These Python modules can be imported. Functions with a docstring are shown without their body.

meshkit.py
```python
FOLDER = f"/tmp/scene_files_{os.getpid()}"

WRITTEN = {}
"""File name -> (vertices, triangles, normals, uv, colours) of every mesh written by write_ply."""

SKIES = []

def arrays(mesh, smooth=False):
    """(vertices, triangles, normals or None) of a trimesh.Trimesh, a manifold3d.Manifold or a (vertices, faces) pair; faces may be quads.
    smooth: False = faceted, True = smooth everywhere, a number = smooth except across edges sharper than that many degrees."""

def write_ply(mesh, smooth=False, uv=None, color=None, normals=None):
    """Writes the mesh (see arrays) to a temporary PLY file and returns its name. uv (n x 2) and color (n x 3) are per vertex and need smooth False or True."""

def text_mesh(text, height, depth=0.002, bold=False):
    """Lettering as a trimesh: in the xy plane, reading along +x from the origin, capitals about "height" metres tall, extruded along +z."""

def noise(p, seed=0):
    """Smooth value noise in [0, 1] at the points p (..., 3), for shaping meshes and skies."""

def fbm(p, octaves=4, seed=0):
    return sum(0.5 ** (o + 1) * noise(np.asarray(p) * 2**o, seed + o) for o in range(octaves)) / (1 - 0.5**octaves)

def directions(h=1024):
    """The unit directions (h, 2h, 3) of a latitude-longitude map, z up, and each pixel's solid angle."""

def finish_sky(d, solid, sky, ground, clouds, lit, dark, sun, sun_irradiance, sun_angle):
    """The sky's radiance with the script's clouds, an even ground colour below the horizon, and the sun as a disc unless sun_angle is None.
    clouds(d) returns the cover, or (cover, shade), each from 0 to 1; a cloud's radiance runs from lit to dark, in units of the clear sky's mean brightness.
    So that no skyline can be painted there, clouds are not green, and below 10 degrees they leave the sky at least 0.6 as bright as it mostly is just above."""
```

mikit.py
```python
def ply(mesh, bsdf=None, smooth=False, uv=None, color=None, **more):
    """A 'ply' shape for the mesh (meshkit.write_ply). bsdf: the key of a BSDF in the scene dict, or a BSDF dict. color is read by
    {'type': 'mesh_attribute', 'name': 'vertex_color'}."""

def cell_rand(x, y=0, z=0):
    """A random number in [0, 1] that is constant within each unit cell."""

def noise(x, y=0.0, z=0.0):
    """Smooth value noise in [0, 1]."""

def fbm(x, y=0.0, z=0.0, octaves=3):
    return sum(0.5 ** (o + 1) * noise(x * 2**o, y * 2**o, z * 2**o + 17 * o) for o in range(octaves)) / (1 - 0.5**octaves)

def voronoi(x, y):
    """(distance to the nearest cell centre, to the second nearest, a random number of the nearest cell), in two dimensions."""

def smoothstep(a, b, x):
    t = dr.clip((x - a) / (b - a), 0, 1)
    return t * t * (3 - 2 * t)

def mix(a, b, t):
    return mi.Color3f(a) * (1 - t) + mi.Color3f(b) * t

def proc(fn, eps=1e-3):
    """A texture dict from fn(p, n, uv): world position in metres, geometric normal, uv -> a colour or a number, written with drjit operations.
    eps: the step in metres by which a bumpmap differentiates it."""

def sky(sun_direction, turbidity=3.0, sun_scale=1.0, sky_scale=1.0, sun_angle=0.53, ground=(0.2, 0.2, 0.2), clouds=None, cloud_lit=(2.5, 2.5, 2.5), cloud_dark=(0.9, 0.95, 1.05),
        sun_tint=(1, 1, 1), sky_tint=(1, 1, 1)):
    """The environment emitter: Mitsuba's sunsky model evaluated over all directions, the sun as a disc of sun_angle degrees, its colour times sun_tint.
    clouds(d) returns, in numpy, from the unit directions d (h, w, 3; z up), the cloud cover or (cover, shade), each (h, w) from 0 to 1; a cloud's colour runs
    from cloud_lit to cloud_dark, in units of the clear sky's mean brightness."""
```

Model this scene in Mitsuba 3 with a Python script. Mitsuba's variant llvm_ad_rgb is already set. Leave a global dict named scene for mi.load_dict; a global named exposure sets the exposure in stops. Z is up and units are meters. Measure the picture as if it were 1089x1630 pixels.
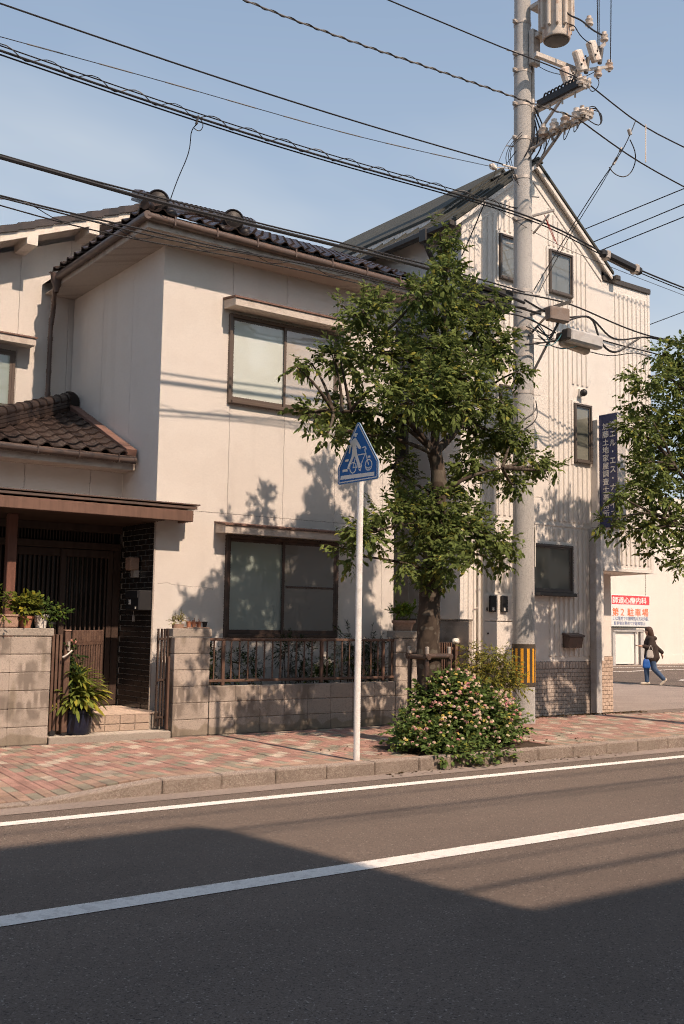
import math
import numpy as np
import trimesh
import drjit as dr
import mitsuba as mi
import mikit
import meshkit
from scipy.interpolate import CubicSpline
from shapely.geometry import Polygon, box as sbox
from mikit import noise, fbm, cell_rand, smoothstep, mix, voronoi

T = mi.ScalarTransform4f
scene, labels = {}, {}

# ---------------------------------------------------------------- camera, light, exposure
CAM = np.array([0.0, 0.0, 1.55])
YAW, PITCH, ROLL = 0.63191, 0.104012, 0.0160058
_f = np.array([math.sin(YAW) * math.cos(PITCH), math.cos(YAW) * math.cos(PITCH), math.sin(PITCH)])
_r = np.array([math.cos(YAW), -math.sin(YAW), 0.0])
_u = np.cross(_r, _f)
_u2 = -math.sin(ROLL) * _r + math.cos(ROLL) * _u
scene['camera'] = {'type': 'perspective', 'fov': 35.79, 'fov_axis': 'x', 'near_clip': 0.05, 'far_clip': 3000.0,
                   'to_world': T().look_at(origin=CAM.tolist(), target=(CAM + _f).tolist(), up=_u2.tolist())}
SUN = (0.012, -1.0, 1.03)


def cloud_cover(d):
    """Thin wispy veils, denser towards the horizon on the right as real humid air is."""
    z = np.clip(d[..., 2], 0.02, 1)
    p = np.stack([d[..., 0] / (z + 0.25) * 1.1 + 3.0, d[..., 1] / (z + 0.25) * 2.2, z * 1.5], -1)
    n = meshkit.fbm(p * 1.6, 5, 4)
    m = meshkit.fbm(p * 0.7, 3, 11)
    veil = np.clip((n - 0.44) * 2.2, 0, 1) * np.clip((m - 0.36) * 3.0, 0, 1)
    hazy = 0.66 * np.exp(-(z / 0.58) ** 2)
    return np.clip(0.04 + veil * 0.42 + hazy, 0, 0.85), np.clip(0.5 - veil * 0.5, 0, 1)


scene['sky_light'] = mikit.sky(SUN, turbidity=4.0, sun_scale=1.0, sky_scale=1.32, sun_angle=0.7, clouds=cloud_cover, cloud_lit=(1.48, 1.58, 1.66), cloud_dark=(1.05, 1.14, 1.20),
                               sun_tint=(0.99, 0.938, 0.985), sky_tint=(0.98, 1.01, 0.98), ground=(0.16, 0.14, 0.12))
exposure = 1.9

# ---------------------------------------------------------------- helpers


def put(key, mesh, bsdf, smooth=False, **said):
    """One entry of the scene; a key that is taken gets _001, _002 ..."""
    k, n = key, 0
    while k in scene or k in ROOTS:
        n += 1
        k = f'{key}_{n:03d}'
    scene[k] = mikit.ply(mesh, bsdf, smooth=smooth) if not isinstance(mesh, dict) else mesh
    if said:
        labels[k] = said
    return k


ROOTS = set()


def root(key, **said):
    """A thing without a mesh of its own: the key that its parts' keys start with."""
    k, n = key, 0
    while k in scene or k in ROOTS:
        n += 1
        k = f'{key}_{n:03d}'
    ROOTS.add(k)
    labels[k] = said
    return k


def cat(*ms):
    ms = [m for m in ms if m is not None]
    vs, fs, n = [], [], 0
    for m in ms:
        v, f = (m.vertices, m.faces) if hasattr(m, 'vertices') else m
        vs.append(np.asarray(v, float)); fs.append(np.asarray(f, int) + n); n += len(v)
    return np.vstack(vs), np.vstack(fs)


def box(x0, x1, y0, y1, z0, z1):
    v = np.array([[x, y, z] for x in (x0, x1) for y in (y0, y1) for z in (z0, z1)], float)
    f = np.array([[0, 1, 3], [0, 3, 2], [4, 6, 7], [4, 7, 5], [0, 4, 5], [0, 5, 1], [2, 3, 7], [2, 7, 6], [0, 2, 6], [0, 6, 4], [1, 5, 7], [1, 7, 3]])
    return v, f


_sg = np.array([[x, y, z] for x in (-1, 1) for y in (-1, 1) for z in (-1, 1)], float)
_cv = np.vstack([_sg * (1 - 0.2 * (np.arange(3) != k)) for k in range(3)])
_hull = trimesh.convex.convex_hull(trimesh.Trimesh(_cv, process=False).vertices)
_ci = [int(np.argmin(((_cv - v) ** 2).sum(1))) for v in _hull.vertices]
_cf = np.array([[_ci[i] for i in f] for f in _hull.faces])


def cbox(x0, x1, y0, y1, z0, z1, c=0.006):
    """A box with chamfered edges, 44 triangles."""
    h = np.array([x1 - x0, y1 - y0, z1 - z0]) / 2
    m = np.array([x1 + x0, y1 + y0, z1 + z0]) / 2
    v = np.vstack([_sg * (h - c * (np.arange(3) != k)) for k in range(3)]) + m
    return v, _cf


def rot(mesh, deg, axis=(0, 0, 1), at=(0, 0, 0)):
    v, f = mesh
    a = np.asarray(axis, float); a /= np.linalg.norm(a)
    t = math.radians(deg)
    K = np.array([[0, -a[2], a[1]], [a[2], 0, -a[0]], [-a[1], a[0], 0]])
    R = np.eye(3) + math.sin(t) * K + (1 - math.cos(t)) * K @ K
    return (np.asarray(v) - at) @ R.T + at, f


def move(mesh, d):
    return np.asarray(mesh[0]) + np.asarray(d, float), mesh[1]


def tube(pts, r, n=6, cap=True):
    p = np.asarray(pts, float)
    r = np.broadcast_to(np.asarray(r, float), len(p))
    t = np.gradient(p, axis=0)
    t /= np.linalg.norm(t, axis=1, keepdims=True) + 1e-12
    a = np.cross(t[0], [0, 0, 1.0] if abs(t[0][2]) < 0.9 else [1.0, 0, 0]); a /= np.linalg.norm(a)
    rings = []
    ang = np.arange(n) * 2 * math.pi / n
    for i in range(len(p)):
        a = a - t[i] * (a @ t[i]); a /= np.linalg.norm(a)
        b = np.cross(t[i], a)
        rings.append(p[i] + r[i] * (np.cos(ang)[:, None] * a + np.sin(ang)[:, None] * b))
    v = np.vstack(rings)
    f = []
    for i in range(len(p) - 1):
        for k in range(n):
            q = (k + 1) % n
            f += [[i * n + k, i * n + q, (i + 1) * n + q], [i * n + k, (i + 1) * n + q, (i + 1) * n + k]]
    if cap:
        v = np.vstack([v, p[0], p[-1]]); e = (len(p) - 1) * n
        for k in range(n):
            q = (k + 1) % n
            f += [[len(v) - 2, q, k], [len(v) - 1, e + k, e + q]]
    return v, np.array(f)


def bar(p0, p1, w, h, up=(0, 0, 1)):
    """A square bar from p0 to p1, w wide, h high."""
    p0, p1 = np.asarray(p0, float), np.asarray(p1, float)
    d = (p1 - p0) / np.linalg.norm(p1 - p0)
    s = np.cross(d, up); s /= np.linalg.norm(s)
    u = np.cross(s, d)
    v = np.array([p + s * a * w / 2 + u * b * h / 2 for p in (p0, p1) for a in (-1, 1) for b in (-1, 1)])
    return v, box(0, 1, 0, 1, 0, 1)[1]


def cyl(p0, p1, r0, r1=None, n=12):
    return tube([p0, p1], [r0, r0 if r1 is None else r1], n)


def lathe(profile, c, n=20):
    """profile: (radius, z) pairs, round the upright axis through c."""
    pr = np.asarray(profile, float)
    a = np.arange(n) * 2 * math.pi / n
    v = np.concatenate([np.stack([r * np.cos(a), r * np.sin(a), a * 0 + z], 1) for r, z in pr]) + np.asarray(c, float)
    f = []
    for i in range(len(pr) - 1):
        for k in range(n):
            q = (k + 1) % n
            f += [[i * n + k, i * n + q, (i + 1) * n + q], [i * n + k, (i + 1) * n + q, (i + 1) * n + k]]
    return v, np.array(f)


def ball(c, r, s=1, sub=2):
    m = trimesh.creation.icosphere(sub, 1.0)
    return m.vertices * np.broadcast_to(np.asarray(r, float), 3) * s + np.asarray(c, float), m.faces


def extr(poly, d, plane, at):
    """A shapely polygon of two in-plane coordinates, extruded by d. plane 'xz' stands at y=at and grows to y=at+d; 'yz' at x=at; 'xy' lies at z=at."""
    out = []
    for g in getattr(poly, 'geoms', [poly]):
        if g.area < 1e-7:
            continue
        m = trimesh.creation.extrude_polygon(g, abs(d), engine='earcut')
        v = m.vertices.copy()
        w = at + v[:, 2] * (1 if d > 0 else -1)
        v = {'xz': np.stack([v[:, 0], w, v[:, 1]], 1), 'yz': np.stack([w, v[:, 0], v[:, 1]], 1), 'xy': np.stack([v[:, 0], v[:, 1], w], 1)}[plane]
        mm = trimesh.Trimesh(v, m.faces, process=False)
        if mm.volume < 0:
            mm.invert()
        out.append((mm.vertices, mm.faces))
    return cat(*out)


def curve(pts, n=40):
    """A smooth curve through the points."""
    p = np.asarray(pts, float)
    s = np.r_[0, np.cumsum(np.linalg.norm(np.diff(p, axis=0), axis=1))]
    return CubicSpline(s, p, axis=0, bc_type='natural')(np.linspace(0, s[-1], n)) if len(p) > 2 else p[0] + np.linspace(0, 1, n)[:, None] * (p[1] - p[0])


def colour_ply(mesh, bsdf, col, smooth=False):
    return mikit.ply(mesh, bsdf, smooth=smooth, color=col)


def leaves(P, D, N, L, W, fold=0.25, droop=0.25):
    """Leaves as folded, drooping blades of four triangles: P base points, D directions, N face normals."""
    n = len(P)
    D = D / (np.linalg.norm(D, axis=1, keepdims=True) + 1e-9)
    S = np.cross(D, N); S /= np.linalg.norm(S, axis=1, keepdims=True) + 1e-9
    N = np.cross(S, D)
    L, W = (np.broadcast_to(np.asarray(x, float), n)[:, None] for x in (L, W))
    g = N * 0.7 + np.array([0, 0, 0.5])
    a = P + D * L * 0.30 + N * W * fold * 0.3
    c = P + D * L * 0.68 - g * L * droop * 0.35
    tip = P + D * L - g * L * droop
    v = np.stack([P, a + S * W * 0.46, a - S * W * 0.46, c + S * W * 0.40, c - S * W * 0.40, tip], 1).reshape(-1, 3)
    b = (np.arange(n) * 6)[:, None, None]
    f = (np.array([[0, 2, 1], [1, 2, 4], [1, 4, 3], [3, 4, 5]])[None] + b).reshape(-1, 3)
    return v, f


def unit(rng, n):
    v = rng.normal(size=(n, 3))
    return v / np.linalg.norm(v, axis=1, keepdims=True)


def twig_leaves(rng, centres, radii, n_twigs, per, L, W, tw_len=(0.18, 0.4), out=0.8, up=0.15, step=0.024):
    """Twigs that start inside ellipsoids and grow outwards, each with leaves to its left and right. Returns (leaf mesh, number of leaves, twig mesh)."""
    c = np.asarray(centres, float); R = np.asarray(radii, float)
    w = (R[:, 0] * R[:, 2]) ** 0.75
    pick = rng.choice(len(c), n_twigs, p=w / w.sum())
    dirs = unit(rng, n_twigs)
    rad = rng.random(n_twigs) ** 0.45 * 0.78
    start = c[pick] + dirs * rad[:, None] * R[pick]
    g = dirs * out + unit(rng, n_twigs) * 0.55
    g[:, 2] += up
    g /= np.linalg.norm(g, axis=1, keepdims=True)
    tl = rng.uniform(*tw_len, n_twigs)
    bp, bd, bn, tubes = [], [], [], []
    for i in range(n_twigs):
        m = int(per * tl[i] / tw_len[1]) + 2
        s = np.linspace(0.12, 1, m)
        pts = start[i] + g[i] * (s * tl[i])[:, None]
        pts[:, 2] -= 0.10 * (s ** 2) * tl[i]
        side = np.cross(g[i], [0, 0, 1.0]); side /= np.linalg.norm(side) + 1e-9
        sg = np.where(np.arange(m) % 2 == 0, 1, -1)[:, None]
        d = g[i] * 0.75 + side * sg * 0.75 + rng.normal(size=(m, 3)) * 0.28
        d[:, 2] -= 0.10
        d[-1] = g[i]
        nn = np.array([0, -0.25, 1.0]) + rng.normal(size=(m, 3)) * 0.50
        bp.append(pts); bd.append(d); bn.append(nn)
        if i % 3 == 0:
            tubes.append(tube([start[i], pts[m // 2], pts[-1]], [0.005, 0.0035, 0.002], 3, False))
    bp, bd, bn = np.vstack(bp), np.vstack(bd), np.vstack(bn)
    k = len(bp)
    return leaves(bp, bd, bn, rng.uniform(L * 0.5, L * 1.25, k), rng.uniform(W * 0.55, W * 1.25, k)), k, cat(*tubes)


def leaf_colours(rng, n, base, spread=0.25, yellow=0.1):
    """One colour per leaf (the blade's own pigment), repeated for its six corners."""
    c = np.asarray(base)[None] * (1 + spread * rng.normal(size=(n, 1)))
    y = rng.random(n) < yellow
    c[y] = c[y] * np.array([2.0, 1.5, 1.1])
    return np.repeat(np.clip(c, 0.004, 0.6), 6, axis=0)


# ---------------------------------------------------------------- materials


def pri(name, col, rough=0.6, spec=0.4, **more):
    c = mikit.proc(col) if callable(col) else {'type': 'rgb', 'value': list(col)}
    scene[name] = {'type': 'twosided', 'bsdf': {'type': 'principled', 'base_color': c, 'roughness': rough, 'specular': spec, **more}}
    return name


def bumped(name, col, height, rough=0.8, spec=0.3, eps=2e-3):
    c = mikit.proc(col) if callable(col) else {'type': 'rgb', 'value': list(col)}
    scene[name] = {'type': 'twosided', 'bsdf': {'type': 'bumpmap', 'arbitrary': mikit.proc(height, eps), 'scale': 1.0,
                                                'bsdf': {'type': 'principled', 'base_color': c, 'roughness': rough, 'specular': spec}}}
    return name


def f3(c):
    return mi.Color3f(*c)


def stucco(base, stain):
    def fn(p, n, uv):
        a = fbm(p.x * 1.3 + p.y * 1.1, p.z * 0.5, 3.0, 3)
        g = noise(p.x * 160, p.y * 160, p.z * 160)
        h = noise(p.x * 45 + p.y * 45, p.z * 70, 1.0)
        streak = smoothstep(0.60, 0.80, fbm(p.x * 5.0 + p.y * 5.0, p.z * 0.35, 8.0, 3))
        c = mix(base, [b * 0.93 for b in base], a) * (0.94 + 0.08 * g + 0.04 * h)
        patch = smoothstep(0.48, 0.66, fbm(p.x * 1.9 + p.y * 1.7, p.z * 2.3, 6.0, 4))
        c = mix(c, [s_ * 1.25 for s_ in stain], patch * 0.16)
        return mix(c, stain, streak * 0.12)
    return fn


def block_colour(p, n, uv):
    g = noise(p.x * 210, p.y * 210, p.z * 210)
    blot = smoothstep(0.46, 0.70, fbm(p.x * 3.4 + p.y * 2, p.z * 3.2, 2.0, 4)) * smoothstep(0.15, 0.55, noise(p.x * 26, p.z * 9, 4.0))
    per = cell_rand(p.x * 2.6, p.y * 0.4, (p.z - 0.13) * 5.0)
    moss = smoothstep(0.40, 0.55, noise(p.x * 9 + p.y * 9, p.z * 3, 5.0) * 0.55 + smoothstep(0.30, 0.16, p.z) * 0.5)
    speck = smoothstep(0.66, 0.74, noise(p.x * 75, p.z * 75, p.y * 75))
    c = mix((0.36, 0.305, 0.26), (0.45, 0.385, 0.33), per) * (0.84 + 0.28 * g)
    c = mix(c, (0.15, 0.125, 0.105), blot * 0.72)
    c = mix(c, (0.16, 0.13, 0.085), moss * 0.55)
    return mix(c, (0.16, 0.13, 0.11), speck * 0.25)


def asphalt_colour(p, n, uv):
    a, b, r = voronoi(p.x * 125, p.y * 125)
    g = noise(p.x * 330, p.y * 330)
    w = fbm(p.x * 0.9, p.y * 2.2, 1.0, 4)
    patch = smoothstep(0.5, 0.62, fbm(p.x * 0.35 + 3, p.y * 0.8, 6.0, 3))
    c = mix((0.103, 0.079, 0.064), (0.152, 0.119, 0.097), r) * (0.78 + 0.4 * g)
    c = mix(c, (0.30, 0.27, 0.24), smoothstep(0.965, 0.99, r) * 0.7)
    c = mix(c, (0.035, 0.032, 0.030), smoothstep(0.10, 0.03, r) * 0.7)
    return c * (0.86 + 0.26 * w) * (1 - 0.10 * patch)


def asphalt_height(p, n, uv):
    a, b, r = voronoi(p.x * 95, p.y * 95)
    return 0.0014 * smoothstep(0.0, 0.5, b - a) + 0.0015 * noise(p.x * 40, p.y * 40)


def paint_colour(p, n, uv):
    g = noise(p.x * 260, p.y * 260)
    worn = smoothstep(0.58, 0.66, fbm(p.x * 21, p.y * 21, 3.0, 5)) + 0.6 * smoothstep(0.62, 0.70, noise(p.x * 90, p.y * 90, 7.0))
    return mix((0.66, 0.62, 0.57), (0.24, 0.21, 0.185), worn * 0.22) * (0.88 + 0.2 * g)


def concrete(base, f=1.0):
    def fn(p, n, uv):
        g = noise(p.x * 190, p.y * 190, p.z * 190)
        s = fbm(p.x * 2.6 * f + p.y * 2.6 * f, p.z * 1.3 * f, p.y * 2.0, 4)
        k = smoothstep(0.60, 0.70, noise(p.x * 60, p.y * 60, p.z * 60))
        c = mix([b * 0.80 for b in base], [b * 1.12 for b in base], s) * (0.86 + 0.26 * g)
        return mix(c, [b * 0.55 for b in base], k * 0.35)
    return fn


def aggregate(p, n, uv):
    a, b, r = voronoi(p.x * 80 + p.y * 20, p.z * 80 + p.y * 60)
    s = fbm(p.x * 3, p.y * 3, p.z * 3, 3)
    c = mix((0.21, 0.165, 0.135), (0.34, 0.285, 0.24), r) * (0.75 + 0.5 * s)
    return mix((0.15, 0.12, 0.10), c, smoothstep(0.02, 0.22, b - a))


def paver_colour(base):
    def fn(p, n, uv):
        g = noise(p.x * 230, p.y * 230, 1.0)
        w = fbm(p.x * 3.5, p.y * 3.5, 2.0, 4)
        per = cell_rand(p.x * 10, p.y * 5, 2)
        dirt = smoothstep(0.48, 0.75, fbm(p.x * 2.2, p.y * 6.0, 9.0, 4))
        c = f3(base) * (0.80 + 0.30 * g) * (0.82 + 0.36 * per) * (0.85 + 0.3 * w)
        return mix(c, (0.12, 0.095, 0.078), dirt * 0.36)
    return fn


def wood_colour(base):
    def fn(p, n, uv):
        g = fbm(p.x * 30 + p.y * 30, p.z * 3.0, 1.0, 3)
        h = noise(p.x * 6 + p.y * 6, p.z * 2.2, 4.0)
        return f3(base) * (0.65 + 0.5 * g + 0.25 * h)
    return fn


def bark_colour(p, n, uv):
    g = fbm(p.x * 22 + p.y * 22, p.z * 7.0, 1.0, 4)
    l = smoothstep(0.60, 0.72, noise(p.x * 24 + p.y * 20, p.z * 18, 3.0))
    c = mix((0.034, 0.025, 0.020), (0.088, 0.067, 0.052), g)
    return mix(c, (0.20, 0.18, 0.145), l * 0.35)


def bark_height(p, n, uv):
    return 0.010 * fbm(p.x * 24 + p.y * 24, p.z * 8.0, 1.0, 4)


def rusty(base, rust, amount=0.5):
    def fn(p, n, uv):
        r = smoothstep(0.52, 0.68, fbm(p.x * 9 + p.y * 9, p.z * 9, 1.0, 4))
        g = noise(p.x * 90, p.y * 90, p.z * 90)
        return mix(f3(base) * (0.88 + 0.24 * g), rust, r * amount)
    return fn


def glaze_colour(p, n, uv):
    per = cell_rand(p.x * 3.77, p.y * 4.2, 1)
    g = fbm(p.x * 14, p.y * 14, p.z * 14, 3)
    return mix((0.022, 0.015, 0.013), (0.052, 0.036, 0.030), per) * (0.7 + 0.6 * g)


def pane_cloth(base):
    """Pleated curtain cloth that hangs behind the frosted glass: folds are tone of the woven cloth only where two layers lap."""
    def fn(p, n, uv):
        weave = noise(p.x * 120, 1.0, p.z * 120)
        return f3(base) * (0.95 + 0.08 * weave)
    return fn


M_SIDE = bumped('mat_house_panel', stucco((0.63, 0.585, 0.535), (0.40, 0.355, 0.315)), lambda p, n, uv: 0.0012 * noise(p.x * 120 + p.y * 120, p.z * 190, 1.0), 0.85, 0.2)
M_RIB = pri('mat_ribbed_siding', stucco((0.68, 0.64, 0.59), (0.50, 0.45, 0.40)), 0.55, 0.3)
M_BLOCK = bumped('mat_block', block_colour, lambda p, n, uv: 0.003 * noise(p.x * 150 + p.y * 40, p.z * 150, p.y * 90), 0.95, 0.15)
M_MORTAR = pri('mat_mortar', concrete((0.20, 0.17, 0.145)), 0.95, 0.1)
M_SEAM = pri('mat_panel_joint', concrete((0.34, 0.30, 0.265)), 0.95, 0.1)
M_ROAD = bumped('mat_asphalt', asphalt_colour, asphalt_height, 0.85, 0.3)
M_PAINT = pri('mat_road_paint', paint_colour, 0.7, 0.3)
M_KERB = bumped('mat_kerb', aggregate, lambda p, n, uv: 0.005 * fbm(p.x * 60, p.y * 60, p.z * 60, 2), 0.95, 0.15)
M_SAND = pri('mat_jointing_sand', concrete((0.15, 0.12, 0.10)), 0.98, 0.1)
PAVER = [pri('mat_paver_red', paver_colour((0.27, 0.160, 0.130)), 0.9, 0.2), pri('mat_paver_tan', paver_colour((0.335, 0.275, 0.220)), 0.9, 0.2),
         pri('mat_paver_grey', paver_colour((0.205, 0.182, 0.140)), 0.9, 0.2), pri('mat_paver_brown', paver_colour((0.27, 0.185, 0.14)), 0.9, 0.2)]
M_CONC = pri('mat_concrete', concrete((0.35, 0.305, 0.26)), 0.95, 0.15)
M_STEP = pri('mat_step_tile', concrete((0.44, 0.34, 0.27), 2.0), 0.8, 0.25)
M_APRON = pri('mat_apron', concrete((0.22, 0.18, 0.155), 0.6), 0.95, 0.15)
M_POLE = pri('mat_pole_concrete', concrete((0.41, 0.395, 0.375)), 0.9, 0.2)
M_TILE = pri('mat_glazed_tile', glaze_colour, 0.30, 0.5, clearcoat=0.35, clearcoat_gloss=0.8)
M_ONI = pri('mat_ridge_ornament', (0.016, 0.012, 0.011), 0.5, 0.3)
M_COPPER = pri('mat_brown_gutter', rusty((0.098, 0.070, 0.059), (0.15, 0.095, 0.072)), 0.45, 0.4)
M_VERGE = pri('mat_verge_sheet', rusty((0.17, 0.098, 0.077), (0.11, 0.07, 0.055)), 0.6, 0.3)
M_EAVE = pri('mat_eave_board', rusty((0.40, 0.35, 0.305), (0.28, 0.225, 0.19)), 0.8, 0.2)
M_WHITEB = pri('mat_white_board', rusty((0.66, 0.60, 0.53), (0.42, 0.35, 0.29), 0.3), 0.7, 0.25)
M_HOOD = pri('mat_hood_paint', rusty((0.50, 0.44, 0.385), (0.30, 0.23, 0.19), 0.3), 0.7, 0.25)
M_DKBROWN = pri('mat_dark_brown_metal', rusty((0.060, 0.040, 0.032), (0.11, 0.070, 0.05)), 0.45, 0.45)
M_FRAME = pri('mat_bronze_frame', (0.105, 0.078, 0.062), 0.4, 0.45)
M_GATE = pri('mat_gate_brown', rusty((0.115, 0.068, 0.050), (0.18, 0.11, 0.078)), 0.5, 0.4)
M_WOOD = pri('mat_porch_wood', wood_colour((0.145, 0.085, 0.064)), 0.7, 0.25)
M_DOOR = pri('mat_door_wood', wood_colour((0.058, 0.036, 0.027)), 0.55, 0.35)
M_POSTW = pri('mat_porch_post', wood_colour((0.15, 0.070, 0.050)), 0.7, 0.25)
M_DOORGL = pri('mat_door_glass', (0.03, 0.028, 0.025), 0.15, 0.5)
M_BRICK = pri('mat_black_brick', rusty((0.022, 0.018, 0.016), (0.036, 0.026, 0.022)), 0.22, 0.5)
M_GREENROOF = pri('mat_metal_roof', rusty((0.050, 0.052, 0.046), (0.075, 0.074, 0.064), 0.4), 0.7, 0.2)
M_DARKMET = pri('mat_dark_metal', (0.055, 0.048, 0.042), 0.45, 0.4)
M_WINFR = pri('mat_window_frame_dark', (0.085, 0.070, 0.060), 0.4, 0.45)
M_FROST = pri('mat_frosted_pale', pane_cloth((0.55, 0.585, 0.545)), 0.28, 0.5)
M_FROSTW = pri('mat_frosted_warm', pane_cloth((0.44, 0.40, 0.355)), 0.25, 0.5)
M_FROSTG = pri('mat_frosted_green', pane_cloth((0.27, 0.315, 0.285)), 0.22, 0.5)
M_SCREEN = pri('mat_insect_screen', pane_cloth((0.17, 0.165, 0.15)), 0.55, 0.3)
M_GLASSDK = pri('mat_window_glass_dark', (0.10, 0.103, 0.10), 0.08, 0.55)
M_GLASSDIM = pri('mat_window_glass_dim', (0.065, 0.062, 0.052), 0.10, 0.55)
M_BLIND = pri('mat_blind_grey', (0.165, 0.18, 0.18), 0.9, 0.1)
M_BLINDG = pri('mat_blind_green', lambda p, n, uv: mix((0.10, 0.105, 0.085), (0.20, 0.20, 0.165), smoothstep(0.3, 0.7, noise(p.x * 6, 1.0, p.z * 2.5))), 0.9, 0.1)
scene['mat_clear_glass'] = {'type': 'thindielectric', 'int_ior': 1.5}
M_WIRE = pri('mat_cable', (0.022, 0.021, 0.022), 0.5, 0.4)
M_WIREG = pri('mat_cable_grey', (0.16, 0.15, 0.14), 0.5, 0.4)
M_GALV = pri('mat_galvanised', rusty((0.44, 0.40, 0.36), (0.33, 0.24, 0.17), 0.35), 0.5, 0.4, metallic=0.3)
M_POST = pri('mat_painted_steel', rusty((0.44, 0.42, 0.40), (0.34, 0.30, 0.27), 0.4), 0.5, 0.4)
M_TANK = pri('mat_tank_paint', rusty((0.48, 0.42, 0.36), (0.30, 0.15, 0.08), 0.5), 0.55, 0.35)
M_PORC = pri('mat_porcelain', rusty((0.62, 0.55, 0.48), (0.42, 0.24, 0.14), 0.4), 0.3, 0.5)
M_TERRA = pri('mat_terracotta', concrete((0.42, 0.19, 0.115), 3.0), 0.9, 0.2)
M_PLANTER = pri('mat_planter_brown', concrete((0.36, 0.235, 0.175), 2.0), 0.8, 0.25)
M_WHITEP = pri('mat_white_plastic', (0.72, 0.68, 0.62), 0.35, 0.45)
M_BLACKP = pri('mat_black_plastic', (0.022, 0.021, 0.022), 0.5, 0.35)
M_BLUEPOT = pri('mat_blue_glaze', rusty((0.012, 0.016, 0.034), (0.022, 0.025, 0.042), 0.5), 0.2, 0.5)
M_SOIL = pri('mat_soil', concrete((0.055, 0.040, 0.030), 4.0), 0.98, 0.1)
M_SIGNBLUE = pri('mat_sign_blue', (0.012, 0.105, 0.33), 0.55, 0.3)
M_SIGNWHITE = pri('mat_sign_white', (0.66, 0.65, 0.62), 0.4, 0.4)
M_SIGNEDGE = pri('mat_sign_edge', (0.26, 0.36, 0.46), 0.4, 0.4)
M_SIGNPOLE = pri('mat_sign_pole', rusty((0.74, 0.71, 0.67), (0.50, 0.46, 0.42), 0.3), 0.35, 0.45)
M_NAVY = pri('mat_sign_navy', (0.045, 0.055, 0.135), 0.45, 0.4)
M_LETTER = pri('mat_letter_white', (0.74, 0.72, 0.69), 0.6, 0.3)
M_RED = pri('mat_sign_red', (0.62, 0.075, 0.085), 0.5, 0.4)
M_ORANGE = pri('mat_letter_orange', (0.68, 0.17, 0.075), 0.5, 0.4)
M_SLATE = pri('mat_letter_slate', (0.17, 0.20, 0.30), 0.5, 0.4)
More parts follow.
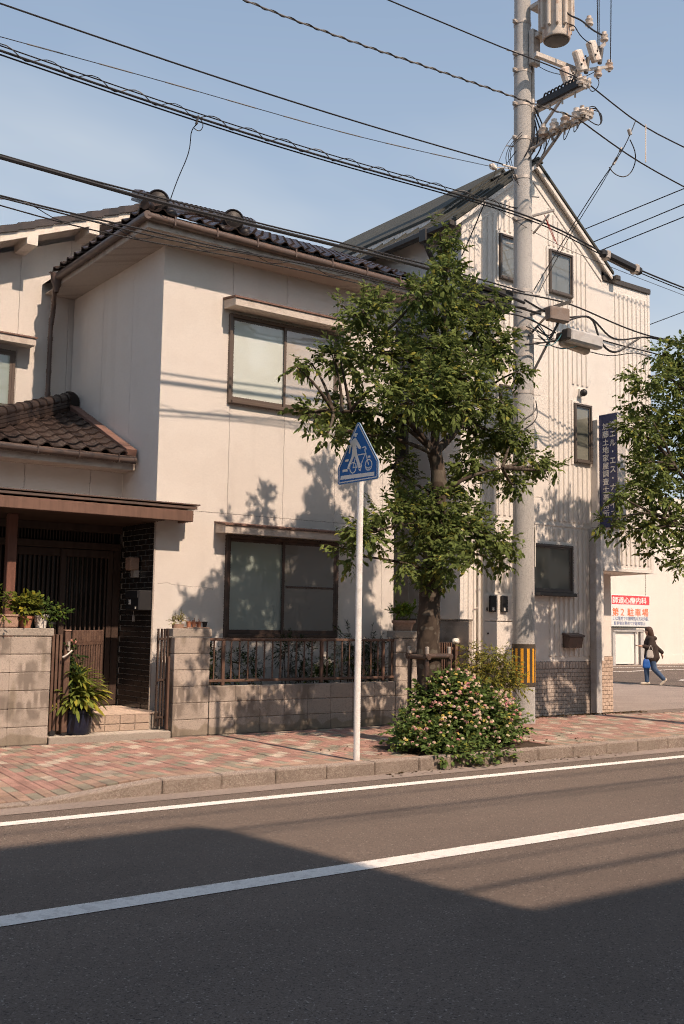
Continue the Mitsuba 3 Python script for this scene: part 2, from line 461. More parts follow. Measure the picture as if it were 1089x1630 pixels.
M_YELLOW = pri('mat_band_yellow', rusty((0.66, 0.31, 0.022), (0.45, 0.22, 0.03), 0.4), 0.5, 0.4)
M_BANDBLK = pri('mat_band_black', rusty((0.055, 0.042, 0.030), (0.09, 0.07, 0.05), 0.4), 0.6, 0.3)
M_TILEWALL = pri('mat_wall_tile', lambda p, n, uv: mix((0.33, 0.275, 0.235), (0.43, 0.365, 0.315), cell_rand(p.x * 9.1, p.z * 15.0, 3)) * (0.85 + 0.3 * noise(p.x * 150, p.y * 150, p.z * 150)), 0.5, 0.4)
M_TILETAN = pri('mat_wall_tile_tan', lambda p, n, uv: mix((0.44, 0.33, 0.255), (0.56, 0.43, 0.34), cell_rand(p.x * 9.1, p.z * 15.0, 3)) * (0.88 + 0.24 * noise(p.x * 150, p.y * 150, p.z * 150)), 0.6, 0.3)
M_BACKWALL = pri('mat_far_wall', stucco((0.70, 0.645, 0.58), (0.58, 0.52, 0.46)), 0.85, 0.2)
M_OPP = pri('mat_opposite_wall', stucco((0.40, 0.36, 0.32), (0.28, 0.24, 0.21)), 0.85, 0.2)
M_BARK = bumped('mat_bark', bark_colour, bark_height, 0.95, 0.15, 4e-3)
M_TWIG = pri('mat_twig', (0.060, 0.042, 0.028), 0.9, 0.2)


def leafmat(name, rough=0.32, trans=0.6, spec=0.5):
    scene[name] = {'type': 'principledthin', 'base_color': {'type': 'mesh_attribute', 'name': 'vertex_color'}, 'roughness': rough, 'diff_trans': trans, 'eta': 1.45}
    return name


M_LEAF = leafmat('mat_leaf')
M_LEAFM = leafmat('mat_leaf_matt', 0.6)
M_PETAL = leafmat('mat_petal', 0.7, 0.6)

# ---------------------------------------------------------------- the ground: road, kerb, pavement, parking lot


def swz(x, y):
    """Height of the pavement: flat at 0.13, falling to the road at the dropped kerb on the left."""
    x, y = np.asarray(x, float), np.asarray(y, float)
    a = np.clip((4.35 - x) / 1.1, 0, 1); a = a * a * (3 - 2 * a)
    b = np.clip((10.4 - y) / 1.6, 0, 1)
    return 0.13 - 0.105 * a * b


def sheet(x0, x1, y0, y1, z, nx=1, ny=1):
    xs, ys = np.linspace(x0, x1, nx + 1), np.linspace(y0, y1, ny + 1)
    X, Y = np.meshgrid(xs, ys, indexing='ij')
    Z = z(X, Y) if callable(z) else X * 0 + z
    v = np.stack([X, Y, Z], -1).reshape(-1, 3)
    i = (np.arange(nx)[:, None] * (ny + 1) + np.arange(ny)[None]).ravel()
    f = np.vstack([np.stack([i, i + ny + 1, i + ny + 2], 1), np.stack([i, i + ny + 2, i + 1], 1)])
    return v, f


put('ground', sheet(-900, 900, -900, 900, -0.06), M_APRON, kind='structure', label='grey ground that runs out of sight beyond the street', category='ground')
put('road', sheet(-120, 160, 2.45, 8.72, 0.0), M_ROAD, kind='structure', label='brown grey asphalt road crossed by shadows', category='road')
put('road__edge_line', sheet(-120, 160, 8.00, 8.145, 0.004), M_PAINT)
put('road__centre_line', sheet(-120, 160, 5.44, 5.63, 0.004), M_PAINT)
put('gutter_strip', cat(sheet(-120, 160, 8.42, 8.72, 0.004)), M_APRON, kind='structure', label='pale concrete gutter along the foot of the kerb', category='gutter')
put('near_pavement', box(-120, 160, -2.2, 2.45, -0.05, 0.13), M_APRON, kind='structure', label='pavement on the near side of the road', category='pavement')

k = root('kerb', kind='structure', label='row of rough concrete kerb stones along the paved footpath', category='kerb')
x = 4.44
rng = np.random.default_rng(5)
joints = [3.72, 4.44]
while x < 46:
    x += 0.60
    joints.append(x)
for a, b in zip(joints[:-1], joints[1:]):
    if a < 4.0:   # the sloping end stone of the dropped kerb
        v, f = cbox(a - 0.50, b - 0.004, 8.70, 8.86, -0.05, 0.135, 0.015)
        t = np.clip((b - v[:, 0]) / (b - a + 0.5), 0, 1)
        v = v.copy(); v[:, 2] = np.where(v[:, 2] > 0, v[:, 2] - 0.115 * t, v[:, 2])
        put(k + '__stone', (v, f), M_KERB)
    else:
        dz, dy = rng.normal() * 0.002, rng.normal() * 0.002
        put(k + '__stone', cbox(a + 0.003, b - 0.003, 8.70 + dy, 8.86, -0.05, 0.135 + dz, 0.014), M_KERB)
put(k + '__dropped_stone', cbox(-60, 3.215, 8.70, 8.86, -0.05, 0.022, 0.006), M_KERB)

put('pavement', sheet(-20, 16.4, 8.80, 11.9, lambda X, Y: swz(X, Y) - 0.012, 73, 12), M_SAND, kind='structure', label='footpath paved with red, tan and grey blocks in front of the houses', category='pavement')
# blocks 0.1 x 0.2 m in columns across the footpath
rng = np.random.default_rng(8)
cand = []
PW, PL = 0.110, 0.218
for i in range(int((16.4 - 2.0) / PW)):
    x0 = 2.0 + i * PW
    off = (i % 2) * PL / 2
    for j in range(-1, 15):
        y0, y1 = 8.865 + j * PL + off, 8.865 + (j + 1) * PL + off
        y0, y1 = max(y0, 8.865), min(y1, 11.74)
        if y1 - y0 < 0.05:
            continue
        if x0 > 14.1 and y1 > 11.4:
            continue
        cx, cy = x0 + PW / 2, (y0 + y1) / 2
        if 7.65 < cx < 9.75 and cy < 9.85:   # the planting bed
            continue
        s = (j + 2 * i + (i % 2) * 3) % 7
        r = rng.random()
        if cy < 9.20 + 0.06 * math.sin(cx * 5):
            m = 3 if r < 0.75 else 2
        elif s == 0 and r < 0.85:
            m = 1
        elif s == 3 and r < 0.75:
            m = 2
        elif s == 5 and r < 0.45:
            m = 2 if r < 0.3 else 1
        else:
            m = 0 if r < 0.86 else (3 if r < 0.96 else 1)
        h = float(swz(cx, cy))
        v, f = cbox(x0 + 0.0025, x0 + PW - 0.0025, y0 + 0.0025, y1 - 0.0025, -0.045, 0.0, 0.004)
        v = v + [0, 0, rng.normal() * 0.0012]
        v = v.copy()
        v[:, 2] += swz(v[:, 0], v[:, 1]) + (v[:, 0] - cx) * rng.normal() * 0.012
        cand.append((cx ** 2 + cy ** 2, m, (v, f), cx))
cand.sort(key=lambda c: c[0])
vis = [c for c in cand if c[3] > 2.85]
for c in vis[:300]:
    put('pavement__paver', c[2], PAVER[c[1]])
names = ('red', 'tan', 'grey', 'brown')
rest = vis[300:] + [c for c in cand if c[3] <= 2.85]
for m in range(4):
    put(f'pavement__{names[m]}_paving', cat(*[c[2] for c in rest if c[1] == m]), PAVER[m], kind='stuff')

put('planting_bed', cat(cbox(7.62, 9.78, 8.86, 9.88, 0.02, 0.125, 0.01)), M_SOIL, kind='structure', label='bare soil bed for the street tree at the kerb', category='bed')

# drive and parking lot on the right
put('pavement__far_paving', sheet(16.4, 60, 8.80, 11.35, 0.124), PAVER[0], kind='stuff')
put('driveway', sheet(14.05, 60, 11.36, 60, lambda X, Y: 0.112 - 0.092 * np.clip((Y - 11.36) / 1.6, 0, 1), 1, 30), M_APRON, kind='structure', label='grey concrete drive beside the white building', category='driveway')
put('parking_lot', sheet(23.85, 70, 14.0, 27.2, 0.036), M_ROAD, kind='structure', label='asphalt parking lot with white bay lines', category='parking lot')
put('parking_lot__edge_drain', box(23.70, 23.85, 12.0, 27.2, -0.05, 0.028), M_DARKMET)
for a, b in (((26.3, 19.2), (32.5, 21.6)), ((27.5, 23.5), (40, 25.2)), ((24.2, 17.2), (29, 19.0)), ((29.5, 26.0), (44, 26.2))):
    a, b = np.array(a), np.array(b)
    s = np.array([-(b - a)[1], (b - a)[0]]) / np.linalg.norm(b - a) * 0.075
    q = np.array([[*(a - s), 0.041], [*(b - s), 0.041], [*(b + s), 0.041], [*(a + s), 0.041]])
    put('parking_lot__bay_line', (q, np.array([[0, 1, 2], [0, 2, 3]])), M_PAINT)

# ---------------------------------------------------------------- the tiled house on the left
HF = 12.40          # front face of the front wing
HX = 6.10           # its left (shaded) side face
HR = 10.06          # its right end
LW = 15.50          # front face of the rear wing
H = root('tiled_house', label='beige two storey house with brown glazed tile roofs and a dark wooden entrance porch', category='house')


def hp(name, mesh, m, smooth=False, parent=None, **said):
    return put((parent or H) + '__' + name, mesh, m, smooth, **said)


# wall cores (the panels stand 15 mm proud of them)
hp('wall', cat(box(HX + 0.015, HR - 0.0, HF + 0.015, 19.0, 0.10, 6.55), box(1.5, HX + 0.2, LW + 0.015, 19.0, 0.1, 7.0),
               box(2.2, HX + 0.014, 13.45, LW + 0.1, 2.9, 3.70)), M_SEAM)
W = HF
win_up = (7.10, 8.94, 4.50, 5.75)
win_lo = (7.14, 9.00, 1.33, 2.70)
xs = [HX, 7.155, 8.045, 8.935, 9.825, HR]
for a, b in zip(xs[:-1], xs[1:]):
    for z0, z1 in ((0.13, 2.985), (2.991, 6.50)):
        p = sbox(a + 0.0025, z0, b - 0.0025, z1)
        for w in (win_up, win_lo):
            p = p.difference(sbox(w[0] + 0.02, w[2] + 0.02, w[1] - 0.02, w[3] - 0.02))
        for g_ in getattr(p, 'geoms', [p]):
            hp('panel', extr(g_, 0.0149, 'xz', HF), M_SIDE, parent=H + '__wall')
ys = [HF, 13.33, 14.33, LW - 0.02]
for a, b in zip(ys[:-1], ys[1:]):
    hp('panel', extr(sbox(a + 0.0025, 2.83 if a < 13 else 2.95, b - 0.0025, 6.50), 0.0149, 'yz', HX), M_SIDE, parent=H + '__wall')
for a, b in zip([1.5, 2.6, 3.43, 4.34, 5.24, 6.02], [2.6, 3.43, 4.34, 5.24, 6.02, HX + 0.1]):
    zt = lambda x: 6.93 + 0.409 * (x - 4.75) - 0.02
    hp('panel', extr(Polygon([(a + 0.003, 3.2), (b - 0.003, 3.2), (b - 0.003, min(zt(b) - 0.0, 9)), (a + 0.003, zt(a))]).difference(sbox(3.3, 4.63, 5.23, 5.50)), 0.0149, 'xz', LW), M_SIDE, parent=H + '__wall')
for a, b in zip([2.2, 3.2, 4.72, 5.62], [3.2, 4.72, 5.62, HX]):
    hp('panel', cbox(a + 0.003, b - 0.003, 13.435, 13.4495, 2.90, 3.58, 0.002), M_SIDE, parent=H + '__wall')

# eaves of the front wing
EX0, EY0, EX1, EZ = 5.58, 11.90, 10.42, 6.63
hp('soffit', cat(cbox(EX0 + 0.05, EX1, EY0 + 0.06, HF + 0.02, 6.485, 6.505, 0.003), cbox(EX0 + 0.05, HX + 0.02, HF + 0.02, LW, 6.485, 6.505, 0.003)), M_EAVE)
hp('fascia', cat(cbox(EX0 + 0.05, EX1, EY0 + 0.045, EY0 + 0.07, 6.49, 6.64, 0.003), cbox(EX0 + 0.045, EX0 + 0.07, EY0 + 0.045, LW - 0.35, 6.49, 6.64, 0.003)), M_EAVE)
hp('eave_filler', cat(box(EX0 + 0.02, EX1, EY0 + 0.02, EY0 + 0.05, EZ - 0.02, EZ + 0.062), box(EX0 + 0.02, EX0 + 0.05, EY0 + 0.05, 15.0, EZ - 0.02, EZ + 0.062)), M_DARKMET)
hp('eave_gutter', cat(tube([(EX0, EY0, EZ - 0.015), (EX1 + 0.05, EY0, EZ - 0.04)], 0.055, 10), tube([(EX0, EY0 - 0.05, EZ - 0.015), (EX0, 14.95, EZ - 0.05)], 0.055, 10)), M_COPPER, 40)
for x in np.arange(5.95, 10.3, 0.62):
    hp('bracket', cbox(x, x + 0.02, EY0 - 0.062, EY0 + 0.06, EZ - 0.075, EZ + 0.045, 0.002), M_COPPER, parent=H + '__eave_gutter')
hp('downpipe', cat(tube(curve([(5.58, 14.93, 6.55), (5.60, 15.02, 6.42), (5.70, 15.30, 6.25), (5.70, 15.36, 6.0)], 10), 0.036, 8), cyl((5.70, 15.38, 6.1), (5.70, 15.38, 4.55), 0.034, n=10),
                   *[cyl((5.70, 15.38, z), (5.70, 15.38, z + 0.05), 0.042, n=10) for z in (5.75, 5.25, 4.9)]), M_COPPER, 40)
hp('rainwater_head', lathe([(0.03, -0.22), (0.05, -0.14), (0.09, -0.05), (0.10, 0.06), (0.085, 0.06)], (5.585, 14.90, 6.58), 10), M_COPPER, 40)

# roof tiles: one S shaped pan per piece
TW, TL = 0.265, 0.235


def tile_mesh(o, ax, dn, w=TW, l=0.285, th=0.018):
    """A glazed pan tile: o its lower left corner, ax along the eave, dn down the slope (unit); a roll on its right edge."""
    ax, dn = np.asarray(ax, float), np.asarray(dn, float)
    up = np.cross(ax, -dn); up = up if up[2] > 0 else -up
    u = np.array([0, 0.12, 0.28, 0.46, 0.62, 0.70, 0.78, 0.86, 0.94, 1.04])
    h = np.array([0.024, 0.008, 0.0, 0.0, 0.008, 0.026, 0.044, 0.049, 0.041, 0.021])
    n = len(u)
    v = []
    for s, lift, t in ((0.0, 0.012, 0), (0.0, 0.012, th), (-l, -0.012, th)):
        for a, b in zip(u, h):
            v.append(o + ax * a * w - dn * (-s) + up * (b + t + lift) if s == 0 else o + ax * a * w - dn * l + up * (b + t + lift))
    v = np.array(v)
    f = []
    for i in range(n - 1):
        f += [[i, i + 1, n + i + 1], [i, n + i + 1, n + i], [n + i, n + i + 1, 2 * n + i + 1], [n + i, 2 * n + i + 1, 2 * n + i]]
    return v, np.array(f)


SL = 0.47
CO = 1 / math.sqrt(1 + SL * SL)
R1 = hp('roof', cat((np.array([[EX0, EY0, EZ + 0.0], [EX1, EY0, EZ], [EX1, EY0 + 4.2, EZ + 4.2 * SL], [EX0 + 4.2, EY0 + 4.2, EZ + 4.2 * SL], [EX0, 19, EZ], [EX0 + 4.2, 19, EZ + 4.2 * SL]], float),
                     np.array([[0, 1, 2], [0, 2, 3], [0, 3, 5], [0, 5, 4]])),
                    (np.array([[EX1, EY0, EZ], [EX1, EY0, EZ - 0.08], [EX1, 16.1, EZ + 4.2 * SL], [EX1, 16.1, EZ]], float), np.array([[0, 1, 2], [1, 3, 2]]))), M_TILE)
rest = []
for j in range(13):
    for i in range(18):
        t = j * TL * CO
        x = EX0 - 0.02 + i * TW
        if x + TW * 0.4 < EX0 + t or x > EX1 - 0.05:
            continue
        tl = tile_mesh(np.array([x, EY0 - 0.035 + t, EZ + 0.035 + t * SL]), (1, 0, 0), (0, -CO, -SL * CO))
        if j < 7:
            hp('tile', tl, M_TILE, 45, parent=R1)
        else:
            rest.append(tl)
hp('upper_tiles', cat(*rest), M_TILE, 45, parent=R1, kind='stuff')
for i in range(12):     # left eave of the same roof
    y = EY0 + 0.02 + i * TW
    hp('tile', tile_mesh(np.array([EX0 - 0.035, y + TW, EZ + 0.035]), (0, -1, 0), (-CO, 0, -SL * CO)), M_TILE, 45, parent=R1)


def ridge(parent, p0, p1, name='ridge_tile', r=0.075, layers=2, step=0.24, base=0.09):
    """A ridge: flat bedding courses below round cap tiles, one after another."""
    p0, p1 = np.asarray(p0, float), np.asarray(p1, float)
    d = p1 - p0; L = np.linalg.norm(d); d /= L
    n = max(1, int(L / step))
    hp('ridge_course', cat(*[bar(p0 + [0, 0, 0.03 + 0.055 * q], p1 + [0, 0, 0.03 + 0.055 * q], 0.17 - 0.02 * q, 0.045) for q in range(layers)]), M_TILE, parent=parent)
    top = 0.055 * layers + 0.035
    for i in range(n):
        a, b = p0 + d * (i * L / n), p0 + d * ((i + 1) * L / n + 0.02)
        hp(name, tube([a + [0, 0, top], a + d * 0.03 + [0, 0, top], b + [0, 0, top - 0.006]], [r * 1.12, r * 1.12, r * 0.94], 10), M_TILE, 45, parent=parent)


def onigawara(parent, c, s=1.0, yaw=0):
    """The ornament at a ridge end: a round boss with a rim, on a shouldered block, two scroll bosses below."""
    c = np.asarray(c, float)
    m = cat(rot(lathe([(0.0, -0.06), (0.10, -0.06), (0.135, -0.03), (0.14, 0.03), (0.12, 0.055), (0.105, 0.04), (0.06, 0.055), (0.0, 0.065)], (0, 0, 0), 20), 90, (1, 0, 0)),
            move(ball((0, 0, 0), (0.085, 0.09, 0.085), sub=2), (-0.155, -0.02, -0.17)), move(ball((0, 0, 0), (0.085, 0.09, 0.085), sub=2), (0.155, -0.02, -0.17)),
            cbox(-0.17, 0.17, 0.0, 0.09, -0.24, -0.04, 0.03), cbox(-0.10, 0.10, 0.0, 0.10, -0.06, 0.09, 0.03))
    v, f = rot(m, yaw)
    return hp('ridge_end_ornament', (v * s + c, f), M_ONI, 40, parent=parent)


hy = lambda t, lift=0.0: np.array([EX0 + t, EY0 + t, EZ + 0.05 + t * SL + lift])
ridge(R1, hy(0.30), hy(3.9), layers=2, r=0.065)
onigawara(R1, hy(0.16) + [0.06, -0.02, 0.15], 1.05, -25)
hp('corner_tile', tube(curve([hy(0.0) + [-0.05, -0.05, 0.05], hy(0.15) + [0, 0, 0.07], hy(0.4) + [0, 0, 0.1]], 6), [0.06, 0.07, 0.075, 0.08, 0.08, 0.08], 10), M_TILE, 45, parent=R1)
onigawara(R1, (6.95, 12.10, EZ + 0.32), 1.05, -20)
ridge(R1, (7.03, 12.22, EZ + 0.16), (7.03, 15.4, EZ + 0.16 + 3.18 * SL), layers=2)

# rear wing gable: white rake board, purlin ends, dark edge tiles
RK = lambda x: 6.97 + 0.409 * (x - 4.75)
R2 = hp('rear_roof', cat((np.array([[1.2, 14.98, RK(1.2) + 0.17], [7.4, 14.98, RK(7.4) + 0.17], [7.4, 20, RK(7.4) + 0.17], [1.2, 20, RK(1.2) + 0.17]], float), np.array([[0, 1, 2], [0, 2, 3]])),
                        extr(Polygon([(1.2, RK(1.2) + 0.02), (7.4, RK(7.4) + 0.02), (7.4, RK(7.4) + 0.05), (1.2, RK(1.2) + 0.05)]), 0.52, 'xz', 15.0)), M_EAVE)
hp('rake_board', extr(Polygon([(1.2, RK(1.2)), (7.0, RK(7.0)), (7.0, RK(7.0) + 0.145), (1.2, RK(1.2) + 0.145)]), 0.03, 'xz', 14.965), M_WHITEB, parent=R2)
for x in (3.2, 4.20, 5.125, 6.075):
    hp('purlin_end', extr(Polygon([(x, RK(x) - 0.10), (x + 0.165, RK(x) - 0.10), (x + 0.165, RK(x + 0.165) + 0.02), (x, RK(x) + 0.02)]), 0.56, 'xz', 14.955), M_WHITEB, parent=R2)
for i in range(22):
    x = 1.3 + i * 0.262
    a, b = np.array([x, 14.955, RK(x) + 0.175]), np.array([x + 0.275, 14.955, RK(x + 0.275) + 0.155])
    hp('edge_tile', extr(Polygon([(a[0], a[2] - 0.045), (b[0], b[2] - 0.045), (b[0], b[2] + 0.062), (a[0], a[2] + 0.062)]), 0.09, 'xz', 14.925), M_TILE, parent=R2)

# lean-to roof over the entrance
GE, GZ, GS = 13.02, 3.69, 0.435
R3 = hp('entrance_roof', (np.array([[2.0, GE, GZ], [6.03, GE, GZ], [6.03, 15.25, GZ + 2.23 * GS], [2.0, 15.25, GZ + 2.23 * GS]], float), np.array([[0, 1, 2], [0, 2, 3]])), M_TILE)
CG = 1 / math.sqrt(1 + GS * GS)
for j in range(9):
    t = j * TL * CG
    for i in range(9):
        x = 5.92 - TW - i * TW
        if x < 3.72 + t * 0.98 - TW:
            continue
        hp('tile', tile_mesh(np.array([x, GE - 0.05 + t, GZ + 0.02 + t * GS]), (1, 0, 0), (0, -CG, -GS * CG)), M_TILE, 45, parent=R3)
ridge(R3, (3.80, 13.02, GZ + 0.05), (5.98, 15.18, GZ + 0.05 + 2.16 * GS), layers=3)
hp('ridge_end_ornament', move(rot(lathe([(0.0, -0.06), (0.11, -0.06), (0.15, 0.0), (0.12, 0.05), (0.0, 0.06)], (0, 0, 0), 16), 90, (1, 0, 0)), (5.95, 15.1, GZ + 0.20 + 2.1 * GS)), M_ONI, 45, parent=R3)
vd = np.array([0, CG, GS * CG])
for i in range(3):
    a = np.array([5.985, GE - 0.06, GZ + 0.075]) + vd * i * 0.80
    v, f = bar(a, a + vd * 0.81, 0.15, 0.085, (0, 0, 1))
    hp('verge_sheet', (v + [0, 0, 0.004 * i], f), M_VERGE, parent=R3)
hp('entrance_gutter', cat(tube([(2.0, GE - 0.03, GZ - 0.02), (6.05, GE - 0.03, GZ - 0.02)], 0.05, 10), cyl((6.02, GE - 0.03, GZ - 0.02), (6.06, GE - 0.03, GZ - 0.02), 0.055, n=10)), M_COPPER, 40, parent=R3)
for x in np.arange(3.6, 6.0, 0.55):
    hp('bracket', cbox(x, x + 0.014, GE - 0.088, GE + 0.03, GZ - 0.073, GZ + 0.036, 0.002), M_COPPER, parent=R3)
hp('entrance_eave', cat(cbox(2.0, 6.09, GE + 0.03, GE + 0.055, GZ - 0.15, GZ - 0.0, 0.003), cbox(2.0, 6.09, GE + 0.05, 13.44, GZ - 0.15, GZ - 0.13, 0.003)), M_EAVE, parent=R3)

# flat porch roof
PR = hp('porch_roof', cat(cbox(1.5, 6.50, 12.02, 13.42, 2.965, 3.00, 0.004), cbox(1.5, 6.53, 12.00, 13.42, 3.012, 3.03, 0.003)), M_COPPER)
hp('fascia_board', cat(cbox(1.5, 6.455, 12.04, 12.085, 2.805, 2.945, 0.005), cbox(6.41, 6.455, 12.085, HF - 0.01, 2.805, 2.945, 0.005)), M_WOOD, parent=PR)
hp('ceiling', cbox(1.5, 6.09, 12.09, 13.42, 2.80, 2.82, 0.003), M_DOOR, parent=PR)
hp('porch_post', cbox(4.275, 4.385, 12.62, 12.73, 0.42, 2.80, 0.008), M_POSTW, parent=PR)

# entrance: lattice doors
DY = 13.42
D = root(H + '__entrance_door', label='dark wooden lattice sliding doors with a lattice transom')
hp('frame', cat(cbox(2.2, 6.08, DY - 0.06, DY + 0.06, 2.47, 2.56, 0.006), cbox(2.2, 6.08, DY - 0.05, DY + 0.05, 2.70, 2.80, 0.006), cbox(2.2, 6.08, DY - 0.05, DY + 0.05, 0.41, 0.48, 0.006),
                cbox(5.98, 6.08, DY - 0.05, DY + 0.05, 0.48, 2.47, 0.006), cbox(4.50, 4.58, DY - 0.05, DY + 0.05, 0.48, 2.47, 0.006)), M_DOOR, parent=D)
hp('glass', box(2.2, 6.0, DY + 0.03, DY + 0.04, 0.48, 2.75), M_DOORGL, parent=D)
for a, b, yy in ((4.60, 5.31, DY + 0.0), (5.24, 5.97, DY - 0.035)):
    leaf = hp('sliding_leaf', cat(cbox(a, a + 0.07, yy - 0.018, yy + 0.018, 0.49, 2.46, 0.004), cbox(b - 0.07, b, yy - 0.018, yy + 0.018, 0.49, 2.46, 0.004), cbox(a + 0.07, b - 0.07, yy - 0.018, yy + 0.018, 2.36, 2.46, 0.004),
                                  cbox(a + 0.07, b - 0.07, yy - 0.018, yy + 0.018, 0.49, 0.75, 0.004)), M_DOOR, parent=D)
    for i in range(9):
        x = a + 0.09 + i * (b - a - 0.18 - 0.022) / 8
        put(D + '__slat', cbox(x, x + 0.022, yy - 0.014, yy + 0.014, 0.75, 2.36, 0.003), M_DOOR)
hp('transom_slat', cat(*[cbox(x, x + 0.014, DY - 0.02, DY + 0.02, 2.56, 2.70, 0.002) for x in np.arange(4.2, 5.98, 0.042)]), M_DOOR, parent=D, kind='stuff')
hp('side_slat', cat(*[cbox(x, x + 0.02, DY - 0.02, DY + 0.02, 0.48, 2.47, 0.002) for x in np.arange(3.0, 4.48, 0.08)]), M_DOOR, parent=D, kind='stuff')
hp('inner_wall', box(2.0, 6.1, DY + 0.06, DY + 0.10, 0.1, 2.9), M_DOORGL, parent=D)

# black glazed bricks on the side face beside the door
BK = hp('brick_cheek', box(HX + 0.0005, HX + 0.0145, HF + 0.02, DY - 0.05, 0.38, 2.80), M_CONC)
rng = np.random.default_rng(3)
for r_ in range(34):
    z0 = 0.41 + r_ * 0.0705
    o = (r_ % 2) * 0.115
    y = HF + 0.012 - o
    while y < DY - 0.06:
        a, b = max(y, HF + 0.012), min(y + 0.222, DY - 0.055)
        if b - a > 0.04:
            d = rng.normal() * 0.0012
            put(BK + '__brick', cbox(HX - 0.010 + d, HX + 0.012, a, b, z0, z0 + 0.0635, 0.003), M_BRICK)
        y += 0.230
hp('corner_trim', cbox(HX - 0.012, HX + 0.010, HF - 0.008, HF + 0.010, 0.13, 2.80, 0.003), M_EAVE)

# steps
ST = hp('entrance_step', cat(cbox(4.555, 6.085, 11.76, 12.06, 0.08, 0.205, 0.008), cbox(2.2, 6.085, 12.05, DY - 0.05, 0.08, 0.40, 0.004)), M_CONC)
for i in range(7):
    a, b = 4.57 + i * 0.195, 4.57 + (i + 1) * 0.195 - 0.008
    hp('riser_tile', cbox(a, b, 12.036, 12.052, 0.295, 0.392, 0.003), M_STEP, parent=ST)
    hp('riser_tile', cbox(a, b, 12.036, 12.052, 0.208, 0.287, 0.003), M_STEP, parent=ST)
for i in range(10):
    for j in range(4):
        hp('tread_tile', cbox(4.57 + i * 0.152, 4.57 + (i + 1) * 0.152 - 0.006, 12.036 + j * 0.30, 12.33 + j * 0.30, 0.393, 0.408, 0.003), M_STEP, parent=ST)


def jwindow(w, y, panes, parent_label, proud=0.05, fw=0.045, mat=M_FRAME):
    """A surface mounted sliding window: outer frame, two sashes, panes."""
    x0, x1, z0, z1 = w
    k = hp('window', cat(cbox(x0, x0 + fw, y - proud, y + 0.05, z0, z1, 0.005), cbox(x1 - fw, x1, y - proud, y + 0.05, z0, z1, 0.005), cbox(x0 + fw, x1 - fw, y - proud, y + 0.05, z1 - fw, z1, 0.005),
                         cbox(x0 + fw, x1 - fw, y - proud - 0.025, y + 0.05, z0, z0 + fw, 0.005)), mat, label=parent_label)
    xm = (x0 + x1) / 2
    for i, (a, b, yy, pm) in enumerate(((x0 + fw, xm + 0.03, y - 0.004, panes[0]), (xm - 0.03, x1 - fw, y - 0.032, panes[1]))):
        s = 0.038
        sa = hp('sash', cat(cbox(a, a + s, yy - 0.012, yy + 0.012, z0 + fw, z1 - fw, 0.003), cbox(b - s, b, yy - 0.012, yy + 0.012, z0 + fw, z1 - fw, 0.003),
                            cbox(a + s, b - s, yy - 0.012, yy + 0.012, z1 - fw - s, z1 - fw, 0.003), cbox(a + s, b - s, yy - 0.012, yy + 0.012, z0 + fw, z0 + fw + s * 1.5, 0.003)), mat, parent=k)
        za, zb = z0 + fw + s * 1.5, z1 - fw - s
        hp('frosted_sheet', box(a + s, b - s, yy - 0.002, yy + 0.004, za, zb), pm, parent=k)
        hp('pane', (np.array([[a + s, yy - 0.008, za], [b - s, yy - 0.008, za], [b - s, yy - 0.008, zb], [a + s, yy - 0.008, zb]]), np.array([[0, 1, 2], [0, 2, 3]])), 'mat_clear_glass', parent=k)
    return k


hp('crack', tube(np.array([[6.16, HF - 0.0005, 2.01], [6.30, HF - 0.0005, 2.03], [6.37, HF - 0.0005, 2.005], [6.52, HF - 0.0005, 2.0], [6.66, HF - 0.0005, 1.985], [6.80, HF - 0.0005, 1.99], [6.97, HF - 0.0005, 1.965]]), 0.0022, 4), M_MORTAR, parent=H + '__wall')
jwindow(win_up, HF, (M_FROST, M_FROSTW), 'sliding window of the upper floor with pale frosted panes')
k = jwindow(win_lo, HF, (M_FROSTG, M_SCREEN), 'sliding window of the ground floor with a greenish frosted pane and an insect screen', mat=M_DKBROWN)
hp('screen_bar', cbox(8.10, 8.93, HF - 0.05, HF - 0.038, 2.02, 2.045, 0.002), M_DKBROWN, parent=k)
k = jwindow((3.4, 5.21, 4.60, 5.52), LW, (M_FROSTG, M_FROSTG), 'small window of the rear wing')


def hood(x0, x1, y, z, dep, parent_label):
    k = hp('window_hood', extr(Polygon([(y, z), (y - dep, z - 0.015), (y - dep, z + 0.085), (y, z + 0.125)]), x1 - x0, 'yz', x0), M_HOOD, label=parent_label)
    hp('hood_cap', extr(Polygon([(y, z + 0.130), (y - dep - 0.02, z + 0.088), (y - dep - 0.02, z + 0.112), (y, z + 0.155)]), x1 - x0 + 0.04, 'yz', x0 - 0.02), M_VERGE, parent=k)


hood(7.015, 9.06, HF, 5.80, 0.32, 'shallow canopy over the upper window')
hood(6.98, 9.12, HF, 2.72, 0.27, 'shallow canopy over the ground floor window')
hood(3.0, 5.42, LW, 5.60, 0.30, 'shallow canopy over the rear window')

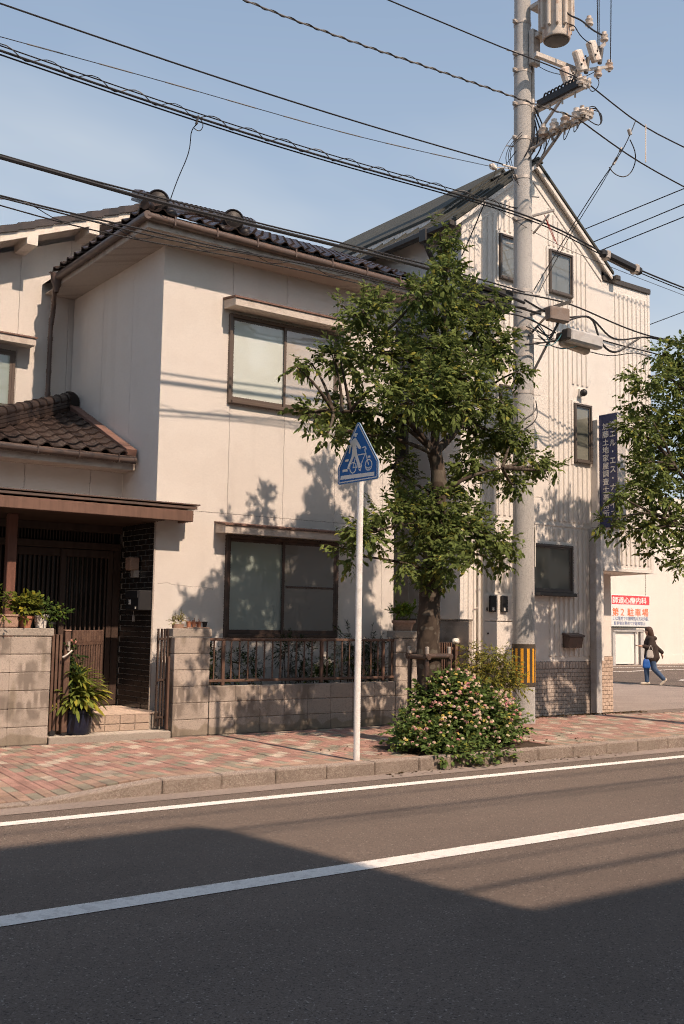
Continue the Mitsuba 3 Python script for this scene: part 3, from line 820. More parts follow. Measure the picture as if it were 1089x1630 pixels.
# things on the porch wall
k = root('wall_lamp', label='pale box shaped porch lamp on the black brick wall', category='lamp')
put(k + '__shade', cbox(5.945, 6.075, 12.78, 12.94, 2.19, 2.36, 0.012), M_PLANTER)
put(k + '__bracket', cat(cbox(6.02, 6.088, 12.80, 12.84, 2.10, 2.19, 0.004), cbox(6.02, 6.088, 12.88, 12.92, 2.10, 2.19, 0.004)), M_EAVE)
k = root('letterbox', label='black metal letterbox hung on the brick wall beside the entrance', category='letterbox')
put(k + '__body', cbox(5.90, 6.086, 12.40, 12.78, 1.66, 1.92, 0.012), M_BLACKP)
put(k + '__flap', cbox(5.885, 5.90, 12.41, 12.77, 1.82, 1.915, 0.004), M_BLACKP)
put(k + '__name_plate', cat(cbox(5.893, 5.899, 12.62, 12.68, 1.74, 1.80, 0.001), cbox(5.893, 5.899, 12.47, 12.50, 1.68, 1.71, 0.001)), M_WHITEP)
put('key_tag', cat(cyl((5.97, 12.68, 1.66), (5.97, 12.68, 1.60), 0.004, n=6), cbox(5.955, 5.985, 12.67, 12.69, 1.52, 1.60, 0.003)), M_GALV, label='small metal tag hanging under the black letterbox', category='tag')

# ---------------------------------------------------------------- concrete block walls, gates, railing
WF = 11.77
ZB = [0.13 + 0.2016 * i for i in range(8)]


def blocks(k, x0, x1, z0, rows, bw, dep=0.12, core=True):
    """Courses of concrete blocks on a recessed mortar core."""
    put(k + '__mortar', box(x0 + 0.006, x1 - 0.006, WF + 0.007, WF + dep - 0.007, z0 - 0.1, z0 + rows * 0.2016 - 0.004), M_MORTAR)
    n = max(1, round((x1 - x0) / bw))
    w = (x1 - x0) / n
    g = np.random.default_rng(int(x0 * 100))
    for r in range(rows):
        for i in range(n):
            d = g.normal() * 0.0012
            put(k + '__block', cbox(x0 + i * w + (0.004 if i else 0), x0 + (i + 1) * w - (0.004 if i < n - 1 else 0), WF + d, WF + dep, z0 + r * 0.2016 + 0.004, z0 + (r + 1) * 0.2016 - 0.004, 0.005), M_BLOCK)


k = root('block_wall', label='grey concrete block wall left of the entrance with flower pots on top', category='wall')
blocks(k, 0.87, 4.07, 0.13, 6, 0.4)
blocks(k, 4.07, 4.54, 0.13, 6, 0.47)
put(k + '__coping', cat(cbox(0.87, 2.7, WF - 0.012, WF + 0.135, 1.345, 1.432, 0.006), cbox(2.71, 4.56, WF - 0.012, WF + 0.135, 1.345, 1.432, 0.006)), M_CONC)
k = root('garden_wall', label='low concrete block wall with two gate pillars under the ground floor window', category='wall')
blocks(k, 6.105, 6.60, 0.13, 6, 0.5, 0.18)
put(k + '__coping', cbox(6.07, 6.615, WF - 0.014, WF + 0.195, 1.345, 1.445, 0.007), M_CONC)
blocks(k, 6.612, 9.60, 0.13, 3, 0.3735)
blocks(k, 9.61, 10.02, 0.13, 6, 0.41, 0.18)
put(k + '__coping', cbox(9.585, 10.045, WF - 0.014, WF + 0.195, 1.345, 1.445, 0.007), M_CONC)

k = root('railing', label='dark brown metal railing on the low block wall', category='railing')
RY = WF + 0.06
put(k + '__top_rail', cbox(6.605, 9.61, RY - 0.022, RY + 0.022, 1.295, 1.33, 0.006), M_GATE)
put(k + '__bottom_rail', cbox(6.605, 9.61, RY - 0.018, RY + 0.018, 0.775, 0.81, 0.006), M_GATE)
for x in (6.825, 8.355, 9.42):
    put(k + '__post', cbox(x - 0.022, x + 0.022, RY - 0.02, RY + 0.02, 0.735, 1.294, 0.005), M_GATE)
x = 6.69
while x < 9.58:
    if all(abs(x - q) > 0.045 for q in (6.825, 8.355, 9.42)):
        put(k + '__baluster', cbox(x - 0.009, x + 0.009, RY - 0.009, RY + 0.009, 0.81, 1.295, 0.003), M_GATE)
    x += 0.1255

# left gate: folded bars, end post with a lever, and the open leaf behind
k = root('entrance_gate', label='brown metal slatted gate folded open beside the left block wall', category='gate')
for i in range(3):
    put(k + '__slat', cbox(4.585 + i * 0.045, 4.615 + i * 0.045, 11.86, 11.90, 0.26, 1.36, 0.004), M_GATE)
put(k + '__post', cbox(4.73, 4.80, 11.84, 11.91, 0.24, 1.40, 0.008), M_GATE)
put(k + '__cap', cbox(4.725, 4.805, 11.835, 11.915, 1.40, 1.415, 0.004), M_PLANTER)
put(k + '__lever', cat(tube(curve([(4.69, 11.80, 1.10), (4.74, 11.79, 1.13), (4.80, 11.80, 1.18)], 8), 0.012, 8), cbox(4.755, 4.785, 11.82, 11.84, 1.17, 1.28, 0.003)), M_GALV)
put(k + '__wheel', move(cyl((0, -0.012, 0), (0, 0.012, 0), 0.034, n=12), (4.765, 11.86, 0.24)), M_BLACKP)
put(k + '__wheel', move(cyl((0, -0.012, 0), (0, 0.012, 0), 0.034, n=12), (4.63, 11.87, 0.24)), M_BLACKP)
a, b = np.array([4.90, 12.00]), np.array([5.52, 12.62])
n = 12
for i in range(n):
    p = a + (b - a) * i / (n - 1)
    v, f = cbox(-0.014, 0.014, -0.009, 0.009, 0.45, 1.265, 0.003)
    put(k + '__slat', (rot((v, f), 45)[0] + [p[0], p[1], 0], f), M_GATE)
    v, f = cbox(-0.024, 0.024, -0.014, 0.014, 1.265, 1.41, 0.004)
    put(k + '__slat_cap', (rot((v, f), 45)[0] + [p[0], p[1], 0], f), M_GATE)
put(k + '__rail', cat(bar((*a, 1.25), (*b, 1.25), 0.02, 0.035), bar((*a, 0.48), (*b, 0.48), 0.02, 0.035)), M_GATE)
k = root('folded_gate', label='dark brown gate leaf folded against the pillar right of the entrance', category='gate')
for i, (x, y) in enumerate(((5.955, 11.93), (5.99, 11.90), (6.02, 11.88), (6.05, 11.86))):
    put(k + '__slat', cbox(x, x + 0.02, y, y + 0.03, 0.25, 1.44 - 0.0 * i, 0.003), M_DKBROWN)
put(k + '__post', cbox(6.035, 6.062, 11.79, 11.83, 0.22, 1.10, 0.004), M_GATE)
put(k + '__hinge', cat(*[cbox(5.955, 6.06, 11.885, 11.895, z, z + 0.03, 0.002) for z in (0.35, 0.8, 1.3)]), M_DKBROWN)

# side gate to the right of the garden wall
k = root('side_gate', label='narrow brown slatted gate between the right pillar and the dark wall', category='gate')
for i in range(9):
    x = 10.36 + i * 0.046
    put(k + '__slat', cbox(x, x + 0.022, 11.85, 11.88, 0.24, 1.28, 0.003), M_GATE)
put(k + '__rail', cat(cbox(10.33, 10.80, 11.88, 11.90, 1.17, 1.21, 0.003), cbox(10.33, 10.80, 11.88, 11.90, 0.34, 0.38, 0.003)), M_GATE)
put(k + '__post', cat(cbox(10.80, 10.86, 11.83, 11.90, 0.13, 1.27, 0.006)), M_GATE)
v, f = ball((0, 0, 0), (0.058, 0.055, 0.052), sub=3)
v = v * (1 + 0.35 * (meshkit.fbm(v * 26, 3, 3)[:, None] - 0.5)) + [10.83, 11.86, 1.295]
put('plastic_bag', (v, f), M_WHITEP, 60, label='crumpled white plastic bag tied over the post of the side gate', category='bag')
k = root('boundary_wall', label='dark stained wall end beside the narrow side gate', category='wall')
put(k + '__wall', cbox(10.875, 10.94, 11.62, 13.4, 0.1, 1.60, 0.006), M_BLOCK)
put(k + '__coping', cbox(10.865, 10.945, 11.61, 13.4, 1.602, 1.63, 0.004), M_MORTAR)

# ---------------------------------------------------------------- the white ribbed building on the right
BF, BL, BR = 11.90, 10.95, 15.56     # front face, left and right ends
B = root('ribbed_building', label='cream coloured three storey building with vertical ribbed siding and a steep gable', category='building')
AX, AZ = 12.55, 9.16                 # gable apex
LZ, RZ, RX = 7.90, 7.80, 14.26       # eave heights left and right
GL = (AZ - LZ) / (AX - BL)
GR = (AZ - RZ) / (RX - AX)


def bp(name, mesh, m, smooth=False, parent=None, **said):
    return put((parent or B) + '__' + name, mesh, m, smooth, **said)


def roofz(x):
    return LZ + GL * (x - BL) if x < AX else (AZ - GR * (x - AX) if x < RX else 7.60)


# openings on the front: x0, x1, z0, z1
win = {'ul': (11.75, 12.33, 7.09, 7.84), 'ur': (12.905, 13.475, 7.09, 7.84), 'mid': (11.75, 12.33, 4.34, 5.36), 'narrow': (13.50, 13.925, 4.285, 5.295), 'low': (12.38, 13.43, 2.09, 2.87)}
SILL = 3.20
wall = Polygon([(BL, 0.98), (14.24, 0.98), (14.24, 2.50), (BR, 2.50), (BR, 7.58), (RX, 7.58), (RX, RZ), (AX, AZ), (BL, LZ)])
up = wall.intersection(sbox(0, SILL + 0.006, 40, 12))
lo = wall.intersection(sbox(0, 0, 40, SILL - 0.006))
bp('wall', cat(extr(up, 0.03, 'xz', BF), extr(lo, 0.03, 'xz', BF), box(BL + 0.02, 14.2, BF + 0.03, 20, 0.1, 7.6), box(14.2, BR - 0.02, BF + 0.03, 20, 2.52, 7.56),
               box(BL, BL + 0.02, BF + 0.03, 20, 0.1, LZ + 0.0), box(BR - 0.02, BR, BF + 0.03, 20, 2.50, 7.58)), M_RIB)
# ribs: slim raised battens with chamfered ends that stop short of the seams and openings
RIBX = [11.02, 11.13, 11.24, 11.40, 11.525, 11.645, 11.765, 11.89, 12.01, 12.13, 12.25, 12.36] + [12.93 + 0.1155 * i for i in range(9)] + [14.62 + 0.118 * i for i in range(8)]
segs = []
for x in RIBX:
    w = 0.022
    zt = roofz(x) - (0.30 if x < RX else 0.16)
    spans = [(1.06, SILL - 0.06), (SILL + 0.07, zt)] if x < 14.24 else [(2.62, zt)]
    if x < 12.36:
        spans = [(2.06 if x > 11.4 else 1.06, SILL - 0.06), (SILL + 0.07, zt)]
    holes = [(z0 - 0.06, z1 + 0.07) for (x0, x1, z0, z1) in win.values() if x0 - 0.06 < x < x1 + 0.06]
    if 13.45 < x < 14.0:
        holes.append((5.36, 5.62))
    for h in holes:
        new = []
        for a, b in spans:
            if h[1] <= a or h[0] >= b:
                new.append((a, b))
            else:
                if h[0] - a > 0.08: new.append((a, h[0]))
                if b - h[1] > 0.08: new.append((h[1], b))
        spans = new
    for a, b in spans:
        v = np.array([[x - w - 0.006, 0, a], [x + w + 0.006, 0, a], [x + w + 0.006, 0, b], [x - w - 0.006, 0, b],
                      [x - w, -0.022, a + 0.006], [x + w, -0.022, a + 0.006], [x + w, -0.022, b - 0.006], [x - w, -0.022, b - 0.006]]) + [0, BF - 0.0005, 0]
        segs.append((v, np.array([[4, 5, 6], [4, 6, 7], [0, 1, 5], [0, 5, 4], [1, 2, 6], [1, 6, 5], [2, 3, 7], [2, 7, 6], [3, 0, 4], [3, 4, 7]])))
for i in range(0, len(segs)):
    bp('rib', segs[i], M_RIB, parent=B + '__wall')
bp('corner_trim', cat(cbox(BL - 0.012, BL + 0.05, BF - 0.014, BF + 0.03, 0.98, LZ - 0.05, 0.004), cbox(BR - 0.05, BR + 0.012, BF - 0.014, BF + 0.03, 2.50, 7.58, 0.004)), M_RIB)
bp('seam_trim', cat(cbox(BL, 14.2, BF - 0.012, BF + 0.01, SILL - 0.02, SILL + 0.012, 0.003), cbox(14.24, BR, BF - 0.012, BF + 0.01, 2.50, 2.56, 0.003)), M_RIB)
for i, (a, b) in enumerate((((BL, LZ - 0.25), (AX, AZ - 0.25)), ((AX, AZ - 0.25), (RX, RZ - 0.25)))):
    p = Polygon([a, b, (b[0], b[1] + 0.045), (a[0], a[1] + 0.045)])
    bp('gable_trim', extr(p, 0.018, 'xz', BF - 0.018), M_RIB)

# roof: sheet metal, with barge boards; the rear part stands a little higher
def slab(pts, y0, y1, th):
    """A roof slope: pts two (x, z) points of its top edge in the gable plane."""
    (xa, za), (xb, zb) = pts
    return extr(Polygon([(xa, za), (xb, zb), (xb, zb - th), (xa, za - th)]), y1 - y0, 'xz', y0)


EXL, EXR = BL - 0.22, RX + 0.20
zl, zr = AZ + 0.11 - GL * (AX - EXL), AZ + 0.11 - GR * (EXR - AX)
RF = bp('roof', cat(slab(((EXL, zl), (AX, AZ + 0.11)), 11.78, 19.9, 0.05), slab(((AX, AZ + 0.11), (EXR, zr)), 11.78, 19.9, 0.05)), M_GREENROOF)
bp('barge_board', cat(slab(((EXL + 0.02, zl - 0.055), (AX, AZ + 0.05)), 11.80, 11.83, 0.075), slab(((AX, AZ + 0.05), (EXR - 0.02, zr - 0.055)), 11.80, 11.83, 0.075)), M_RIB, parent=RF)
bp('soffit', cat(slab(((EXL + 0.02, zl - 0.06), (AX, AZ + 0.045)), 11.83, BF + 0.03, 0.02), slab(((AX, AZ + 0.045), (EXR - 0.02, zr - 0.06)), 11.83, BF + 0.03, 0.02), slab(((EXL, zl - 0.06), (BL + 0.1, LZ + 0.1)), BF, 19.9, 0.02)), M_RIB, parent=RF)
bp('ridge_cap', cat(*[bar((AX + s * 0.05, 11.76, AZ + 0.10), (AX + s * 0.05, 13.0, AZ + 0.10), 0.13, 0.03, (s * 0.6, 0, 0.8)) for s in (-1, 1)]), M_GREENROOF, parent=RF)
for i in range(26):
    y = 11.84 + i * 0.32
    a, b = (EXL, y, zl + 0.012), (AX - 0.02, y, AZ + 0.12)
    bp('standing_seam', bar(a, b, 0.025, 0.025, (0, 0, 1)), M_GREENROOF, parent=RF)
rz = 0.13
bp('rear_roof', cat(slab(((EXL + 0.35, zl + rz + GL * 0.35), (AX + 0.15, AZ + 0.11 + rz + GL * 0.15)), 12.75, 19.9, 0.05), slab(((AX + 0.15, AZ + 0.11 + rz + GL * 0.15), (EXR, zr + rz)), 12.75, 19.9, 0.05)), M_GREENROOF)
bp('rear_gable', cat(slab(((EXL + 0.40, zl + rz - 0.02 + GL * 0.4), (AX + 0.15, AZ + 0.06 + rz + GL * 0.15)), 12.80, 12.84, 0.15), slab(((AX + 0.15, AZ + 0.06 + rz + GL * 0.15), (EXR - 0.05, zr + rz - 0.03)), 12.80, 12.84, 0.15)), M_RIB)
bp('rear_side', box(EXL + 0.36, EXL + 0.40, 12.8, 19.9, zl + GL * 0.3 - 0.15, zl + rz + GL * 0.35), M_RIB)
bp('eave_gutter', cat(cbox(EXL - 0.13, EXL + 0.0, 11.80, 19.8, zl - 0.16, zl - 0.05, 0.02), tube(curve([(EXL - 0.06, 12.42, zl - 0.15), (EXL - 0.06, 12.42, zl - 0.28), (EXL + 0.05, 12.45, zl - 0.42), (BL - 0.05, 12.48, zl - 0.55)], 10), 0.04, 8),
                        cyl((BL - 0.05, 12.48, zl - 0.5), (BL - 0.05, 12.48, 0.15), 0.035, n=8)), M_DARKMET, 40)
bp('rain_hopper', cbox(EXL - 0.15, EXL + 0.02, 12.33, 12.51, zl - 0.26, zl - 0.04, 0.015), M_DARKMET)
bp('eave_gutter', cbox(EXR, EXR + 0.12, 11.72, 19.8, zr - 0.16, zr - 0.06, 0.02), M_DARKMET)
bp('parapet_cap', cbox(RX + 0.02, BR + 0.02, BF - 0.035, BF + 0.08, 7.585, 7.68, 0.006), M_DARKMET)
bp('sheeting', cat(extr(wall.intersection(sbox(BL, 7.4, RX, 9.3)), 7.9, 'xz', BF + 0.031)), M_RIB)

# windows
blinds = {'ul': M_BLIND, 'ur': M_BLIND, 'mid': M_BLINDG, 'narrow': M_BLINDG, 'low': M_BLINDG}
for n_, (x0, x1, z0, z1) in win.items():
    fw = 0.035
    k = bp('window', cat(cbox(x0, x0 + fw, BF - 0.06, BF + 0.0, z0, z1, 0.004), cbox(x1 - fw, x1, BF - 0.06, BF + 0.0, z0, z1, 0.004), cbox(x0 + fw, x1 - fw, BF - 0.06, BF, z1 - fw, z1, 0.004),
                         cbox(x0 + fw, x1 - fw, BF - 0.075, BF, z0, z0 + fw, 0.004)), M_WINFR)
    bp('pane', (np.array([[x0 + fw, BF - 0.032, z0 + fw], [x1 - fw, BF - 0.032, z0 + fw], [x1 - fw, BF - 0.032, z1 - fw], [x0 + fw, BF - 0.032, z1 - fw]]), np.array([[0, 1, 2], [0, 2, 3]])), 'mat_clear_glass', parent=k)
    bp('blind', box(x0 + fw, x1 - fw, BF - 0.008, BF - 0.003, z0 + fw, z1 - fw), blinds[n_], parent=k)
    bp('sash', cat(cbox(x0 + fw, x0 + fw + 0.025, BF - 0.04, BF - 0.018, z0 + fw, z1 - fw, 0.003), cbox(x1 - fw - 0.025, x1 - fw, BF - 0.04, BF - 0.018, z0 + fw, z1 - fw, 0.003),
                   cbox(x0 + fw + 0.025, x1 - fw - 0.025, BF - 0.04, BF - 0.018, z0 + fw, z0 + fw + 0.03, 0.003), cbox(x0 + fw + 0.025, x1 - fw - 0.025, BF - 0.04, BF - 0.018, z1 - fw - 0.025, z1 - fw, 0.003)), M_WINFR, parent=k)
    bp('casing', cat(cbox(x0 - 0.05, x0 - 0.004, BF - 0.022, BF + 0.004, z0 - 0.04, z1 + 0.045, 0.003), cbox(x1 + 0.004, x1 + 0.05, BF - 0.022, BF + 0.004, z0 - 0.04, z1 + 0.045, 0.003), cbox(x0 - 0.004, x1 + 0.004, BF - 0.022, BF + 0.004, z1 + 0.004, z1 + 0.045, 0.003)), M_RIB, parent=k)
bp('low_sill', cbox(12.36, 13.47, BF - 0.10, BF - 0.02, 2.03, 2.088, 0.006), M_DARKMET)
bp('side_vent', extr(sbox(12.32, 4.74, 12.56, 4.98).buffer(0.05), 0.10, 'yz', BL - 0.10), M_POST)
k = bp('side_window', cat(cbox(BL - 0.05, BL, 13.15, 13.55, 4.25, 4.28, 0.003), cbox(BL - 0.05, BL, 13.15, 13.18, 4.28, 4.75, 0.003), cbox(BL - 0.05, BL, 13.52, 13.55, 4.28, 4.75, 0.003), cbox(BL - 0.05, BL, 13.15, 13.55, 4.75, 4.78, 0.003)), M_WINFR)
bp('pane', box(BL - 0.02, BL - 0.012, 13.18, 13.52, 4.28, 4.75), M_GLASSDIM, parent=k)
for y in (12.55, 13.1):
    bp('side_batten', cbox(BL - 0.014, BL, y, y + 0.04, 1.0, 7.3, 0.003), M_RIB)
bp('door_canopy', cat(extr(Polygon([(BF, 6.83), (BF - 0.55, 6.70), (BF - 0.55, 6.62), (BF, 6.62)]), 0.62, 'yz', 10.93), cbox(10.93, 11.55, BF - 0.5, BF, 6.40, 6.60, 0.006)), M_GREENROOF)

# tiled plinth: soldier course over running courses, each tile a piece
PK = bp('plinth', cat(box(BL, 14.0, BF + 0.004, BF + 0.05, 0.05, 0.978)), M_MORTAR)
g = np.random.default_rng(4)
tl = []
x = 11.30
while x < 13.97:
    tl.append(cbox(x, x + 0.064, BF - 0.008 + g.normal() * 0.001, BF + 0.01, 0.865, 0.972, 0.003)); x += 0.0715
for r_ in range(12):
    z = 0.10 + r_ * 0.0635
    x = 11.30 + (r_ % 2) * 0.055
    while x < 13.9:
        tl.append(cbox(x, x + 0.103, BF - 0.008 + g.normal() * 0.001, BF + 0.01, z, z + 0.0565, 0.003)); x += 0.110
big = [t for t in tl if t[0][:, 0].min() > 12.2][:300]
for t in big:
    bp('tile', t, M_TILEWALL, parent=PK)
bp('tiling', cat(*[t for t in tl if not any(t is b_ for b_ in big)]), M_TILEWALL, parent=PK, kind='stuff')

# meter cupboard, pipe, lamp, mail slot, post under the sign
k = bp('meter_cupboard', cat(cbox(11.40, 12.26, BF - 0.06, BF, 0.98, 1.60, 0.006), cbox(11.40, 12.26, BF - 0.06, BF, 1.612, 2.02, 0.006), cbox(11.36, 11.395, BF - 0.07, BF, 0.98, 3.1, 0.006)), M_RIB)
for x in (11.49, 11.735):
    m_ = bp('meter', cbox(x, x + 0.13, BF - 0.105, BF - 0.062, 1.75, 2.0, 0.006), M_BLACKP, parent=k)
    bp('meter_label', cbox(x + 0.035, x + 0.075, BF - 0.109, BF - 0.106, 1.77, 1.82, 0.001), M_WHITEP, parent=k)
bp('latch', cbox(11.44, 11.46, BF - 0.075, BF - 0.062, 1.76, 1.82, 0.002), M_DARKMET, parent=k)
bp('lock', cyl((11.47, BF - 0.075, 1.42), (11.47, BF - 0.06, 1.42), 0.016, n=10), M_DARKMET, parent=k)
bp('pipe', cat(cyl((11.30, BF - 0.05, 0.9), (11.30, BF - 0.05, 3.4), 0.022, n=8), cbox(11.20, 11.30, BF - 0.055, BF - 0.045, 1.80, 1.81, 0.001)), M_WHITEP, 40)
k = root('dome_camera', label='small dark dome lamp on a bracket above the narrow window', category='lamp')
put(k + '__dome', ball((13.66, BF - 0.10, 5.48), 0.062), M_BLACKP, 40)
put(k + '__bracket', cat(cbox(13.63, 13.69, BF - 0.05, BF - 0.001, 5.42, 5.56, 0.006), cyl((13.66, BF - 0.04, 5.52), (13.66, BF - 0.10, 5.52), 0.02, n=8)), M_WHITEP)
k = root('mail_box', label='brown metal mail box with a sloping lid on the ribbed wall', category='letterbox')
put(k + '__body', extr(Polygon([(BF - 0.02, 1.20), (BF - 0.13, 1.20), (BF - 0.17, 1.37), (BF - 0.02, 1.40)]), 0.33, 'yz', 13.20), M_COPPER)
put(k + '__lid', extr(Polygon([(BF - 0.02, 1.445), (BF - 0.185, 1.405), (BF - 0.185, 1.375), (BF - 0.02, 1.41)]), 0.37, 'yz', 13.18), M_COPPER)
bp('corner_post', cat(cbox(13.85, 13.985, BF - 0.17, BF - 0.03, 0.10, 3.19, 0.008)), M_POST)
bp('sign_column', cat(cbox(13.94, 13.985, BF - 0.15, BF - 0.001, 3.215, 5.05, 0.006)), M_RIB)

# setback under the overhang
k = bp('setback_wall', cat(box(14.16, 15.30, 12.62, 12.72, 1.03, 2.50)), M_BACKWALL)
tl = []
for r_ in range(15):
    z = 0.02 + r_ * 0.067
    x = 14.2 + (r_ % 2) * 0.055
    while x < 15.26:
        tl.append(cbox(max(x, 14.2), min(x + 0.103, 15.30), 12.585, 12.61, z, z + 0.060, 0.003)); x += 0.110
bp('tiling', cat(*tl), M_TILETAN, parent=k, kind='stuff')
bp('tile_bed', box(14.16, 15.305, 12.60, 12.72, 0.0, 1.03), M_MORTAR, parent=k)
bp('overhang_soffit', (np.array([[14.0, BF + 0.03, 2.495], [BR, BF + 0.03, 2.495], [15.9, 13.2, 2.495], [14.0, 13.2, 2.495]], float), np.array([[0, 2, 1], [0, 3, 2]])), M_BACKWALL)

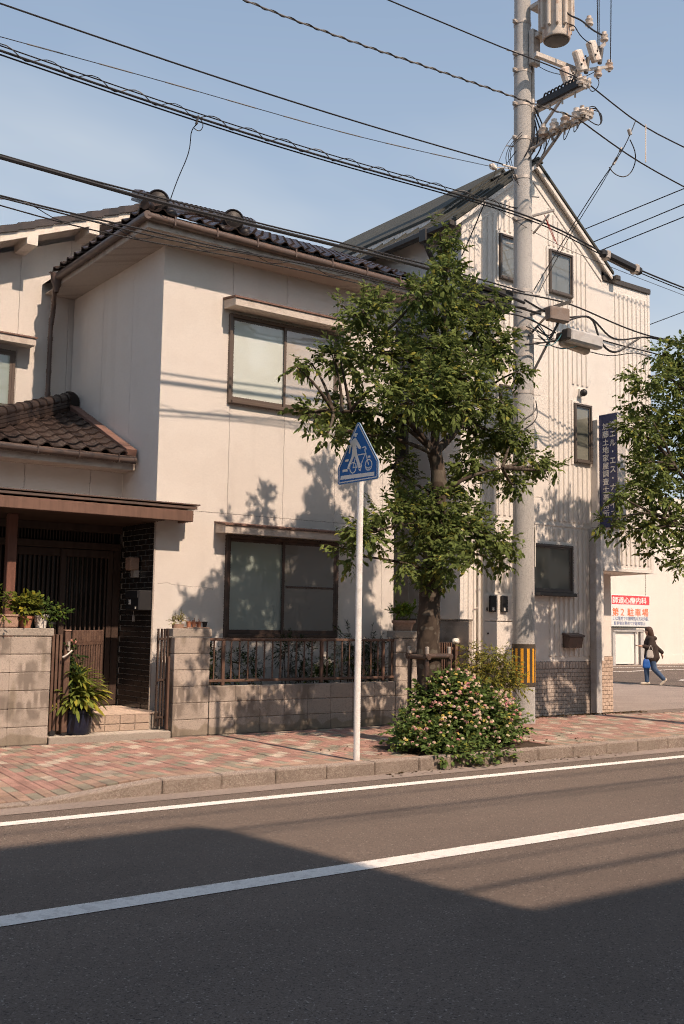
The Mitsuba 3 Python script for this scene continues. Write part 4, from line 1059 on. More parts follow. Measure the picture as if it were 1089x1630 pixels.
# projecting sign with its lettering
CHARS = [12849, 12456, 12523, 12539, 12473, 12490, 12531, 12452, 21152, 34276, 22303, 22320, 23478, 23627, 35519, 26619, 22763, 20107, 21209, 25152, 24107, 36947, 24515, 30274, 20869, 31185, 31532, 50, 39376, 36554, 22580, 12371, 12399, 23554, 29992, 12391, 12377, 24481, 26469, 38498, 12398, 26041, 20197, 22806, 31105, 27490]
GL_ = [[[[9,12,15,30,11,31,11,36,16,37,16,47,21,47,22,37,26,36,29,46,34,45,35,48,39,48,40,39,48,38,48,33,40,33,40,27,49,26,49,21,43,20,43,19,47,12,52,8,53,17,53,29,51,40,47,50,50,52,52,50,58,36,59,17,56,5,51,-5,47,-4,51,5,47,3,41,11,40,-1,35,-2,34,-1,34,11,26,2,22,5,21,-1,17,-2,16,-1,16,13,12,8],[28,27,34,27,34,33,31,32],[34,43,33,39,34,39],[22,7,27,11,32,20,27,20,27,18,24,15,23,15,22,16],[22,31,24,25,25,26,27,27,24,29,24,31]],[[1,17,1,29,3,38,7,49,9,51,10,51,13,50,13,49,10,43,8,36,6,17,9,6,13,-4,9,-5,7,-3,3,6]]],
       [[[4,2,5,9,26,9,26,34,8,35,8,41,53,41,52,35,34,34,34,9,55,9,55,2]]],
       [[[31,1,31,45,37,46,38,8,47,14,54,21,56,20,58,16,48,6,36,-2,35,-2]],[[3,1,10,10,14,18,15,45,21,46,22,45,22,30,19,12,14,3,9,-2]]],
       [[[23,22,24,27,28,30,32,30,35,28,37,24,37,20,32,16,26,17]]],
       [[[5,2,5,3,15,9,23,15,32,24,39,35,39,36,11,36,10,37,11,43,46,43,49,41,43,29,38,20,54,4,55,2,52,-1,49,-2,43,5,33,15,20,3,10,-2]]],
       [[[5,27,5,34,28,34,28,48,35,47,36,34,56,34,56,33,56,27,35,27,34,19,31,9,25,2,18,-3,17,-3,13,0,12,2,18,6,25,13,27,20,28,27]]],
       [[[8,3,8,5,21,8,32,14,44,24,52,35,53,35,56,29,49,19,40,10,26,2,13,-2,11,-2]],[[9,40,13,45,14,45,29,33,30,31,26,27,25,27]]],
       [[[4,22,5,23,20,28,30,34,40,41,48,48,52,44,52,43,49,40,37,30,36,-2,29,-2,29,25,9,17,6,18]]],
       [[[34,-4,34,44,55,44,56,43,56,-3,55,-4,50,-4,49,-1,40,0,39,-5],[40,6,49,6,49,38,40,38]],[[1,-2,5,5,8,12,10,29,10,34,2,35,2,39,3,40,10,41,11,50,17,51,17,41,30,40,30,13,28,0,26,-3,23,-5,15,-4,14,1,22,2,23,12,24,34,17,34,15,17,11,3,5,-6]]],
       [[[1,-3,5,10,6,38,16,38,16,41,3,42,3,47,16,48,17,51,18,52,22,52,23,48,36,48,38,52,42,52,43,48,57,47,57,42,43,41,41,33,43,32,47,38,49,39,52,38,50,32,56,32,56,28,39,27,38,25,58,24,57,19,50,19,59,13,56,9,51,10,49,7,49,6,55,2,55,0,52,-2,42,3,42,-3,38,-5,33,-5,31,0,25,-2,22,1,20,-4,12,-5,11,0,16,0,16,11,11,11,9,3,6,-5,5,-6],[42,18,42,10,43,9,47,14,43,19],[31,14,36,9,36,19,34,18],[23,41,22,24,31,24,32,27,24,27,23,28,24,32,28,32,25,37,30,39,34,32,36,41],[32,0,36,0,36,2,34,2],[22,3,30,6,27,10,24,9,22,9],[22,15,25,16,27,19,22,19],[11,17,16,17,16,22,11,22],[11,28,16,28,16,32,11,32]]],
       [[[2,-2,3,3,26,4,26,26,7,26,6,32,26,33,27,51,33,51,33,50,34,33,54,32,53,26,34,26,34,4,57,3,57,-3]]],
       [[[19,25,19,27,24,29,25,46,31,46,31,33,33,33,37,35,37,51,42,52,43,51,44,38,52,41,56,39,55,15,53,11,49,10,45,11,44,13,43,8,38,8,37,27,34,26,31,25,31,3,33,2,50,2,52,4,53,10,54,10,59,8,57,-1,52,-4,31,-4,27,-3,25,0,25,5,24,22,20,21],[44,16,49,17,50,33,44,30]],[[4,4,1,10,9,13,9,31,2,31,2,37,9,38,9,50,15,51,16,38,22,37,22,31,16,31,16,16,22,18,23,13]]],
       [[[3,2,3,3,21,10,29,16,28,18,13,10,7,8,6,9,4,13,15,17,26,23,25,24,23,24,7,18,4,23,21,30,12,31,12,36,48,36,48,30,52,27,52,26,44,20,44,17,47,11,53,5,59,2,55,-3,51,-1,45,4,38,15,37,15,38,6,36,1,35,-2,31,-5,21,-5,19,0,20,1,28,1,30,4,31,9,17,1,6,-3],[30,28,35,21,47,30,33,30]],[[4,46,25,47,25,50,28,52,31,52,34,47,56,46,56,33,50,32,49,40,11,40,10,33,5,32]]],
       [[[1,-3,6,13,8,48,54,48,54,34,53,33,14,33,14,31,56,30,55,25,46,25,55,16,55,15,52,13,53,12,53,7,38,6,37,2,57,1,57,-4,11,-4,10,1,7,-5],[37,16,37,12,50,12,47,16],[14,39,47,39,47,43,14,43],[27,21,38,21,40,22,38,25,31,25],[10,2,30,2,30,6,15,7,16,12,30,12,30,15,16,14,15,19,19,22,21,25,14,25,13,13]]],
       [[[4,17,21,17,22,6,23,6,25,15,26,49,56,49,57,0,55,-4,51,-5,46,-5,44,-1,44,0,51,1,51,23,31,23,29,6,23,-5,22,-5,18,-2,10,-2,9,-5,4,-5],[44,29,51,29,51,43,44,43,44,38,49,38,50,33,44,32],[31,29,38,29,38,32,32,33,33,38,38,38,38,43,31,43],[16,11,10,11,10,4,16,4]],[[32,2,32,19,49,20,49,4,38,4,36,1],[38,14,38,10,44,10,44,14]],[[2,41,11,42,8,50,12,52,17,45,17,42,23,41,23,36,2,36]],[[4,20,4,25,22,25,21,20]],[[4,28,4,33,22,33,21,28]]],
       [[[1,25,2,26,15,34,20,38,3,38,3,44,26,44,27,51,28,52,33,51,33,44,57,44,57,38,40,38,49,31,59,26,55,22,48,24,48,2,57,1,58,-4,3,-4,3,1,12,2,12,24,5,21],[33,36,33,26,45,26],[19,2,41,2,41,4,19,4],[19,17,41,17,41,19,19,19],[19,12,19,10,41,10,41,11],[15,26,26,26,26,35,26,35]]],
       [[[3,26,3,32,26,33,27,51,33,51,34,33,58,32,57,26,34,26,34,4,54,4,54,-2,6,-2,6,4,26,4,26,26]]],
       [[[2,17,26,17,26,19,8,20,8,24,9,25,26,25,26,27,10,27,10,39,26,40,26,41,3,42,4,47,26,47,27,52,32,52,33,47,57,46,57,42,33,41,33,40,51,39,50,27,33,27,33,25,51,25,52,17,58,16,58,12,52,11,52,1,47,1,45,3,33,3,33,-2,31,-4,27,-6,19,-6,17,-1,25,0,26,0,26,3,8,4,7,8,26,9,26,11,3,12],[33,9,45,9,45,11,33,11],[33,17,45,17,45,19,33,19],[33,32,44,32,44,34,33,34],[16,33,26,32,26,34,16,34]]],
       [[[1,9,6,16,10,23,10,24,2,25,2,30,11,31,6,37,6,38,11,40,14,38,19,43,3,43,3,49,25,49,27,48,28,46,28,45,18,33,20,31,28,30,29,27,37,29,37,31,33,35,28,33,24,36,31,44,36,52,41,50,40,46,54,45,56,44,54,37,49,30,59,26,60,25,58,22,56,21,44,26,40,24,43,23,43,18,56,17,55,2,51,-5,41,-6,39,-2,40,0,47,1,49,12,41,12,36,2,31,-2,25,-5,24,-5,21,-1,29,4,34,12,26,12,25,15,23,13,19,15,18,-2,14,-5,8,-5,6,0,6,1,12,1,12,14,5,4,4,5],[38,40,43,34,48,39],[27,20,26,18,36,18,36,22,29,20],[18,16,19,16,22,24,19,24]]],
       [[[1,-3,4,8,5,17,5,45,27,50,30,46,29,45,12,40,12,37,27,36,27,18,11,17,9,3,6,-5,5,-6],[12,23,21,23,21,30,12,30]],[[31,45,46,49,52,51,54,51,57,46,52,44,38,40,38,32,58,31,58,25,52,25,51,-5,45,-5,45,25,38,25,36,10,31,-3,28,-6,24,-3,24,-1,28,5,30,14]]],
       [[[4,42,9,44,11,50,13,52,18,50,16,43,24,42,24,25,10,24,10,21,24,20,24,0,10,0,9,-4,4,-4],[10,6,18,6,18,14,10,14],[10,30,18,30,18,37,10,37]],[[24,43,25,48,58,48,58,43,45,42,45,37,56,36,56,7,55,5,52,4,47,4,45,7,44,-5,43,-6,38,-5,38,31,33,31,32,4,27,4,27,36,38,37,38,42],[44,10,50,10,50,31,45,31]]],
       [[[2,-1,5,3,10,7,10,24,3,24,3,30,16,30,17,7,24,3,30,2,58,2,57,-3,56,-4,30,-4,21,-2,15,1,12,2,6,-5,5,-5]],[[3,46,4,47,8,49,17,39,19,44,26,44,24,50,28,52,31,50,34,44,41,44,45,52,50,50,51,49,48,44,57,44,58,43,58,39,40,38,39,35,52,35,53,34,52,5,23,5,22,34,32,35,33,38,17,39,12,35],[28,10,46,10,46,13,29,13],[28,18,46,18,46,21,29,21],[28,27,46,27,46,29,29,29]]],
       [[[45,29,49,32,51,31,57,16,59,9,58,7,53,6,48,20]],[[16,3,17,35,23,34,24,2,39,2,41,6,42,13,43,14,48,11,47,2,44,-3,38,-5,26,-5,18,-2]],[[20,45,20,46,23,49,24,49,37,39,41,35,37,31,36,31,31,36]],[[2,6,5,17,7,30,13,29,12,18,8,5,7,4]]],
       [[[3,12,1,17,10,22,10,27,6,26,2,39,6,41,10,35,11,46,30,46,30,50,35,52,38,46,58,45,58,40,39,40,38,38,38,37,58,36,58,32,56,31,56,29,53,25,59,22,59,21,56,17,52,18,51,9,49,8,57,-2,54,-4,53,-5,43,5,44,8,40,8,40,-2,39,-4,37,-5,28,-6,27,-2,27,-1,33,0,33,8,29,8,29,5,20,-4,18,-4,17,-3,15,-2,15,-1,23,8,21,18,19,17,16,18,12,1,9,-4,6,-6,3,-2,3,-1,6,4,9,14],[47,32,49,29,51,31],[28,13,45,13,46,14,28,14],[28,20,45,20,46,21,28,21],[35,31,32,26,43,26,39,32],[16,23,17,23,21,25,17,29,19,31,17,32,17,36,31,37,32,40,16,40],[24,32,25,29,27,31]]],
       [[[5,41,27,42,28,52,32,52,33,51,34,42,54,41,54,-3,48,-6,40,-6,39,-5,38,0,48,1,48,9,44,7,30,21,25,14,19,9,15,6,12,9,11,-5,5,-6],[33,28,48,13,48,13,48,35,33,35],[12,12,16,15,23,22,25,27,26,35,12,35]]],
       [[[25,7,25,12,44,16,44,38,39,35,29,44,32,47,34,47,44,38,45,51,46,52,50,52,51,17,58,17,59,13,58,12,51,10,51,-5,45,-5,44,9,27,6]],[[1,10,5,17,10,28,2,29,2,34,12,35,11,41,4,41,2,45,23,51,26,46,18,43,18,35,27,34,27,30,30,31,32,31,42,23,42,21,39,19,38,19,27,28,19,28,26,18,23,14,22,14,19,18,18,19,18,-5,12,-5,11,15,5,6,3,6]]],
       [[[2,36,2,37,8,44,12,52,18,50,17,47,31,46,32,44,35,52,41,51,41,47,57,46,57,41,48,41,51,35,53,34,53,20,33,19,33,16,55,15,54,7,52,0,49,-3,39,-3,37,2,46,3,48,10,33,10,32,-5,27,-5,26,6,13,-3,7,-6,6,-5,3,-1,14,5,21,10,7,10,9,25,26,26,26,29,7,29,7,33],[33,26,46,26,46,29,33,29],[38,41,34,35,44,35,41,41],[22,40,24,35,27,35,27,37,29,41],[14,16,26,16,26,19,15,19],[9,35,18,35,18,36,16,40,14,41]]],
       [[[2,0,2,3,14,16,19,23,22,31,21,36,18,39,11,39,6,35,5,34,2,38,2,39,6,43,11,45,18,46,21,45,26,42,28,37,29,28,25,20,14,6,31,5,31,0,31,-1]]],
       [[[2,-1,4,14,9,13,17,15,5,16,5,49,28,49,27,44,20,43,20,40,26,40,26,35,20,34,20,31,26,30,26,25,20,25,20,22,28,21,28,2,40,2,39,16,30,17,30,22,39,22,39,34,28,35,28,40,41,41,36,49,37,50,41,52,47,43,47,41,58,40,57,35,46,34,46,22,56,22,56,17,46,16,46,2,58,2,58,-4,27,-4,27,-2,22,-5,15,-5,14,-1,21,1,21,5,19,8,19,3,16,2,14,7,13,0,9,1,8,8,6,-2,5,-2],[21,15,22,13,22,13,22,15],[10,31,14,31,14,34,10,34],[10,40,14,40,14,43,10,43],[14,21,14,25,10,25,10,21]]],
       [[[2,4,3,9,26,9,26,12,8,13,9,37,26,38,26,40,5,40,4,46,26,46,27,52,33,51,33,46,56,46,55,40,33,40,33,38,51,37,52,13,51,12,33,12,33,9,58,9,57,3,33,3,33,-6,27,-6,26,3],[33,18,45,18,45,22,33,22],[33,28,45,28,45,32,33,32],[15,28,26,28,26,32,15,32],[26,22,15,22,15,18,26,18]]],
       [[[3,6,1,11,9,15,9,32,3,33,2,38,3,39,9,39,9,50,10,51,15,51,16,39,22,38,21,33,16,32,16,18,21,20,23,17,26,20,19,21,20,27,58,26,58,21,33,21,33,20,33,19,57,18,55,1,54,-3,50,-5,43,-5,41,0,35,-6,31,-3,31,-2,38,6,41,13,38,13,32,5,23,-3,19,0,19,1,25,6,31,13,28,13,20,6,17,8,15,11],[41,0,48,0,49,1,50,13,48,13]],[[25,29,25,50,54,50,54,29],[31,34,48,34,48,36,31,36],[31,42,48,42,48,44,31,44]]],
       [[[10,14,11,19,17,19,17,9,20,6,25,5,38,4,51,6,51,0,37,-2,25,-2,17,0,13,2,10,6]],[[13,37,14,43,47,43,46,37,21,36]]],
       [[[22,5,22,10,25,14,32,17,40,17,39,30,23,31,23,36,39,37,39,47,45,47,46,37,54,38,56,37,55,31,46,30,46,15,54,10,58,7,58,6,54,1,46,7,45,3,42,-1,36,-3,27,-1,23,2],[28,6,32,4,37,4,39,7,39,10,31,11,28,9]],[[6,9,6,24,9,47,15,47,16,46,13,30,13,16,15,19,18,17,18,15,15,4,14,-3,8,-2]]],
       [[[2,9,3,14,38,15,38,17,9,17,8,38,26,39,26,41,5,41,4,42,4,47,26,47,27,51,32,52,33,51,33,47,56,46,56,41,33,41,33,39,52,39,52,18,45,17,45,15,58,14,57,9,45,8,44,0,42,-5,38,-6,30,-6,29,-5,29,0,38,0,38,8,19,8,26,1,24,-2,21,-3,12,6,12,8],[33,31,45,31,46,33,33,33],[33,26,33,23,46,23,46,25],[14,31,26,31,26,33,15,33],[26,25,15,25,15,23,26,23]]],
       [[[1,-3,5,5,7,12,9,47,54,47,54,-2,52,-4,39,-5,37,-1,38,1,48,1,48,12,34,12,33,-5,27,-5,27,12,14,12,11,3,8,-4,5,-6],[34,19,48,19,48,27,34,27],[34,34,48,34,48,41,34,41],[14,19,27,19,27,27,15,27],[14,34,27,34,27,41,15,41]]],
       [[[52,24,47,33,51,35,56,27,56,25]],[[4,35,4,41,53,45,53,38,42,37,37,35,32,30,28,21,29,13,33,8,40,5,48,4,47,-2,40,-2,33,0,29,3,23,9,22,14,22,22,25,31,29,37,5,34]],[[40,30,41,31,44,32,50,23,46,21]]],
       [[[5,34,5,40,31,41,32,49,38,48,39,41,56,41,56,35,39,35,39,26,40,18,38,9,32,1,23,-4,21,-4,17,0,17,1,26,5,30,9,24,10,19,13,17,19,18,23,23,30,31,32,31,35],[24,19,26,16,30,15,33,18,33,23,30,25,26,25,24,22]]],
       [[[0,21,7,30,12,39,17,39,22,52,27,51,26,45,40,44,41,47,57,46,57,7,54,4,48,4,47,5,46,-5,45,-6,41,-5,40,2,16,-2,14,2,14,-5,8,-5,8,20,4,17,3,17],[46,10,51,10,51,41,47,41],[32,7,40,8,40,14,33,14],[33,20,40,20,40,25,33,25],[40,39,33,39,33,32,40,32],[14,4,18,5,19,23,23,22,24,5,26,6,26,25,17,26,16,31,19,32,17,33,14,30],[20,32,26,32,26,39,24,39]],[[1,39,7,45,11,51,17,50,12,42,4,34]]],
       [[[1,1,2,3,13,10,21,17,21,18,3,19,3,25,15,25,10,36,10,38,5,39,6,44,26,45,27,52,33,51,34,45,55,44,55,39,51,38,45,25,57,25,57,19,38,18,49,8,59,2,56,-3,55,-3,46,2,34,13,33,-5,32,-6,27,-5,26,13,17,5,6,-3,5,-3],[34,25,38,25,44,38,34,38],[16,37,21,28,22,25,26,25,26,38]]],
       [[[4,-5,4,49,20,49,23,47,23,45,36,45,34,50,39,52,44,45,57,44,58,32,53,31,52,28,28,28,27,31,22,32,22,42,18,32,22,22,58,22,58,17,48,16,48,1,52,1,53,8,55,8,59,6,57,-3,54,-5,44,-4,42,-2,41,16,37,16,36,10,33,3,28,-2,20,-5,17,-1,26,4,29,9,30,14,30,16,23,16,21,11,18,9,12,9,10,10,10,-5],[28,34,51,34,51,38,29,38],[10,15,15,15,16,17,15,25,11,30,15,43,10,43]]],
       [[[5,14,5,23,8,32,15,39,24,43,34,44,41,43,49,37,54,29,55,18,52,9,46,2,38,-2,32,-3,28,3,40,7,46,12,47,15,48,18,47,28,45,32,40,36,35,38,29,16,26,9,20,3,14,2,10,4,7,7],[11,22,13,12,15,9,19,11,25,25,27,37,22,36,15,30]]],
       [[[2,-2,3,0,7,3,12,7,15,13,18,21,20,33,19,35,4,35,4,41,28,42,26,50,31,52,36,42,57,41,57,35,27,35,26,34,26,28,50,28,51,26,49,4,47,-2,45,-4,43,-5,30,-5,28,0,28,1,40,1,41,2,43,11,44,21,25,21,22,11,15,0,6,-6]]],
       [[[20,-2,21,0,31,6,37,13,42,27,45,48,51,49,50,31,46,14,54,5,59,-2,54,-5,42,8,35,1,25,-6,24,-6]],[[22,42,22,44,27,46,34,35,36,31,31,28]],[[5,5,8,9,9,46,15,47,16,12,29,18,30,12,9,1,8,1]]],
       [[[36,51,37,52,41,52,42,51,43,34,47,30,59,19,58,18,54,15,44,25,43,25,42,-5,41,-6,37,-6,36,-5]],[[2,-1,3,1,7,4,13,9,18,16,10,23,9,23,7,20,6,20,2,23,2,25,8,36,13,51,17,51,20,50,18,43,30,42,32,41,30,27,24,13,17,3,6,-5],[15,36,12,28,21,23,25,36]]],
       [[[2,28,2,30,5,32,11,39,4,40,4,45,13,46,14,52,19,51,20,46,28,45,27,40,22,40,29,34,28,32,37,40,30,40,29,45,39,46,40,52,45,52,46,46,56,45,56,40,49,39,58,29,55,26,54,26,46,32,46,25,51,24,50,19,11,19,10,24,14,25,13,32,5,25],[19,25,39,25,39,33,32,27,29,26,26,29,20,34]],[[3,-2,3,-1,9,4,14,10,4,10,4,16,56,16,57,15,57,10,44,10,56,-1,56,-2,52,-5,51,-5,39,6,42,10,34,10,33,-2,30,-5,20,-6,18,-1,18,0,27,0,27,10,17,10,20,8,20,7,12,-2,7,-5]]],
       [[[2,-2,3,3,10,4,11,38,17,38,17,4,29,4,29,51,35,51,36,32,55,31,56,30,55,25,36,25,36,4,57,3,58,-2]]]]


def glyph(ch):
    """The outline of a character in a 60 unit square, y up."""
    out = []
    for part in GL_[CHARS.index(ord(ch))]:
        rings = [np.array(r).reshape(-1, 2) for r in part]
        out.append(Polygon(rings[0], rings[1:]).buffer(0))
    return out


def lettering(chars, place, scale, depth, plane, at, flip=1):
    """Characters as thin raised shapes; place(i) gives the lower left corner of the i-th."""
    from shapely import affinity, union_all
    ms = []
    for i, ch in enumerate(chars):
        if ch == ' ':
            continue
        ox, oz = place(i)
        for g_ in glyph(ch):
            sx, sz = scale if isinstance(scale, tuple) else (scale, scale)
            g2 = affinity.affine_transform(g_, [flip * sx / 60, 0, 0, sz / 60, ox, oz])
            if g2.is_valid and g2.area > 1e-7:
                ms.append((i, extr(g2, depth, plane, at)))
    return [cat(*[m for q, m in ms if q == i]) for i in sorted({q for q, m in ms})]


SX, SY0, SY1, SZ0, SZ1 = 13.995, 11.36, 11.765, 3.19, 5.13
k = root('projecting_sign', label='tall navy blue sign with white vertical lettering fixed to the corner of the cream building', category='sign')
put(k + '__box', cbox(SX, SX + 0.19, SY0, SY1, SZ0, SZ1, 0.008), M_POST)
put(k + '__face', cbox(SX - 0.006, SX - 0.001, SY0 + 0.012, SY1 - 0.012, SZ0 + 0.012, SZ1 - 0.012, 0.001), M_NAVY)
put(k + '__edge', cat(cbox(SX - 0.010, SX + 0.002, SY0 - 0.004, SY0 + 0.010, SZ0, SZ1, 0.002)), M_WHITEP)
c1, c2 = '㈱エル・エス・ナンイス', '加藤土地家屋調査士事務所'
for m_ in (lettering(c1, lambda i: (SY0 + 0.175, SZ1 - 0.26 - i * 0.150), (0.135, 0.140), 0.003, 'yz', SX - 0.0095, -1)
             + lettering(c2, lambda i: (SY0 + 0.325, SZ1 - 0.265 - i * 0.134), (0.140, 0.126), 0.003, 'yz', SX - 0.0095, -1)):
    put(k + '__character', m_, M_LETTER)
put(k + '__bracket', cat(*[cbox(SX - 0.008, SX + 0.06, SY1 - 0.02, BF - 0.1, z, z + 0.05, 0.003) for z in (3.5, 4.8)]), M_POST)

# white building, gate and parking sign at the back of the lot
k = root('far_building', label='pale plain walled building behind the parking lot', category='building')
put(k + '__wall', box(24, 75, 28.6, 36, -0.05, 7.2), M_BACKWALL)
put(k + '__plinth', cbox(24, 75, 28.57, 28.6, -0.05, 0.42, 0.004), M_BACKWALL)
for x in (36.9, 41.3, 46.0):
    put(k + '__joint', box(x, x + 0.03, 28.594, 28.6, 0.42, 7.2), M_MORTAR)
q0, q1 = (33.839, 27.900, 2.849), (36.265, 27.900, 1.574)
k = root('parking_sign', label='white and red parking sign board with red and blue lettering on two posts', category='sign')
x0, x1, z0, z1 = q0[0], q1[0], q1[2], q0[2]
put(k + '__board', cbox(x0, x1, 27.90, 27.95, z0, z1, 0.01), M_SIGNWHITE)
h = z1 - z0
put(k + '__red_band', box(x0 + 0.03, x1 - 0.03, 27.893, 27.899, z1 - 0.30 * h, z1 - 0.02 * h), M_RED)
w = x1 - x0
for m_ in lettering('師道心療内科', lambda i: (x0 + 0.06 + i * w * 0.148, z1 - 0.255 * h), (w * 0.150, 0.22 * h), 0.005, 'xz', 27.887):
    put(k + '__white_character', m_, M_LETTER)
for m_ in lettering('第2駐車場', lambda i: (x0 + 0.02 * w + i * w * 0.192 + (0.02 * w if i == 1 else 0), z1 - 0.65 * h), (w * 0.175, 0.27 * h), 0.005, 'xz', 27.893):
    put(k + '__red_character', m_, M_ORANGE)
put(k + '__small_lettering', cat(*lettering('こは専用です御来院の方以外駐', lambda i: (x0 + 0.03 * w + i * w * 0.066, z1 - 0.80 * h), (w * 0.068, 0.135 * h), 0.004, 'xz', 27.894),
                                   *lettering('駐車場は専用です駐車禁止', lambda i: (x0 + 0.06 * w + i * w * 0.068, z1 - 0.945 * h), (w * 0.068, 0.125 * h), 0.004, 'xz', 27.894)), M_SLATE, kind='stuff')
put(k + '__frame', cbox(x0 - 0.02, x1 + 0.02, 27.89, 27.96, z0 - 0.06, z0 - 0.002, 0.006), M_GREENROOF)
k = root('panel_gate', label='pale panelled metal gate below the parking sign', category='gate')
g0, g1, g2 = (34.279, 28.100, 0.747)[0], (35.695, 28.100, 0.746)[0], (35.937, 28.100, 0.746)[0]
put(k + '__panel', cbox(g0, g1, 28.08, 28.12, 0.06, 1.35, 0.01), M_WHITEP)
put(k + '__post', cat(cbox(g0 - 0.20, g0 - 0.04, 28.02, 28.16, -0.05, 1.46, 0.01)), M_POST)
put(k + '__post', cat(cbox(g1 - 0.24, g1 - 0.17, 28.02, 28.07, -0.05, 1.40, 0.01)), M_POST)
put(k + '__post', cat(cbox(g2 - 0.12, g2 + 0.08, 28.02, 28.16, -0.05, 1.46, 0.01)), M_POST)
put(k + '__head', cbox(g0 - 0.2, g2 + 0.08, 27.98, 28.3, 1.36, 1.45, 0.01), M_POST)

# ---------------------------------------------------------------- houses on the near side, behind the camera: they shade the road
k = root('opposite_house', label='tall house on the near side of the road whose shadow falls across the asphalt', category='house')
put(k + '__wall', extr(Polygon([(-22, 0.1), (4.49, 0.1), (4.49, 6.58), (4.43, 7.30), (4.37, 8.21), (4.29, 9.09), (4.25, 9.51), (4.10, 9.80), (-22, 9.83)]), -9.0, 'xz', -2.2), M_OPP)
for i in range(4):
    put(k + '__window', cat(cbox(-12 + i * 4, -10.2 + i * 4, -2.2, -2.14, 1.2, 2.5, 0.01), cbox(-12 + i * 4, -10.2 + i * 4, -2.2, -2.14, 4.4, 5.6, 0.01)), M_GLASSDIM)
k = root('opposite_shop', label='lower building on the near side of the road beside the tall house', category='building')
put(k + '__wall', box(3.45, 34, -9.2, -2.2, 0.1, 6.42), M_OPP)
put(k + '__parapet', cbox(3.45, 34.02, -2.45, -2.18, 6.42, 6.62, 0.01), M_OPP)
for i in range(5):
    put(k + '__window', cbox(6 + i * 5, 8 + i * 5, -2.2, -2.14, 3.6, 4.8, 0.01), M_GLASSDIM)

# ---------------------------------------------------------------- utility pole with its gear
PX, PY = 11.515, 11.13


def pr_(z):
    return 0.168 - 0.0036 * z


U = root('utility_pole', label='grey concrete utility pole with a black and yellow band, crossarms and a transformer', category='utility pole')


def up_(name, mesh, m, smooth=False, parent=None, **s):
    return put((parent or U) + '__' + name, mesh, m, smooth, **s)


up_('pole', tube([(PX, PY, 0.05), (PX, PY, 4), (PX, PY, 8), (PX, PY, 13.6)], [pr_(0), pr_(4), pr_(8), pr_(13.6)], 32), M_POLE, 40)
n = 12
k = up_('warning_band', lathe([(pr_(0.6) + 0.003, 0.66), (pr_(0.6) + 0.009, 0.665), (pr_(1.2) + 0.009, 1.275), (pr_(1.2) + 0.003, 1.28)], (PX, PY, 0), 40), M_BANDBLK, 40)
for i in range(n):
    a = np.linspace(i, i + 0.46, 4) / n * 2 * math.pi
    r = pr_(1) + 0.0095
    v = np.array([[PX + (r + e) * math.cos(t), PY + (r + e) * math.sin(t), z] for z in (0.72, 1.215) for e in (0, 0.002) for t in a])
    f = []
    for q in range(3):
        f += [[4 + q, 5 + q, 13 + q], [4 + q, 13 + q, 12 + q], [0 + q, 4 + q, 5 + q], [0 + q, 5 + q, 1 + q], [8 + q, 9 + q, 13 + q], [8 + q, 13 + q, 12 + q]]
    up_('yellow_stripe', (v, np.array(f)), M_YELLOW, parent=k)
# number plate, conduit, step bolts, bands
v, f = cbox(-0.045, 0.045, -0.006, 0.006, 2.42, 3.02, 0.003)
v = rot((v, f), 62)[0] + [PX + 0.15, PY - 0.085, 0]
up_('number_plate', (v, f), M_WHITEP)
up_('conduit', cat(cyl((PX + 0.165, PY - 0.06, 8.9), (PX + 0.15, PY - 0.06, 10.6), 0.038, n=10), cyl((PX + 0.185, PY - 0.02, 4.0), (PX + 0.18, PY - 0.02, 6.0), 0.025, n=8)), M_GALV, 40)
for i in range(14):
    z = 2.7 + i * 0.78
    s = 1 if i % 2 else -1
    d = np.array([s * 0.9, -s * 0.43, 0])
    up_('step_bolt', cyl(np.array([PX, PY, z]) + d * pr_(z) * 0.9, np.array([PX, PY, z]) + d * (pr_(z) + 0.13), 0.009, n=6), M_GALV)
for z in (5.05, 5.62, 6.02, 6.62, 7.75, 8.42, 9.05, 9.60, 10.15, 10.42, 10.95):
    up_('band', lathe([(pr_(z), z - 0.025), (pr_(z) + 0.008, z - 0.025), (pr_(z) + 0.008, z + 0.025), (pr_(z), z + 0.025)], (PX, PY, 0), 24), M_GALV, 40)
    up_('band_bolt', cat(cbox(PX - pr_(z) - 0.07, PX - pr_(z), PY - 0.03, PY + 0.03, z - 0.03, z + 0.03, 0.01), cyl((PX - pr_(z) - 0.10, PY - 0.02, z), (PX - pr_(z), PY - 0.02, z), 0.012, n=6)), M_GALV)


def insulator(c, s=1.0, d=(0, 0, 1)):
    m = lathe([(0.02, -0.09), (0.022, -0.06), (0.05, -0.055), (0.055, -0.03), (0.03, -0.02), (0.045, 0.0), (0.05, 0.015), (0.028, 0.03), (0.03, 0.06), (0.0, 0.065)], (0, 0, 0), 12)
    d = np.asarray(d, float); ax = np.cross([0, 0, 1.0], d)
    v, f = m
    if np.linalg.norm(ax) > 1e-6:
        v = rot(m, math.degrees(math.acos(d[2] / np.linalg.norm(d))), ax)[0]
    return v * s + np.asarray(c, float), f


